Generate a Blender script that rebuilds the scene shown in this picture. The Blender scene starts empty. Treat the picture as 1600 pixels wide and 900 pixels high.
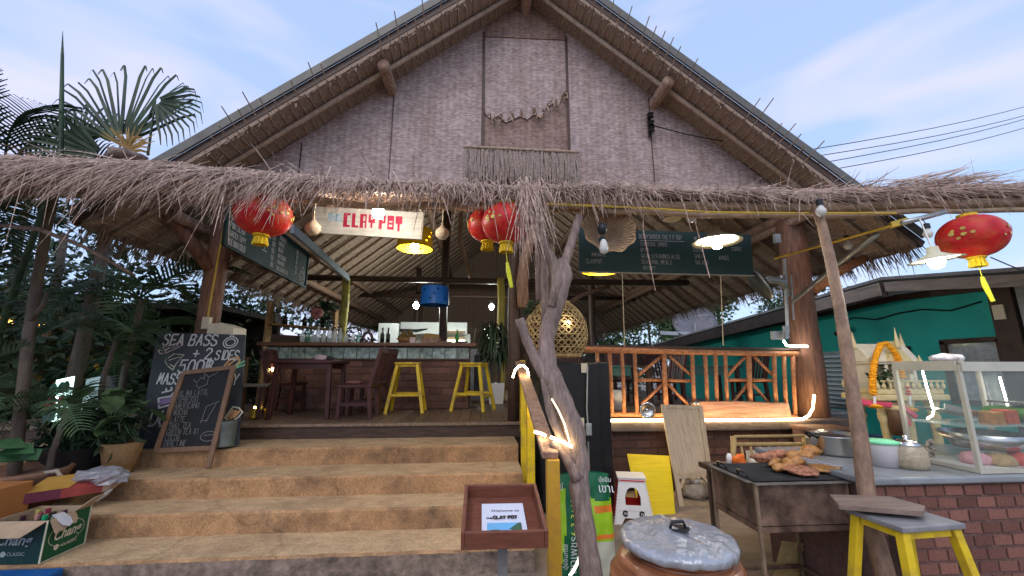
import bpy, math, random
from mathutils import Vector, Matrix, noise as mnoise
RND = random.Random(11)
sc = bpy.context.scene
COL = sc.collection
V = Vector
PI = math.pi
# ------------------------------------------------------------ camera
F = 625.0; TH = math.radians(11.3); PS = math.radians(4.5); EYE = 1.6
cam = bpy.data.cameras.new('camera'); cam.sensor_width = 36; cam.lens = 36*F/1600
cam.clip_start = .05; cam.clip_end = 2000
co = bpy.data.objects.new('camera', cam); COL.objects.link(co); sc.camera = co
co.location = (0, 0, EYE); co.rotation_euler = (PI/2+TH, 0, -PS)
# ------------------------------------------------------------ sky, sun, exposure
SUN_EL, SUN_AZ = math.radians(44), math.radians(196)      # a broad glow behind the viewer, sun already low
w = bpy.data.worlds.new('World'); sc.world = w; w.use_nodes = True
nt = w.node_tree; N = nt.nodes; L = nt.links
bg = N['Background']; bg.inputs[1].default_value = .12
sky = N.new('ShaderNodeTexSky'); sky.sky_type = 'NISHITA'; sky.sun_disc = False
sky.sun_elevation = SUN_EL; sky.sun_rotation = SUN_AZ
sky.air_density = 1.0; sky.dust_density = 1.6; sky.ozone_density = 2.2
tc = N.new('ShaderNodeTexCoord'); mp = N.new('ShaderNodeMapping'); mp.inputs['Scale'].default_value = (1.1, 1.6, 6.0)
mp.inputs['Rotation'].default_value = (0, math.radians(-14), 0)
nz = N.new('ShaderNodeTexNoise'); nz.inputs['Scale'].default_value = 1.7; nz.inputs['Detail'].default_value = 3; nz.inputs['Distortion'].default_value = .5; nz.inputs['Roughness'].default_value = .4
rp = N.new('ShaderNodeValToRGB'); rp.color_ramp.elements[0].position = .5; rp.color_ramp.elements[1].position = .8
rp.color_ramp.elements[1].color = (.42, .42, .42, 1)
mx = N.new('ShaderNodeMix'); mx.data_type = 'RGBA'
mx.inputs[7].default_value = (7.8, 6.0, 7.0, 1)            # thin pink cloud
SKYMIX = mx
L.new(tc.outputs['Generated'], mp.inputs[0]); L.new(mp.outputs[0], nz.inputs[0]); L.new(nz.outputs[0], rp.inputs[0])
gm = N.new('ShaderNodeMix'); gm.data_type = 'RGBA'; gm.inputs[0].default_value = .6; gm.inputs[7].default_value = (3.6, 4.75, 7.1, 1)
L.new(sky.outputs[0], gm.inputs[6]); L.new(gm.outputs[2], mx.inputs[6]); L.new(rp.outputs[0], mx.inputs[0]); L.new(mx.outputs[2], bg.inputs[0])
sl = bpy.data.lights.new('sun', 'SUN'); sl.energy = .7; sl.angle = math.radians(40); sl.color = (1, .9, .86)
so = bpy.data.objects.new('sun', sl); COL.objects.link(so); so.location = (-8, -20, 20)
az = PI/2 - SUN_AZ
sd = V((math.sin(SUN_AZ)*math.cos(SUN_EL), math.cos(SUN_AZ)*math.cos(SUN_EL), math.sin(SUN_EL)))
so.rotation_euler = sd.to_track_quat('Z', 'Y').to_euler()
vs = sc.view_settings; vs.view_transform = 'Standard'; vs.look = 'None'; vs.gamma = 1; vs.exposure = .66; vs.use_curve_mapping = False
sc.cycles.use_denoising = True; sc.cycles.max_bounces = 7; sc.cycles.transparent_max_bounces = 16
sc.cycles.sample_clamp_indirect = 6; sc.cycles.caustics_reflective = False; sc.cycles.caustics_refractive = False
# ------------------------------------------------------------ helpers
def ray(u, v):
    a = (u-800)/F; b = (450-v)/F
    y1 = math.cos(TH)-b*math.sin(TH); z = math.sin(TH)+b*math.cos(TH)
    return V((a*math.cos(PS)+y1*math.sin(PS), -a*math.sin(PS)+y1*math.cos(PS), z))
def pt(u, v, X=None, Y=None, Z=None):
    d = ray(u, v)
    t = X/d.x if X is not None else Y/d.y if Y is not None else (Z-EYE)/d.z
    return V((d.x*t, d.y*t, EYE+d.z*t))
ORG = {}
def thing(name, label, cat, loc=(0, 0, 0), group=None):
    o = bpy.data.objects.new(name, None); o.empty_display_size = .1; COL.objects.link(o); o.location = loc
    ORG[o.name] = V(loc); o['label'] = label; o['category'] = cat
    if group: o['group'] = group
    return o
def struct(name, loc=(0, 0, 0)):
    o = bpy.data.objects.new(name, None); COL.objects.link(o); o.location = loc; ORG[o.name] = V(loc); o['kind'] = 'structure'
    return o
class MB:
    def __init__(s): s.v = []; s.f = []; s.mi = []; s.k = 0
    def add(s, vs, fs):
        n = len(s.v); s.v += [V(x) for x in vs]
        for f in fs: s.f.append([i+n for i in f]); s.mi.append(s.k)
        return s
    def box(s, c, d, m=None):
        c = V(c); x, y, z = d[0]/2, d[1]/2, d[2]/2
        vs = [V((i*x, j*y, k*z)) for k in (-1, 1) for j in (-1, 1) for i in (-1, 1)]
        if m is not None: vs = [m @ q for q in vs]
        return s.add([c+q for q in vs], [(0, 2, 3, 1), (4, 5, 7, 6), (0, 1, 5, 4), (2, 6, 7, 3), (0, 4, 6, 2), (1, 3, 7, 5)])
    def bar(s, a, b, wd, th, up=(0, 0, 1)):            # rectangular bar from a to b
        a = V(a); b = V(b); d = (b-a); l = d.length; d.normalize(); up = V(up)
        sx = d.cross(up)
        if sx.length < 1e-4: sx = d.cross(V((1, 0, 0)))
        sx.normalize(); u = sx.cross(d)
        m = Matrix((sx, d, u)).transposed()
        return s.box((a+b)/2, (wd, l, th), m)
    def tube(s, pts, r, n=8, cap=True, jit=0):
        pts = [V(p) for p in pts]
        if not isinstance(r, (list, tuple)): r = [r]*len(pts)
        vs = []; fs = []; ref = None
        for i, p in enumerate(pts):
            d = (pts[min(i+1, len(pts)-1)]-pts[max(i-1, 0)])
            if d.length < 1e-9: d = V((0, 0, 1))
            d.normalize()
            if ref is None:
                ref = d.cross(V((0, 0, 1)))
                if ref.length < .05: ref = d.cross(V((1, 0, 0)))
            ref = ref - d*ref.dot(d); ref.normalize(); q = d.cross(ref)
            for k in range(n):
                a = 2*PI*k/n; rr = r[i]*(1+(RND.uniform(-jit, jit) if jit else 0))
                vs.append(p+ref*math.cos(a)*rr+q*math.sin(a)*rr)
        for i in range(len(pts)-1):
            for k in range(n):
                fs.append((i*n+k, i*n+(k+1) % n, (i+1)*n+(k+1) % n, (i+1)*n+k))
        if cap: fs.append(tuple(range(n-1, -1, -1))); fs.append(tuple((len(pts)-1)*n+k for k in range(n)))
        return s.add(vs, fs)
    def lathe(s, prof, c, n=24, m=None, flute=0):
        c = V(c); vs = []; fs = []
        for (r, z) in prof:
            for k in range(n):
                a = 2*PI*k/n; rr = r*(1-flute*(k % 2))
                q = V((rr*math.cos(a), rr*math.sin(a), z))
                vs.append(c+(m @ q if m is not None else q))
        for i in range(len(prof)-1):
            for k in range(n): fs.append((i*n+k, i*n+(k+1) % n, (i+1)*n+(k+1) % n, (i+1)*n+k))
        if prof[0][0] > 1e-5: pass
        return s.add(vs, fs)
    def disc(s, c, r, n=24, m=None, nrm=1):
        c = V(c); vs = [c+(m @ V((r*math.cos(2*PI*k/n), r*math.sin(2*PI*k/n), 0)) if m is not None else V((r*math.cos(2*PI*k/n), r*math.sin(2*PI*k/n), 0))) for k in range(n)]
        return s.add(vs, [tuple(range(n)) if nrm > 0 else tuple(range(n-1, -1, -1))])
    def prism(s, poly, o, ux, uy, th):                 # polygon in the plane (o,ux,uy), thickness th along ux x uy (front face at +)
        o = V(o); ux = V(ux); uy = V(uy); nn = ux.cross(uy).normalized()*th; n = len(poly)
        a = [o+ux*x+uy*y for x, y in poly]; b = [q-nn for q in a]
        return s.add(a+b, [tuple(range(n)), tuple(range(2*n-1, n-1, -1))]+[(i, i+n, (i+1) % n+n, (i+1) % n) for i in range(n)])
    def sphere(s, c, r, n=12, m=8, f=None):
        r = (r, r, r) if not isinstance(r, (tuple, list)) else r
        vs = []; fs = []; c = V(c)
        for j in range(m+1):
            t = PI*j/m
            for k in range(n):
                a = 2*PI*k/n; q = V((math.sin(t)*math.cos(a)*r[0], math.sin(t)*math.sin(a)*r[1], -math.cos(t)*r[2]))
                if f: q = q*f(q)
                vs.append(c+q)
        for j in range(m):
            for k in range(n): fs.append((j*n+k, j*n+(k+1) % n, (j+1)*n+(k+1) % n, (j+1)*n+k))
        return s.add(vs, fs)
    def ribbon(s, pts, wd, side):                      # flat tapered blade
        n = len(pts); vs = []
        for i, p in enumerate(pts):
            t = i/(n-1); k = wd*(1-.75*t*t)/2
            vs += [V(p)-V(side)*k, V(p)+V(side)*k]
        return s.add(vs, [(2*i, 2*i+1, 2*i+3, 2*i+2) for i in range(n-1)])
    def mesh(s, name, mats, org=V((0, 0, 0)), smooth=False):
        me = bpy.data.meshes.new(name); me.from_pydata([tuple(q-org) for q in s.v], [], s.f)
        for m in (mats if isinstance(mats, (list, tuple)) else [mats]): me.materials.append(m)
        if any(s.mi): me.polygons.foreach_set('material_index', s.mi)
        if smooth: me.polygons.foreach_set('use_smooth', [True]*len(s.f))
        me.update(); return me
def part(mb, name, mat, par, smooth=False, bev=0, kind=None, label=None):
    me = mb.mesh(name, mat, ORG[par.name], smooth)
    o = bpy.data.objects.new(name, me); COL.objects.link(o); o.parent = par; ORG[o.name] = ORG[par.name]
    if bev: bevel(o, bev)
    if kind: o['kind'] = kind
    if label: o['label'] = label
    return o
def bevel(o, wdt):
    b = o.modifiers.new('bevel', 'BEVEL'); b.width = wdt; b.segments = 2; b.limit_method = 'ANGLE'; b.angle_limit = math.radians(40)
def top(mb, name, mat, label=None, cat=None, group=None, kind=None, smooth=False, bev=0, org=None):
    if org is None:
        xs = [q.x for q in mb.v]; ys = [q.y for q in mb.v]; org = V(((min(xs)+max(xs))/2, (min(ys)+max(ys))/2, min(q.z for q in mb.v)))
    org = V(org)
    o = bpy.data.objects.new(name, mb.mesh(name, mat, org, smooth)); COL.objects.link(o); o.location = org; ORG[o.name] = org
    if label: o['label'] = label; o['category'] = cat
    if group: o['group'] = group
    if kind: o['kind'] = kind
    if bev: bevel(o, bev)
    return o
def copy_tree(o, loc=None, rotz=None, label=None, par=None, scale=None):
    c = o.copy(); COL.objects.link(c)
    if par is not None: c.parent = par
    if loc is not None: c.location = loc; ORG[c.name] = V(loc)
    if rotz is not None: c.rotation_euler = (o.rotation_euler.x, o.rotation_euler.y, rotz)
    if scale: c.scale = (scale,)*3
    if label: c['label'] = label
    for ch in [q for q in o.children]: copy_tree(ch, par=c)
    return c
# ------------------------------------------------------------ materials
def M(name, col, rough=.75, var=.22, scale=8, bump=.25, metal=0, stretch=(1, 1, 1), col2=None, dirt=None, dscale=1.5, damt=.55, rnd=.0, bscale=None, spec=.3, trans=0, dstretch=None):
    m = bpy.data.materials.new(name); m.use_nodes = True; nt = m.node_tree; N = nt.nodes; L = nt.links
    b = N['Principled BSDF']; b.inputs['Roughness'].default_value = rough; b.inputs['Metallic'].default_value = metal
    b.inputs['Specular IOR Level'].default_value = spec
    if trans: b.inputs['Transmission Weight'].default_value = trans
    tc = N.new('ShaderNodeTexCoord'); mp = N.new('ShaderNodeMapping'); mp.inputs['Scale'].default_value = stretch; L.new(tc.outputs['Object'], mp.inputs[0])
    oi = N.new('ShaderNodeObjectInfo')
    if rnd:
        vm = N.new('ShaderNodeVectorMath'); vm.operation = 'SCALE'; vm.inputs[0].default_value = (37, 19, 53); L.new(oi.outputs['Random'], vm.inputs['Scale']); L.new(vm.outputs[0], mp.inputs['Location'])
    nz = N.new('ShaderNodeTexNoise'); nz.inputs['Scale'].default_value = scale; nz.inputs['Detail'].default_value = 6; nz.inputs['Roughness'].default_value = .62
    L.new(mp.outputs[0], nz.inputs[0])
    r = N.new('ShaderNodeValToRGB'); r.color_ramp.elements[0].position = .3; r.color_ramp.elements[1].position = .7
    c0 = [c*(1-var) for c in col]; c1 = [min(1, c*(1+var)) for c in (col2 or col)]
    r.color_ramp.elements[0].color = (*c0, 1); r.color_ramp.elements[1].color = (*c1, 1); L.new(nz.outputs[0], r.inputs[0]); out = r.outputs[0]
    if dirt:
        n2 = N.new('ShaderNodeTexNoise'); n2.inputs['Scale'].default_value = dscale; n2.inputs['Detail'].default_value = 8; n2.inputs['Roughness'].default_value = .7; m2 = N.new('ShaderNodeMapping'); m2.inputs['Scale'].default_value = dstretch or (1, 1, 1); L.new(tc.outputs['Object'], m2.inputs[0]); L.new(m2.outputs[0], n2.inputs[0])
        r2 = N.new('ShaderNodeValToRGB'); r2.color_ramp.elements[0].position = .46; r2.color_ramp.elements[1].position = .66; r2.color_ramp.elements[1].color = (damt, damt, damt, 1); L.new(n2.outputs[0], r2.inputs[0])
        x = N.new('ShaderNodeMix'); x.data_type = 'RGBA'; x.inputs[7].default_value = (*dirt, 1); L.new(r2.outputs[0], x.inputs[0]); L.new(out, x.inputs[6]); out = x.outputs[2]
    if rnd:
        mr = N.new('ShaderNodeMapRange'); mr.inputs[3].default_value = 1-rnd; mr.inputs[4].default_value = 1+rnd; L.new(oi.outputs['Random'], mr.inputs[0])
        h = N.new('ShaderNodeHueSaturation'); L.new(mr.outputs[0], h.inputs['Value']); L.new(out, h.inputs['Color']); out = h.outputs[0]
    L.new(out, b.inputs['Base Color'])
    if bump:
        nb = N.new('ShaderNodeTexNoise'); nb.inputs['Scale'].default_value = bscale or scale*3; nb.inputs['Detail'].default_value = 5; L.new(mp.outputs[0], nb.inputs[0])
        bp = N.new('ShaderNodeBump'); bp.inputs['Strength'].default_value = bump; bp.inputs['Distance'].default_value = .02; L.new(nb.outputs[0], bp.inputs['Height']); L.new(bp.outputs[0], b.inputs['Normal'])
    return m
def EM(name, col, st):
    m = bpy.data.materials.new(name); m.use_nodes = True; N = m.node_tree.nodes; L = m.node_tree.links
    N.remove(N['Principled BSDF']); e = N.new('ShaderNodeEmission'); e.inputs[0].default_value = (*col, 1); e.inputs[1].default_value = st
    L.new(e.outputs[0], N['Material Output'].inputs[0]); return m
def GLASS(name, tint, op=.12, rough=.03):
    m = bpy.data.materials.new(name); m.use_nodes = True; N = m.node_tree.nodes; L = m.node_tree.links
    b = N['Principled BSDF']; b.inputs['Base Color'].default_value = (*tint, 1); b.inputs['Roughness'].default_value = rough; b.inputs['Specular IOR Level'].default_value = .6
    t = N.new('ShaderNodeBsdfTransparent'); t.inputs[0].default_value = tuple(.75+.25*c for c in tint)+(1,)
    lw = N.new('ShaderNodeLayerWeight'); lw.inputs[0].default_value = .35
    nz = N.new('ShaderNodeTexNoise'); nz.inputs['Scale'].default_value = 9; nz.inputs['Detail'].default_value = 5
    ma = N.new('ShaderNodeMath'); ma.operation = 'MULTIPLY_ADD'; ma.inputs[1].default_value = op*1.2; ma.inputs[2].default_value = op*.4; L.new(nz.outputs[0], ma.inputs[0])
    ad = N.new('ShaderNodeMath'); ad.operation = 'MULTIPLY_ADD'; ad.inputs[1].default_value = .4; L.new(lw.outputs['Fresnel'], ad.inputs[0]); L.new(ma.outputs[0], ad.inputs[2]); ad.use_clamp = True
    x = N.new('ShaderNodeMixShader'); L.new(ad.outputs[0], x.inputs[0]); L.new(t.outputs[0], x.inputs[1]); L.new(b.outputs[0], x.inputs[2]); L.new(x.outputs[0], N['Material Output'].inputs[0])
    return m
def WEAVE(name, ca, cb, sc_=30.0, rot=0, plane='XZ', dirt=None, dark=None):
    """woven split bamboo: interlaced strips (flat colour per strip, relief by bump)"""
    m = M(name, ca, .8, .16, 5, 0, dirt=dirt, dscale=1.5, damt=.75, dstretch=(1.6, 1, .4)); nt = m.node_tree; N = nt.nodes; L = nt.links; b = N['Principled BSDF']
    tc = N.new('ShaderNodeTexCoord'); mp = N.new('ShaderNodeMapping'); L.new(tc.outputs['Object'], mp.inputs[0])
    if plane == 'XZ': mp.inputs['Rotation'].default_value = (PI/2, 0, rot)
    br = N.new('ShaderNodeTexBrick'); br.offset = .5; br.inputs['Scale'].default_value = sc_; br.inputs['Mortar Size'].default_value = .03; br.inputs['Brick Width'].default_value = .9; br.inputs['Row Height'].default_value = .3
    br.inputs['Color1'].default_value = (1.2, 1.18, 1.17, 1); br.inputs['Color2'].default_value = (.62, .58, .57, 1); br.inputs['Mortar'].default_value = (.45, .4, .38, 1); br.inputs['Mortar Smooth'].default_value = .5
    L.new(mp.outputs[0], br.inputs[0])
    wv = N.new('ShaderNodeTexWave'); wv.inputs['Scale'].default_value = 3.4; wv.inputs['Distortion'].default_value = 1.2; wv.inputs['Detail'].default_value = 1; L.new(tc.outputs['Object'], wv.inputs[0])
    wr = N.new('ShaderNodeMapRange'); wr.inputs[3].default_value = .93; wr.inputs[4].default_value = 1.06; L.new(wv.outputs['Fac'], wr.inputs[0])
    src = b.inputs['Base Color'].links[0].from_socket
    x = N.new('ShaderNodeMix'); x.data_type = 'RGBA'; x.blend_type = 'MULTIPLY'; x.inputs[0].default_value = .85; L.new(src, x.inputs[6]); L.new(br.outputs[0], x.inputs[7])
    h = N.new('ShaderNodeHueSaturation'); L.new(x.outputs[2], h.inputs['Color']); L.new(wr.outputs[0], h.inputs['Value'])
    L.new(h.outputs[0], b.inputs['Base Color'])
    bp = N.new('ShaderNodeBump'); bp.inputs['Strength'].default_value = .6; bp.inputs['Distance'].default_value = .01; L.new(br.outputs['Fac'], bp.inputs['Height']); bp.invert = True; L.new(bp.outputs[0], b.inputs['Normal'])
    return m
THATCH = M('thatch_straw', (.27, .175, .125), .85, .6, 26, .3, col2=(.46, .33, .265), rnd=.1)
THATCH2 = M('thatch_brown', (.21, .145, .105), .9, .45, 20, .5, stretch=(1, 6, 6), col2=(.28, .2, .15))
SOFFIT = M('thatch_leaf_underside', (.27, .19, .145), .85, .5, 26, .5, stretch=(5, .6, 5), col2=(.38, .28, .215))
BAMBOO = M('weathered_bamboo', (.42, .31, .23), .6, .3, 14, .2, stretch=(1, 1, 1))
LOG = M('log_wood', (.25, .15, .1), .7, .35, 9, .35, stretch=(3, 3, .6), col2=(.33, .21, .15))
GREYLOG = M('weathered_driftwood', (.215, .155, .13), .8, .3, 10, .6, stretch=(4, 4, .7), col2=(.29, .215, .185), dirt=(.09, .06, .048), dscale=3)
REDLOG = M('stained_red_wood', (.4, .155, .07), .5, .35, 12, .3, stretch=(2, 2, 2), col2=(.5, .22, .1))
PILLAR = M('reddish_pillar_wood', (.19, .09, .058), .55, .35, 7, .3, stretch=(4, 4, .5), col2=(.25, .125, .08))
DARKWOOD = M('dark_wood', (.075, .045, .032), .45, .4, 10, .2, stretch=(.5, 4, 4))
MAROON = M('maroon_painted_wood', (.075, .026, .024), .4, .2, 10, .1)
DECK = M('deck_board', (.16, .105, .07), .45, .35, 7, .3, stretch=(6, .6, 6), col2=(.22, .155, .11), rnd=.22)
MAT1 = WEAVE('woven_bamboo_mat', (.5, .4, .375), None, 15, dirt=(.35, .25, .215))
MAT2 = WEAVE('brown_woven_mat', (.36, .25, .21), None, 15, dirt=(.22, .14, .1))
FASCIA = M('grey_green_metal', (.13, .125, .11), .5, .2, 5, .05, metal=.3)
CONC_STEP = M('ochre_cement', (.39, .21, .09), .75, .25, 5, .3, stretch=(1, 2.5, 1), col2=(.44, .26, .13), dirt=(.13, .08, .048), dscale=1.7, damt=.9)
TREAD = M('lit_cement_tread', (.5, .355, .2), .75, .25, 5, .3, stretch=(1, 2.5, 1), col2=(.55, .41, .255), dirt=(.27, .185, .115), dscale=2.2, damt=.7)  # paler than the riser cement: light from above is painted into this colour
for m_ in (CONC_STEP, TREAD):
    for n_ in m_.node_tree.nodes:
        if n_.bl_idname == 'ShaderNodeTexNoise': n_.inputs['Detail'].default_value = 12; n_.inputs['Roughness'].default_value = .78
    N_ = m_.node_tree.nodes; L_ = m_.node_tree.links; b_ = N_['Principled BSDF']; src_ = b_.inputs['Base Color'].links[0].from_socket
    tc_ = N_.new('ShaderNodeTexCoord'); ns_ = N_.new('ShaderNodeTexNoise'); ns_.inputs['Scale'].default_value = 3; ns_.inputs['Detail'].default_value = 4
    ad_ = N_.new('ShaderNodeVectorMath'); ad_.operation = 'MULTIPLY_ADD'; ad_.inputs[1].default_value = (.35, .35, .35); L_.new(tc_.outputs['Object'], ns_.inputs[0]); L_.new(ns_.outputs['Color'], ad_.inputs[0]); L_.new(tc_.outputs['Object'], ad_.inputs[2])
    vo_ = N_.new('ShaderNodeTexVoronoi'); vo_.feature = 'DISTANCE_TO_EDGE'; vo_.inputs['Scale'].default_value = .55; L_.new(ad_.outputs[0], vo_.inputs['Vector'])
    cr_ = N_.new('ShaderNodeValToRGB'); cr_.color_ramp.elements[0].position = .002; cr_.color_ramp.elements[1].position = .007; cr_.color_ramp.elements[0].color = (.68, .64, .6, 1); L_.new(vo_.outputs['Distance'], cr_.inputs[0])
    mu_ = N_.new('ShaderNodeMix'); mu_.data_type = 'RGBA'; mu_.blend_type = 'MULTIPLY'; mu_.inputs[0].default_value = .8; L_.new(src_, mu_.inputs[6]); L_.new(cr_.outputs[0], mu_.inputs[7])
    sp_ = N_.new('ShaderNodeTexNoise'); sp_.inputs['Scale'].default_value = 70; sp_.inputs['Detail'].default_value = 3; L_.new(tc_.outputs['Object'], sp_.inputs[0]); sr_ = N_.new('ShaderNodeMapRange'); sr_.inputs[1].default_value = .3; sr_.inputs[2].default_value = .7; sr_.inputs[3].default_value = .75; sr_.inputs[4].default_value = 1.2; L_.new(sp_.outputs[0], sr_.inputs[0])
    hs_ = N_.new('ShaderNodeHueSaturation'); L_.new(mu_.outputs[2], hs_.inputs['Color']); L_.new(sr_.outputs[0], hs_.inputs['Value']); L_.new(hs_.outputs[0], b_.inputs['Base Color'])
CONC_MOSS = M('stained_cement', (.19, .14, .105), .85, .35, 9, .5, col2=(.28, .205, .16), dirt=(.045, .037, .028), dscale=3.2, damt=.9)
CONC = M('ground_cement', (.27, .215, .165), .85, .25, 4, .35, dirt=(.14, .105, .08), dscale=.9, damt=.7)
MORTAR = M('brick_mortar', (.15, .085, .07), .9, .25, 20, .5)
BRICK = M('red_brick', (.19, .075, .052), .8, .3, 14, .5, col2=(.25, .11, .08), rnd=.38, dirt=(.12, .06, .05), dscale=9, damt=.6)
BRICKW = M('brown_red_brick', (.13, .064, .048), .8, .3, 14, .5, col2=(.19, .1, .075), rnd=.3, dirt=(.1, .05, .04), dscale=9, damt=.6)
CEM_DARK = M('dark_cement_ledge', (.13, .1, .085), .8, .25, 6, .3)
YELLOW = M('yellow_painted_steel', (.72, .5, .02), .35, .1, 6, .04, dirt=(.3, .19, .06), dscale=7, damt=.65)
OCHRE = M('ochre_painted_steel', (.55, .3, .03), .4, .12, 6, .04, dirt=(.24, .13, .05), dscale=6, damt=.6)
BLACK = M('black_paint', (.014, .014, .015), .35, .2, 6, .03)
BLACKP = M('black_plastic', (.02, .02, .022), .4, .2, 6, .03)
WHITE = M('white_paint', (.72, .72, .7), .5, .05, 4, .03)
WHITEP = M('white_plastic', (.74, .73, .7), .35, .06, 9, .02)
CREAM = M('cream_plastic', (.66, .58, .42), .45, .08, 6, .03)
CHALK = M('chalk_white', (.62, .62, .6), .95, .3, 160, 0)
CHALKDIM = M('faint_chalk', (.15, .15, .148), .95, .4, 160, 0)
BOARD = M('blackboard_slate', (.05, .058, .064), .65, .3, 3, .04, dirt=(.09, .1, .105), dscale=2, damt=.5)
BOARDG = M('green_blackboard', (.028, .062, .062), .6, .25, 3, .03, dirt=(.045, .08, .08), dscale=2, damt=.4)
BOARDK = M('black_menu_board', (.012, .013, .015), .6, .25, 3, .03)
FRAMEW = M('oiled_frame_wood', (.2, .115, .068), .55, .25, 12, .15, stretch=(3, 3, .8))
PLY = M('pale_plywood', (.46, .35, .23), .6, .16, 7, .1, stretch=(6, 1, .7), col2=(.5, .4, .28))
REDP = M('red_plastic', (.55, .02, .02), .3, .1, 5, .02)
STEEL = M('stainless_steel', (.55, .54, .52), .25, .08, 5, .03, metal=1)
GALV = M('galvanised_pipe', (.42, .43, .42), .4, .12, 9, .05, metal=.7)
RUST = M('scorched_sheet_steel', (.15, .09, .062), .55, .5, 6, .15, metal=.55, col2=(.26, .17, .125), dirt=(.05, .035, .028), dscale=4, damt=.8)
IRON = M('black_iron_grate', (.03, .028, .027), .55, .3, 10, .1, metal=.6)
BULB_ON = EM('lit_bulb', (1, .95, .85), 150)
BULB_COOL = EM('lit_bulb_cool', (.95, 1, .93), 330)
LED = EM('warm_led', (1, .74, .4), 28)
LEDW = EM('white_led', (1, .93, .8), 18)
BULB_OFF = M('frosted_bulb', (.62, .6, .55), .3, .05, 4, 0)
GLASSC = GLASS('clear_glass', (.85, .92, .9), .1)
GLASSD = GLASS('dusty_glass', (.7, .8, .78), .07)
GLASSG = GLASS('green_glass', (.2, .45, .3), .45)
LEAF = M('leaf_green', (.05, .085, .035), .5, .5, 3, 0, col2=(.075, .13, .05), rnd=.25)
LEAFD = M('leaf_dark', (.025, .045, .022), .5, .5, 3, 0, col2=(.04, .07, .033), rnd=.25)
PALMG = M('palm_green', (.04, .075, .036), .45, .4, 4, 0, col2=(.06, .11, .055), rnd=.25)
LEAFB = M('dry_leaf', (.28, .17, .05), .7, .4, 5, 0)
TRUNK = M('tree_bark', (.12, .095, .075), .85, .4, 12, .6, stretch=(1, 1, .4))
# ------------------------------------------------------------ lettering
G = {'A':'0,0 2,6 4,0|.8,2.2 3.2,2.2','B':'0,0 0,6 3,6 3.8,5 3,3.2 0,3.2|3,3.2 4,2 3,0 0,0','C':'4,5 3,6 1,6 0,4.5 0,1.5 1,0 3,0 4,1','D':'0,0 0,6 2.5,6 4,4.2 4,1.8 2.5,0 0,0','E':'4,6 0,6 0,0 4,0|0,3 3,3','F':'4,6 0,6 0,0|0,3 3,3','G':'4,5 3,6 1,6 0,4.5 0,1.5 1,0 3,0 4,1 4,2.6 2.4,2.6','H':'0,0 0,6|4,0 4,6|0,3 4,3','I':'2,0 2,6','J':'3,6 3,1 2,0 1,0 0,1','K':'0,0 0,6|4,6 0,2.6|1.4,3.6 4,0','L':'0,6 0,0 3.6,0','M':'0,0 .5,6 2,2 3.5,6 4,0','N':'0,0 0,6 4,0 4,6','O':'1,0 0,1.5 0,4.5 1,6 3,6 4,4.5 4,1.5 3,0 1,0','P':'0,0 0,6 3,6 4,5 4,4 3,3 0,3','Q':'1,0 0,1.5 0,4.5 1,6 3,6 4,4.5 4,1.5 3,0 1,0|2.6,1.6 4.2,-.4','R':'0,0 0,6 3,6 4,5 4,4 3,3 0,3|1.8,3 4,0','S':'3.8,5 3,6 1,6 0,5 .3,3.7 3.6,2.5 4,1 3,0 1,0 0,1','T':'0,6 4,6|2,6 2,0','U':'0,6 0,1.4 1,0 3,0 4,1.4 4,6','V':'0,6 2,0 4,6','W':'0,6 1,0 2,4 3,0 4,6','X':'0,0 4,6|0,6 4,0','Y':'0,6 2,3 4,6|2,3 2,0','Z':'0,6 4,6 0,0 4,0','0':'1,0 0,1.5 0,4.5 1,6 3,6 4,4.5 4,1.5 3,0 1,0','1':'.8,4.8 2,6 2,0','2':'0,5 1,6 3,6 4,4.6 0,0 4,0','3':'0,5.4 1,6 3,6 4,4.8 2,3.3 4,2 3,0 1,0 0,.8','5':'4,6 .4,6 .2,3.4 3,3.7 4,2 3,0 .8,0 0,.8','6':'3.6,6 1,4 0,1.8 1,0 3,0 4,1.6 3,3 .4,2.6','8':'2,3.2 .4,4.6 2,6 3.6,4.6 2,3.2 0,1.5 2,0 4,1.5 2,3.2','+':'2,1.2 2,4.8|.2,3 3.8,3','-':'.6,3 3.4,3','/':'0,-.5 3.4,6.5','.':'1.9,0 2.1,.3','&':'4,0 .8,4.8 1.6,6 2.6,5 .2,1.6 1.2,0 4,2.4','฿':'0,0 0,6 3,6 3.8,5 3,3.2 0,3.2|3,3.2 4,2 3,0 0,0|1.8,-1 1.8,7'}
def stroke(mb, polys, o, ux, uy, wd, jit=0):
    nrm = V(ux).cross(V(uy)).normalized(); k = 0
    for pl in polys:
        P = [V(o)+V(ux)*(x+RND.uniform(-jit, jit))+V(uy)*(y+RND.uniform(-jit, jit)) for x, y in pl]
        for a, b in zip(P, P[1:]):
            d = b-a
            if d.length < 1e-6: continue
            d.normalize(); sd_ = nrm.cross(d)*wd/2; k += 1; of = nrm*(.0004*(k % 5)); e = d*wd*.35
            mb.add([a-e-sd_+of, b+e-sd_+of, b+e+sd_+of, a-e+sd_+of], [(0, 1, 2, 3)])
def chalk(txt, size, o, ux, uy, mat, par, wd=None, jit=.18, name='lettering', asp=1.0):
    """hand lettering: o = lower left point on the board, ux/uy unit vectors, size = capital height"""
    mb = MB(); s = size/6; x = 0; ux = V(ux).normalized(); uy = V(uy).normalized(); nn = ux.cross(uy).normalized()*.003
    for ch in txt:
        if ch == ' ': x += 3.4*asp; continue
        g = G.get(ch)
        if g:
            polys = [[((float(q.split(',')[0]))*asp*s+x*s, float(q.split(',')[1])*s) for q in st.split()] for st in g.split('|')]
            stroke(mb, polys, V(o)+nn, ux, uy, wd or size*.12, jit*s)
        x += (3.6 if ch in 'I1.' else 5.6)*asp
    return part(mb, name, mat, par)
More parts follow.
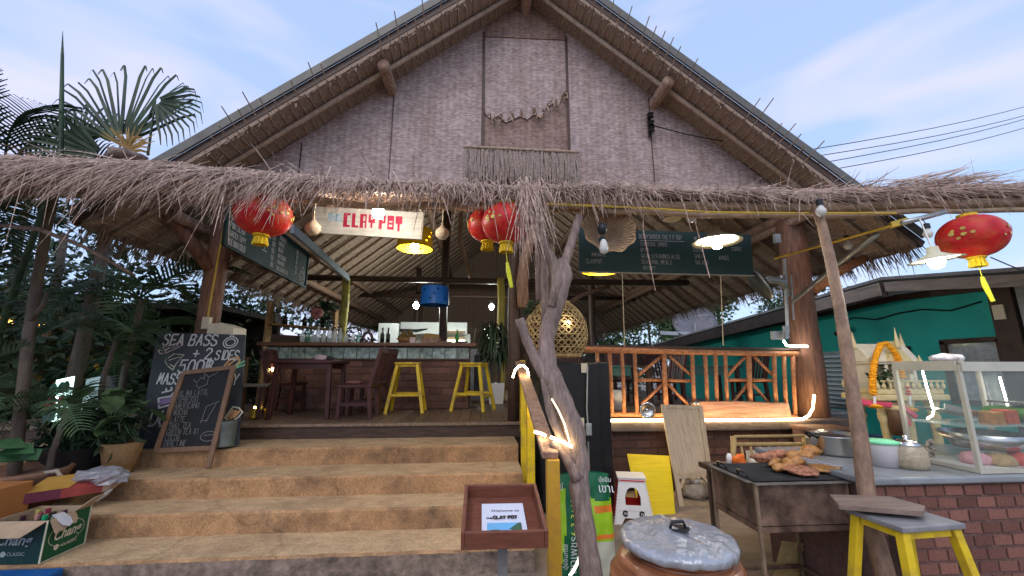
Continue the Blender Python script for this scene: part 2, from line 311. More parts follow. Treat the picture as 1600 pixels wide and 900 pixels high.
def doodle(polys, size, o, ux, uy, mat, par, wd, name='chalk_drawing'):
    mb = MB(); ux = V(ux).normalized(); uy = V(uy).normalized(); nn = ux.cross(uy).normalized()*.003
    stroke(mb, [[(x*size, y*size) for x, y in p] for p in polys], V(o)+nn, ux, uy, wd)
    return part(mb, name, mat, par)
def font(body, size, o, ux, uy, mat, par, shear=0, name='lettering', off=.003, align='LEFT', sx=1.0, bold=0, fit=0):
    cu = bpy.data.curves.new('lettering', 'FONT'); cu.body = body; cu.size = size; cu.shear = shear; cu.align_x = align; cu.offset = bold
    cu.resolution_u = 3
    t = bpy.data.objects.new('tmp_text', cu); COL.objects.link(t)
    bpy.context.view_layer.update()
    me = bpy.data.meshes.new_from_object(t.evaluated_get(bpy.context.evaluated_depsgraph_get())); bpy.data.objects.remove(t)
    if fit: sx = fit/(max(v.co.x for v in me.vertices)-min(v.co.x for v in me.vertices))
    ux = V(ux).normalized(); uy = V(uy).normalized(); nn = ux.cross(uy).normalized()*off; org = ORG[par.name]
    for v in me.vertices: v.co = V(o)+ux*(v.co.x*sx)+uy*v.co.y+nn-org
    me.materials.clear(); me.materials.append(mat); me.name = name
    ob = bpy.data.objects.new(name, me); COL.objects.link(ob); ob.parent = par; ORG[ob.name] = org
    return ob
def ring(cx, cy, rx, ry, n=14, a0=0, a1=2*PI): return [(cx+rx*math.cos(a0+(a1-a0)*i/n), cy+ry*math.sin(a0+(a1-a0)*i/n)) for i in range(n+1)]
# ------------------------------------------------------------ bricks
_bm = {}
def brick_mesh(mat):
    if mat.name not in _bm:
        L_ = []
        for k in range(4):
            mb = MB(); e = .04
            vs = []
            for z in (-.5, .5):
                for x in (-.5, .5):
                    vs.append((x+RND.uniform(-.02, .02), 0, z+RND.uniform(-.05, .05)))
            fr = [(x*RND.uniform(.96, .985), -.5+RND.uniform(-.12, .12), z*RND.uniform(.9, .96)) for x, _, z in vs]
            mb.add(vs+fr, [(4, 5, 7, 6), (0, 1, 5, 4), (1, 3, 7, 5), (3, 2, 6, 7), (2, 0, 4, 6)])
            L_.append(mb.mesh('brick', mat))
        _bm[mat.name] = L_
    return _bm[mat.name]
def bricks(par, x0, x1, z0, z1, y, bl, bh, jt, mat, depth=.009, side=None):
    """courses of single bricks on the face y=const (side='x': on the face x=const, running along y)"""
    org = ORG[par.name]; ms = brick_mesh(mat); z = z0; row = 0
    while z+bh*.6 < z1:
        h = min(bh, z1-z); x = x0-(bl*.5 if row % 2 else 0)
        while x < x1:
            a = max(x, x0); b = min(x+bl, x1)
            if b-a > .03:
                o = bpy.data.objects.new('brick', RND.choice(ms)); COL.objects.link(o); o.parent = par
                c = ((a+b)/2, y, z+h/2) if side is None else (y, (a+b)/2, z+h/2)
                o.location = V(c)-org; o.scale = (b-a, depth*RND.uniform(.75, 1.25), h*RND.uniform(.92, 1.0))
                o.rotation_euler = (RND.uniform(-.02, .02), RND.uniform(-.012, .012), RND.uniform(-.02, .02)+(0 if side is None else side))
            x += bl+jt
        z += bh+jt; row += 1
# ------------------------------------------------------------ plants
def frond_mesh(name, mat, ln=1.6, npair=20, lw=.035, ll=.55, arch=.5, lift=.35, tipdroop=.25, fold=.35):
    mb = MB(); pts = []
    for i in range(9):
        t = i/8; pts.append(V((ln*t*(1-.12*t), 0, ln*(lift*t-arch*t*t))))
    mb.tube(pts, [.018*(1-.8*i/8) for i in range(9)], 5)
    for i in range(npair):
        t = .16+.82*i/(npair-1); j = min(int(t*8), 7); f = t*8-j; p = pts[j].lerp(pts[j+1], f); d = (pts[j+1]-pts[j]).normalized()
        up = d.cross(V((0, 1, 0))) * -1
        if up.z < 0: up = -up
        for sgn in (-1, 1):
            l = ll*(math.sin(PI*(.12+.8*t))**.7)*RND.uniform(.85, 1.1)
            dr = (V((0, sgn, 0))*.9+d*(.45+.35*t)+up*fold).normalized()
            q = [p, p+dr*l*.4, p+dr*l*.75+V((0, 0, -l*tipdroop*.35)), p+dr*l*.95+V((0, 0, -l*tipdroop))]
            sd_ = dr.cross(V((0, sgn, 0)).cross(d)).normalized() if False else d
            mb.ribbon(q, lw, (sd_*.9+up*.3*sgn).normalized())
    return mb.mesh(name, mat)
FRONDS = [frond_mesh('frond', PALMG, 1.7, 24, .04, .62, .62, .5), frond_mesh('frond', PALMG, 1.9, 26, .036, .6, .85, .7), frond_mesh('frond', PALMG, 1.5, 20, .045, .66, .35, .25)]
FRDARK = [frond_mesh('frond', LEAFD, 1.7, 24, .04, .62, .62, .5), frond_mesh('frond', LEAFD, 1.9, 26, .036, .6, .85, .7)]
def add_frond(par, base, az_, el, sc_=1.0, ms=FRONDS, roll=0, mat_i=None):
    o = bpy.data.objects.new('frond', RND.choice(ms) if mat_i is None else ms[mat_i]); COL.objects.link(o); o.parent = par
    o.location = V(base)-ORG[par.name]; o.rotation_mode = 'ZYX'; o.rotation_euler = (roll, -el, az_); o.scale = (sc_,)*3
    return o
def palm(name, base, hgt, nf, sc_, label, cat='palm', ms=FRONDS, lean=(0, 0), rad=.06, group=None, els=(.1, 1.2)):
    t = thing(name, label, cat, base, group); b = V(base); tp = b+V((lean[0], lean[1], hgt)); mb = MB()
    mb.tube([b.lerp(tp, i/6)+V((.03*math.sin(i*1.3), 0, 0)) for i in range(7)], [rad*(1.15-.4*i/6) for i in range(7)], 8, jit=.06)
    part(mb, 'trunk', TRUNK, t, True)
    for k in range(nf):
        add_frond(t, tp, 2*PI*k/nf+RND.uniform(-.3, .3), RND.uniform(*els), sc_*RND.uniform(.85, 1.15), ms, RND.uniform(-.3, .3))
    return t
def leafcloud(mb, c, r, n, size, nclump=14, asp=2.0, core=.0):
    c = V(c); cl = []
    for _ in range(nclump):
        d = V((RND.gauss(0, 1), RND.gauss(0, 1), RND.gauss(0, 1))).normalized()*RND.uniform(.35, .95)
        cl.append((V((d.x*r[0], d.y*r[1], d.z*r[2])), RND.uniform(.2, .42)))
    for i in range(n):
        q, k = cl[i % nclump]
        p = c+q+V((RND.gauss(0, k*r[0]*.6), RND.gauss(0, k*r[1]*.6), RND.gauss(0, k*r[2]*.6)))
        a = V((RND.gauss(0, 1), RND.gauss(0, 1), RND.gauss(0, .7)-.4)).normalized(); b = a.cross(V((RND.gauss(0, 1), RND.gauss(0, 1), RND.gauss(0, 1)))).normalized()
        s = size*RND.uniform(.6, 1.3); nn = a.cross(b)*s*.12
        mb.add([p, p+a*s*.5+b*s*.5/asp+nn, p+a*s, p+a*s*.5-b*s*.5/asp+nn], [(0, 1, 2, 3)])
def tree(name, base, hgt, crowns, label, cat='tree', mat=LEAF, n=1800, size=.2, rad=.1, group=None):
    t = thing(name, label, cat, base, group); b = V(base); mb = MB(); tp = b+V((0, 0, hgt))
    mb.tube([b, b.lerp(tp, .5)+V((.1, 0, 0)), tp], [rad, rad*.75, rad*.5], 8)
    for c, r in crowns: mb.tube([b.lerp(tp, .75), V(c)], [rad*.45, rad*.15], 6)
    part(mb, 'trunk', TRUNK, t, True); mb = MB()
    for c, r in crowns: leafcloud(mb, c, r, n, size)
    part(mb, 'crown', mat, t)
    return t
# ------------------------------------------------------------ ground, steps, deck
mb = MB(); mb.add([(-300, -60, 0), (300, -60, 0), (300, 400, 0), (-300, 400, 0)], [(0, 1, 2, 3)]); top(mb, 'ground', CONC, kind='structure', org=(0, 0, 0))
st = struct('steps')
YS = [3.55, 4.01, 4.42, 4.92, 5.53]; SX0, SX1 = -6.2, .46
for i in range(4):
    mb = MB(); n = 150; z1 = .18*(i+1); z0 = 0 if i == 0 else z1-.18; y0 = YS[i]; y1 = YS[i+1]+.05
    vs = []; fs = []; yb = z0 if i == 0 else z0-.05
    for k in range(n+1):
        x = SX0+(SX1-SX0)*k/n; a = mnoise.noise(V((x*3.1, i*7, 0)))*.010+mnoise.noise(V((x*17, i*7, 2)))*.006; b = mnoise.noise(V((x*9, i*3, 5)))*.005; c = mnoise.noise(V((x*4, i*5, 9)))*.006
        vs += [(x, y0+a+.004, yb), (x, y0+a, z1-.02+b), (x, y0+a+.014, z1+b*.6), (x, (y0+y1)/2, z1+c), (x, y1, z1-.004+c*.5)]
    for k in range(n):
        for j in range(4): fs.append((k*5+j, k*5+5+j, k*5+6+j, k*5+1+j))
    fs += [(n*5, n*5+4, n*5+3, n*5+2, n*5+1)]
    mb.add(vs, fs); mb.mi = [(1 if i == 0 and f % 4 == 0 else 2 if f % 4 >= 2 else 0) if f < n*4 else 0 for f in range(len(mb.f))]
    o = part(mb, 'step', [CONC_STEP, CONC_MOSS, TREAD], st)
    mb.v = []
dk = struct('deck')
mb = MB(); mb.bar((-6.2, 5.56, .8), (1.62, 5.56, .8), .05, .2); part(mb, 'riser_board', DARKWOOD, dk, bev=.004)
mb = MB(); mb.bar((-6.2, 5.56, .882), (1.62, 5.56, .882), .12, .04); part(mb, 'nosing_board', DECK, dk, bev=.008)
mb = MB(); mb.box((-.5, 11.8, .62), (11.6, 12.4, .4)); part(mb, 'subfloor', DARKWOOD, dk)
pm = []
for k in range(3):
    mb = MB(); mb.box((0, 0, 0), (.148, 4.0, .03)); pm.append(mb.mesh('plank', DECK))
x = -6.1; i = 0
while x < 5.2:
    for j in range(3):
        o = bpy.data.objects.new('plank', pm[i % 3]); COL.objects.link(o); o.parent = dk
        o.location = (x, 7.625+j*4.01, .885+RND.uniform(-.002, .004)); o.rotation_euler = (0, RND.uniform(-.01, .01), 0)
    x += .155; i += 1
# ------------------------------------------------------------ the pavilion
RX, RZ, SL = .65, 7.74, .80                    # ridge, slope
Y0, Y1, YW, YR = 4.88, 19.0, 5.5, 18.0
CA = 1/math.sqrt(1+SL*SL); SA = SL*CA
def rz(x, d=0): return RZ-SL*abs(x-RX)-d/CA    # height of the roof surface at x, d below its top
pav = thing('thatched_pavilion', 'big open restaurant pavilion with steep palm thatch gable roof above the steps', 'pavilion', (RX, YW, 0))
TK = .16
for sg in (-1, 1):
    xe = RX+sg*5.38
    mb = MB(); n = 14
    a = [(RX, Y0, RZ), (xe, Y0, rz(xe)), (xe, Y1, rz(xe)), (RX, YR, RZ)]
    b = [(p[0], p[1], p[2]-TK/CA) for p in a]
    mb.add(a+b, [(0, 1, 2, 3), (7, 6, 5, 4), (0, 4, 5, 1), (1, 5, 6, 2), (2, 6, 7, 3), (3, 7, 4, 0)])
    part(mb, 'thatch_roof', [SOFFIT], pav)
    # hairy eave
    mb = MB()
    for k in range(2300):
        y = RND.uniform(Y0, Y1-.3); l = RND.uniform(.15, .45); p = V((xe-sg*.12, y, rz(xe-sg*.12, RND.uniform(.0, TK))))
        d = V((sg*RND.uniform(.2, .8), RND.uniform(-.25, .25), -RND.uniform(.5, 1))).normalized()
        mb.ribbon([p, p+d*l*.5, p+d*l+V((0, 0, -.08))], .022, V((0, 1, 0)))
    part(mb, 'eave_fringe', THATCH2, pav, kind='stuff')
    # metal verge board, gutter line, tattered verge leaf
    mb = MB(); mb.bar((RX+sg*.05, Y0-.03, RZ-.02), (xe+sg*.1, Y0-.03, rz(xe+sg*.1)-.02), .05, .12, (0, 1, 0)); 
    mb = MB(); p0 = V((RX, Y0-.04, RZ+.05)); p1 = V((xe+sg*.1, Y0-.04, rz(xe+sg*.1)+.05)); mb.bar(p0, p1, .03, .115, (sg*SA, 0, CA)); part(mb, 'verge_board', FASCIA, pav, bev=.006)
    mb = MB(); mb.bar(p0+V((0, .06, -.12)), p1+V((0, .06, -.12)), .06, .1, (sg*SA, 0, CA)); part(mb, 'verge_rail', DARKWOOD, pav)
    mb = MB()
    for k in range(230):
        x = RX+sg*RND.uniform(.1, 5.2); p = V((x, Y0+.02, rz(x, TK*.9))); l = RND.uniform(.04, .13)
        d = V((RND.uniform(-.4, .4), -RND.uniform(.1, .6), -RND.uniform(.1, 1))).normalized(); mb.ribbon([p, p+d*l*.6, p+d*l], RND.uniform(.01, .04), V((1, 0, 0)))
    part(mb, 'torn_leaf', THATCH2, pav, kind='stuff')
    # thatch spines (battens) run with the ridge; some poke out past the verge
    k = 0; s = .18
    while s < 6.75:
        x = RX+sg*s*CA; z = rz(x, TK+.012); ex = 0
        if 1.0 < s < 5.2 and RND.random() < .75: ex = RND.uniform(.15, .5)
        ye = Y1-.3-max(0, (Y1-YR)*(1-s/6.9)) - .1
        mb = MB(); mb.tube([(x, Y0+.05-ex, z+ex*.34), (x, Y0+.1, z), (x+RND.uniform(-.02, .02), 9, z), (x, ye, z)], [.007, .009, .011, .011], 5)
        part(mb, 'batten', BAMBOO, pav); s += .145; k += 1
    # rafters up the slope
    for y in [5.2+.5*i for i in range(26)]:
        top_s = 0.05 if y < YR else (y-YR)/(Y1-YR)*6.9
        xa = RX+sg*(top_s+.05)*CA; xb = RX+sg*6.75*CA; mb = MB()
        mb.tube([(xa, y, rz(xa, TK+.055)), ((xa+xb)/2, y+RND.uniform(-.05, .05), rz((xa+xb)/2, TK+.06)), (xb, y, rz(xb, TK+.055))], [.032, .036, .034], 7); part(mb, 'rafter', BAMBOO, pav, True)
    # purlins (logs) that show at the verge
    for px_, r_ in ((2.05, .085), (4.2, .075)):
        x = RX+sg*px_; mb = MB(); mb.tube([(x, Y0+.08, rz(x, TK+.13)), (x, 9, rz(x, TK+.15)), (x, 18, rz(x, TK+.14))], r_, 10, jit=.04); part(mb, 'purlin', LOG, pav, True)
# hipped back end
mb = MB(); a = [(RX, YR, RZ-.1), (RX+5.36, Y1, rz(RX+5.36)-.1), (RX-5.36, Y1, rz(RX-5.36)-.1)]; b = [(p[0], p[1]+.15, p[2]+.2) for p in a]
mb.add(a+b, [(0, 1, 2), (5, 4, 3), (0, 3, 4, 1), (1, 4, 5, 2), (2, 5, 3, 0)]); part(mb, 'thatch_roof', SOFFIT, pav)
for k in range(9):
    x = RX-4.4+k*1.1; t = abs(x-RX)/5.4; mb = MB(); mb.tube([(x, YR+(Y1-YR)*t-.1, RZ-.25-(RZ-rz(RX+5.4))*t), (x, Y1-.1, rz(RX+5.4)-.25)], .04, 6); part(mb, 'rafter', BAMBOO, pav)
mb = MB()
for k in range(1100):
    x = RND.uniform(RX-5.36, RX+5.36); l = RND.uniform(.3, .7); p = V((x, Y1, rz(RX+5.36))); d = V((RND.uniform(-.3, .3), RND.uniform(.1, .5), -1)).normalized(); mb.ribbon([p, p+d*l*.5, p+d*l], .03, V((1, 0, 0)))
part(mb, 'eave_fringe', THATCH2, pav, kind='stuff')
mb = MB(); mb.tube([(RX, Y0+.02, RZ-.42), (RX, 10, RZ-.42), (RX, YR, RZ-.42)], .085, 10); part(mb, 'ridge_pole', LOG, pav, True)
# gable of woven mats
def zt(x): return rz(x, TK+.02)
def mat_panel(poly, y, mat, name='gable_mat'):
    mb = MB(); mb.prism(poly, (0, y, 0), (1, 0, 0), (0, 0, 1), .02); return part(mb, name, mat, pav)
zb = 4.2; e = .006
mat_panel([(-3.75, zb), (-2.62, zb), (-2.62, zt(-2.62)), (-3.75, zt(-3.75))], YW, MAT1)
mat_panel([(-2.62+e, zb), (-1.36, zb), (-1.36, zt(-1.36)), (-2.62+e, zt(-2.62))], YW+.004, MAT1)
mat_panel([(-1.36+e, zb), (-.01, zb), (-.01, zt(-.01)), (-1.36+e, zt(-1.36))], YW-.004, MAT1)
mat_panel([(1.31, zb), (2.62, zb), (2.62, zt(2.62)), (1.31, zt(1.31))], YW-.003, MAT1)
mat_panel([(2.62+e, zb), (4.0, zb), (4.0, zt(4.0)), (2.62+e, zt(2.62))], YW+.004, MAT1)
mat_panel([(4.0+e, zb), (5.0, zb), (5.0, zt(5.0)), (4.0+e, zt(4.0))], YW, MAT1)
mat_panel([(-.03, zb), (1.33, zb), (1.33, 6.9), (-.03, 6.9)], YW+.03, MAT2)
mat_panel([(-.09, 6.78), (1.39, 6.81), (RX+.1, zt(RX)-.02), (RX-.1, zt(RX)-.02)] if False else [(-.01, 6.79), (1.31, 6.82), (1.31, zt(1.31)), (RX, zt(RX)), (-.01, zt(-.01))], YW-.012, MAT2)
tear = [pt(u, v, Y=YW) for u, v in ((757, 176), (768, 187), (779, 180), (790, 191), (802, 186), (813, 181), (824, 186), (835, 178), (846, 184), (853, 168), (866, 160), (872, 166), (880, 148), (885, 146))]
mat_panel([(p.x, p.z) for p in tear]+[(1.30, 6.815), (0.0, 6.785)], YW+.004, MAT1, 'torn_mat')
mb = MB()
for p, q in zip(tear, tear[1:]):
    for k in range(5):
        a = p.lerp(q, RND.random()); d = V((RND.uniform(-.5, .5), -RND.uniform(.2, .9), -RND.uniform(-.4, 1))).normalized(); l = RND.uniform(.05, .16); a.y = YW-.02
        mb.ribbon([a, a+d*l*.6, a+d*l], .022, V((1, 0, .3)).normalized())
part(mb, 'frayed_strip', M('frayed_cane', (.42, .29, .2), .8, .3), pav, kind='stuff')
mb = MB(); zf = pt(812, 236, Y=5.42).z
for k in range(420):
    x = RND.uniform(-.27, 1.42); p = V((x, YW-.06+RND.uniform(-.03, .03), zf+RND.uniform(-.03, .05))); l = RND.uniform(.4, .62); d = V((RND.uniform(-.12, .12), -.08, -1)).normalized()
    mb.ribbon([p, p+d*l*.5, p+d*l], .02, V((1, 0, 0)))
part(mb, 'thatch_flap', M('grey_thatch', (.3, .23, .195), .85, .4, 30, .3), pav, kind='stuff')
mb = MB(); mb.tube([(-.3, YW-.09, zf+.03), (1.45, YW-.09, zf+.02)], .018, 6); part(mb, 'flap_rod', BAMBOO, pav)
mb = MB()
for xx in (-.018, 1.312): mb.bar((xx, YW-.012, zb), (xx, YW-.012, zt(xx)-.1), .035, .02, (0, 1, 0))
for xx in (-1.36, -2.62, 2.62): mb.bar((xx, YW-.012, zb), (xx, YW-.012, zt(xx)-.1), .012, .012, (0, 1, 0))
part(mb, 'mat_seam', DARKWOOD, pav, kind='stuff')
# frame: posts, beams
def post(x, y, z0, z1, r, mat, top_dx=0, n=12): 
    mb = MB(); mb.tube([(x+top_dx*i/5+.015*math.sin(i*2), y, z0+(z1-z0)*i/5) for i in range(6)], [r*(1.08-.1*i/5) for i in range(6)], n, jit=.03); return part(mb, 'post', mat, pav, True)
post(-3.72, 5.8, .9, 4.0, .135, PILLAR, -.02); post(4.93, 5.8, .9, 4.25, .2, PILLAR, .06)
mb = MB(); mb.tube([(-3.76, 5.72, 2.95), (-4.05, 5.55, 3.4), (-4.45, 5.3, 3.95)], [.09, .085, .08], 10); part(mb, 'brace', PILLAR, pav, True)
mb = MB(); mb.tube([(5.1, 5.7, 2.75), (5.5, 5.62, 3.05), (5.9, 5.55, 3.25)], [.075, .07, .06], 10); part(mb, 'brace', REDLOG, pav, True)
post(.46, 5.62, .9, 4.3, .075, DARKWOOD, .02)
mb = MB(); mb.tube([pt(818, 480, Y=5.5), pt(816, 440, Y=5.5), pt(820, 405, Y=5.48), pt(830, 370, Y=5.45), pt(832, 330, Y=5.45)], [.08, .085, .075, .07, .07], 9, jit=.05); part(mb, 'bent_log', LOG, pav, True)
post(-3.0, 9.0, .9, 3.56, .085, M('mottled_yellow_post', (.5, .45, .09), .5, .25, 9, .1, dirt=(.1, .08, .04), dscale=6, damt=.8)); post(.455, 9.0, .9, 3.62, .085, M('yellow_post_paint', (.62, .5, .1), .5, .15))
for x, y in ((-.85, 9.2), (3.0, 10.5), (1.2, 13), (-2.2, 14)): post(x, y, .9, rz(x)-.4, .09, DARKWOOD)
for y, z in ((9.0, 3.6),): 
    mb = MB(); mb.tube([(-4.4, y+.12, z), (0, y+.12, z-.02), (5.0, y+.12, z+.02)], .07, 10); part(mb, 'tie_beam', DARKWOOD, pav, True)
mb = MB(); mb.tube([(-4.2, 13, 3.9), (5.2, 13, 3.9)], .07, 8); part(mb, 'tie_beam', DARKWOOD, pav, True)
mb = MB(); mb.tube([(-4.9, 5.62, 4.24), (0, 5.62, 4.24), (5.6, 5.62, 4.24)], .085, 10); part(mb, 'wall_plate', LOG, pav, True)
for x in (-4.0, 4.9):
    mb = MB(); mb.tube([(x, 5.3, rz(x, TK+.2)), (x, 17, rz(x, TK+.2))], .08, 8); part(mb, 'eave_beam', LOG, pav, True)
mb = MB(); mb.bar((-2.72, 5.7, 3.56), (-2.95, 8.95, 3.56), .05, .13); part(mb, 'grey_plank', M('blue_grey_plank', (.2, .235, .26), .6, .15), pav)
mb = MB(); mb.tube([(-.35, 6.2, 4.9), (-.45, 8, 4.2), (-.25, 8.9, 3.62)], .045, 7); part(mb, 'brace', LOG, pav, True)
mb = MB(); mb.tube([(1.6, 8.8, 2.8), (2.4, 9.2, 3.3), (3.2, 9.6, 3.6)], .05, 7); part(mb, 'brace', LOG, pav, True)
# power bracket and service cable on the gable
mb = MB(); c = pt(1016, 195, Y=5.42)
for dz in (.14, .0, -.1): mb.lathe([(.0, -.05), (.05, -.03), (.03, 0), (.055, .03), (.0, .05)], c+V((0, -.03, dz)), 10)
mb.bar(c+V((0, .03, .2)), c+V((0, .03, -.18)), .04, .03, (0, 1, 0)); part(mb, 'cable_insulator', BLACKP, pav, kind='stuff')
mb = MB(); q = pt(1250, 225, Y=5.38); mb.tube([c+(q-c)*(i/8)+V((0, 0, -.35*math.sin(PI*i/8)*.35)) for i in range(9)], .009, 5); part(mb, 'service_cable', BLACKP, pav)
# ------------------------------------------------------------ thatch awning in front
awn = thing('thatch_awning', 'long narrow awning of shaggy grey palm straw across the whole front', 'awning', (0, 3.1, 2.9))
def afz(x): return 3.0+.028*x+.075*min(1, max(0, (.35-x)/.9))+(.0 if x < 2 else .012*(x-2))+.02*math.sin(x*1.7)+(.055*min(2.6, -x-1) if x < -1 else 0)     # front edge height
XA, XB = -6.5, 6.9
mb = MB(); n = 70; vs = []; fs = []
for i in range(n+1):
    x = XA+(XB-XA)*i/n; z = afz(x); h = .04*mnoise.noise(V((x*2.2, 0, 3)))
    prof = [(3.1, z-.03), (3.06, z+.03), (3.12, z+.07+h), (3.45, z+.18+h), (4.0, z+.37), (4.75, z+.63), (4.75, z+.56), (4.0, z+.3), (3.4, z+.08)]
    vs += [(x, y, zz) for y, zz in prof]
m = 9
for i in range(n):
    for j in range(m): fs.append((i*m+j, i*m+(j+1) % m, (i+1)*m+(j+1) % m, (i+1)*m+j))
mb.add(vs, fs); part(mb, 'thatch_bed', THATCH2, awn)
mb = MB()
def blade(p, d, l, wd, droop):
    d = d.normalized(); q = [p]
    for t in (.35, .7, 1.0): q.append(p+d*l*t+V((0, 0, -droop*l*t*t)))
    s = d.cross(V((RND.uniform(-.3, .3), -1, RND.uniform(.0, .6)))); s.normalize() if s.length > 1e-3 else None
    mb.ribbon(q, wd, s)
for k in range(330):                                       # combed-up tuft on the right
    x = RND.gauss(4.1, .35); p = V((x, RND.uniform(3.05, 3.6), afz(x)+.1+RND.uniform(0, .05))); blade(p, V((RND.uniform(.5, 1.2), -RND.uniform(0, .4), RND.uniform(.05, .38)*max(.2, 1-abs(x-4.2)))), RND.uniform(.2, .45), RND.uniform(.006, .012), .05)
for k in range(23000):
    x = RND.uniform(XA, XB); t = RND.random()**1.3; tuft = mnoise.noise(V((x*3.5, t*2, 1)))
    y = 3.08+1.4*t; z = afz(x)-.01+.35*(y-3.05)+.04*RND.random()
    left = x < .6
    lean = (RND.gauss(.35 if x < -.8 else -.1, .45) if left else RND.gauss(-.75 if x > 1.2 else 0, .45))+tuft*.6
    if x > .6:                                             # right part: straw combed along the eave, lying flatter
        d = V((-lean*1.3 if RND.random() < .72 else lean, -RND.uniform(.5, 1), -RND.uniform(.0, .35)))
        blade(V((x, y, z+RND.uniform(0, .05))), d, RND.uniform(.15, .38), RND.uniform(.0045, .0095), RND.uniform(.0, .3))
    else:
        d = V((-lean, -RND.uniform(.5, 1.0), -RND.uniform(.1, .5)))
        blade(V((x, y, z+RND.uniform(0, .05))), d, RND.uniform(.12, .28)*(1+.75*min(1, max(0, (-.9-x)/.9))), RND.uniform(.0045, .0095), RND.uniform(.1, .7))
for k in range(3600):                                      # hanging front fringe
    x = RND.uniform(XA, XB); dens = .5+.5*mnoise.noise(V((x*2.3, 4, 0)))
    if x > 1.4 and RND.random() > .3: continue
    if RND.random() > .28+.75*dens: continue
    p = V((x, RND.uniform(2.96, 3.12), afz(x)+RND.uniform(-.05, .06))); l = RND.uniform(.05, .17)*(1.9 if x < -1.4 else .95)*(1.7 if RND.random() < .1 else 1)
    d = V((RND.gauss(.0 if x < 0 else .25, .45)-(.25 if x < -1.2 else 0), -RND.uniform(.05, .6), -RND.uniform(.4, 1.1))); blade(p, d, l, RND.uniform(.006, .012), RND.uniform(.1, .8))
for k in range(700):                                       # stubs standing up along the top edge
    x = RND.uniform(XA, XB); y = RND.uniform(3.1, 3.9); p = V((x, y, afz(x)+.05+.37*(y-3.05)))
    if 3.3 < x < 4.6 or 1 < x < 1.6 or RND.random() < .35: blade(p, V((RND.uniform(-.5, 1.2) if x > 3 else RND.uniform(-1, 1), -RND.uniform(0, .6), RND.uniform(.05, .45))), RND.uniform(.12, .34), .009, .1)
for k in range(130):                                       # long clump at the driftwood head
    p = V((RND.uniform(.27, .46), RND.uniform(2.9, 3.05), 3.0+RND.uniform(-.05, .1))); blade(p, V((RND.gauss(.16, .2), -RND.uniform(0, .35), -1)), RND.uniform(.15, .58), RND.uniform(.006, .011), RND.uniform(0, .3))
part(mb, 'straw', THATCH, awn, kind='stuff')
BAMG = M('split_bamboo_pole', (.3, .2, .13), .5, .35, 9, .2, stretch=(.5, 4, 4), col2=(.4, .28, .18))
for xs, dy, dz, r in (((-6.5, .6), .12, -.09, .03), ((.6, 6.9), .05, -.07, .05), ((1.2, 6.9), .16, -.02, .045), ((1.0, 6.9), .02, -.155, .025)):
    mb = MB(); mb.tube([(xs[0]+(xs[1]-xs[0])*i/14, 3.1+dy, afz(xs[0]+(xs[1]-xs[0])*i/14)+dz+.012*math.sin(i*2.1)) for i in range(15)], r, 8, jit=.05); part(mb, 'front_pole', BAMG, awn, True)
for x in [-5.8+1.1*i for i in range(12)]:
    mb = MB(); mb.tube([(x, 3.08, afz(x)-.06), (x, 4.75, afz(x)+.53)], .03, 7); part(mb, 'rafter', BAMBOO, awn, True)
mb = MB(); mb.tube([(XA, 4.72, afz(XA)+.52), (0, 4.72, afz(0)+.52), (XB, 4.72, afz(XB)+.52)], .045, 8); part(mb, 'back_pole', LOG, awn, True)
# yellow cable along the right front pole, branching back to the big pillar
mb = MB(); mb.tube([pt(u, v, Y=3.04) for u, v in ((840, 318), (980, 324), (1120, 332), (1250, 333), (1400, 333))], .009, 5)
yc = top(mb, 'yellow_rope', M('yellow_cord', (.62, .42, .06), .5), 'taut yellow cord strung under the bamboo front pole of the awning', 'cord')
mb = MB(); mb.tube([pt(1210, 404, Y=4.6), pt(1290, 382, Y=3.9), pt(1400, 351, Y=3.1)], .013, 6); mb.bar(pt(1392, 352, Y=3.12), pt(1418, 345, Y=3.06), .05, .05)
top(mb, 'yellow_rope', bpy.data.materials['yellow_cord'], 'slanting yellow cord with a yellow junction running back to the thick brown pillar', 'cord')
mb = MB(); mb.tube([pt(1240, 470, Y=5.3), pt(1310, 412, Y=4.4), pt(1370, 366, Y=3.5)], .028, 8); top(mb, 'metal_strut', GALV, 'pale galvanised tube strut rising from the thick pillar behind the leaning pole', 'strut', smooth=True)
mb = MB(); mb.tube([pt(1410, 348, Y=3.0), pt(1440, 341, Y=3.0), pt(1476, 331, Y=3.0)], .022, 8); top(mb, 'metal_strut', GALV, 'short grey conduit tube under the awning beside the lit conical lamp', 'strut', smooth=True)
# hanging poles and posts of the awning
dw = thing('driftwood_post', 'crooked grey driftwood trunk with forks holding up the awning centre', 'post', (.86, 3.05, 0))
def plog(pp, rr, nm='trunk', mat=GREYLOG):
    mb = MB(); P = [pt(u, v, Y=y) for u, v, y in pp]
    Q = []; R_ = []
    for i in range(len(P)-1):
        for j in range(3): Q.append(P[i].lerp(P[i+1], j/3)); R_.append(rr[i]+(rr[i+1]-rr[i])*j/3)
    Q.append(P[-1]); R_.append(rr[-1])
    for i in range(1, len(Q)-1): Q[i] = Q[i]*.5+(Q[i-1]+Q[i+1])*.25
    mb.tube(Q, [r*(1+.08*math.sin(i*2.3)) for i, r in enumerate(R_)], 10, jit=.06); return part(mb, nm, mat, dw, True)
plog([(932, 960, 2.75), (924, 900, 2.8), (915, 830, 2.85), (904, 760, 2.9), (906, 715, 2.92), (893, 660, 2.93), (872, 615, 2.95), (856, 575, 2.97), (852, 530, 3.0), (868, 480, 3.02), (882, 430, 3.03), (878, 405, 3.03)], [.072, .07, .067, .066, .07, .078, .078, .07, .064, .066, .07, .05])
plog([(868, 470, 3.0), (872, 430, 3.02), (862, 405, 3.05), (846, 380, 3.08), (842, 330, 3.1)], [.05, .045, .042, .04, .04], 'limb')
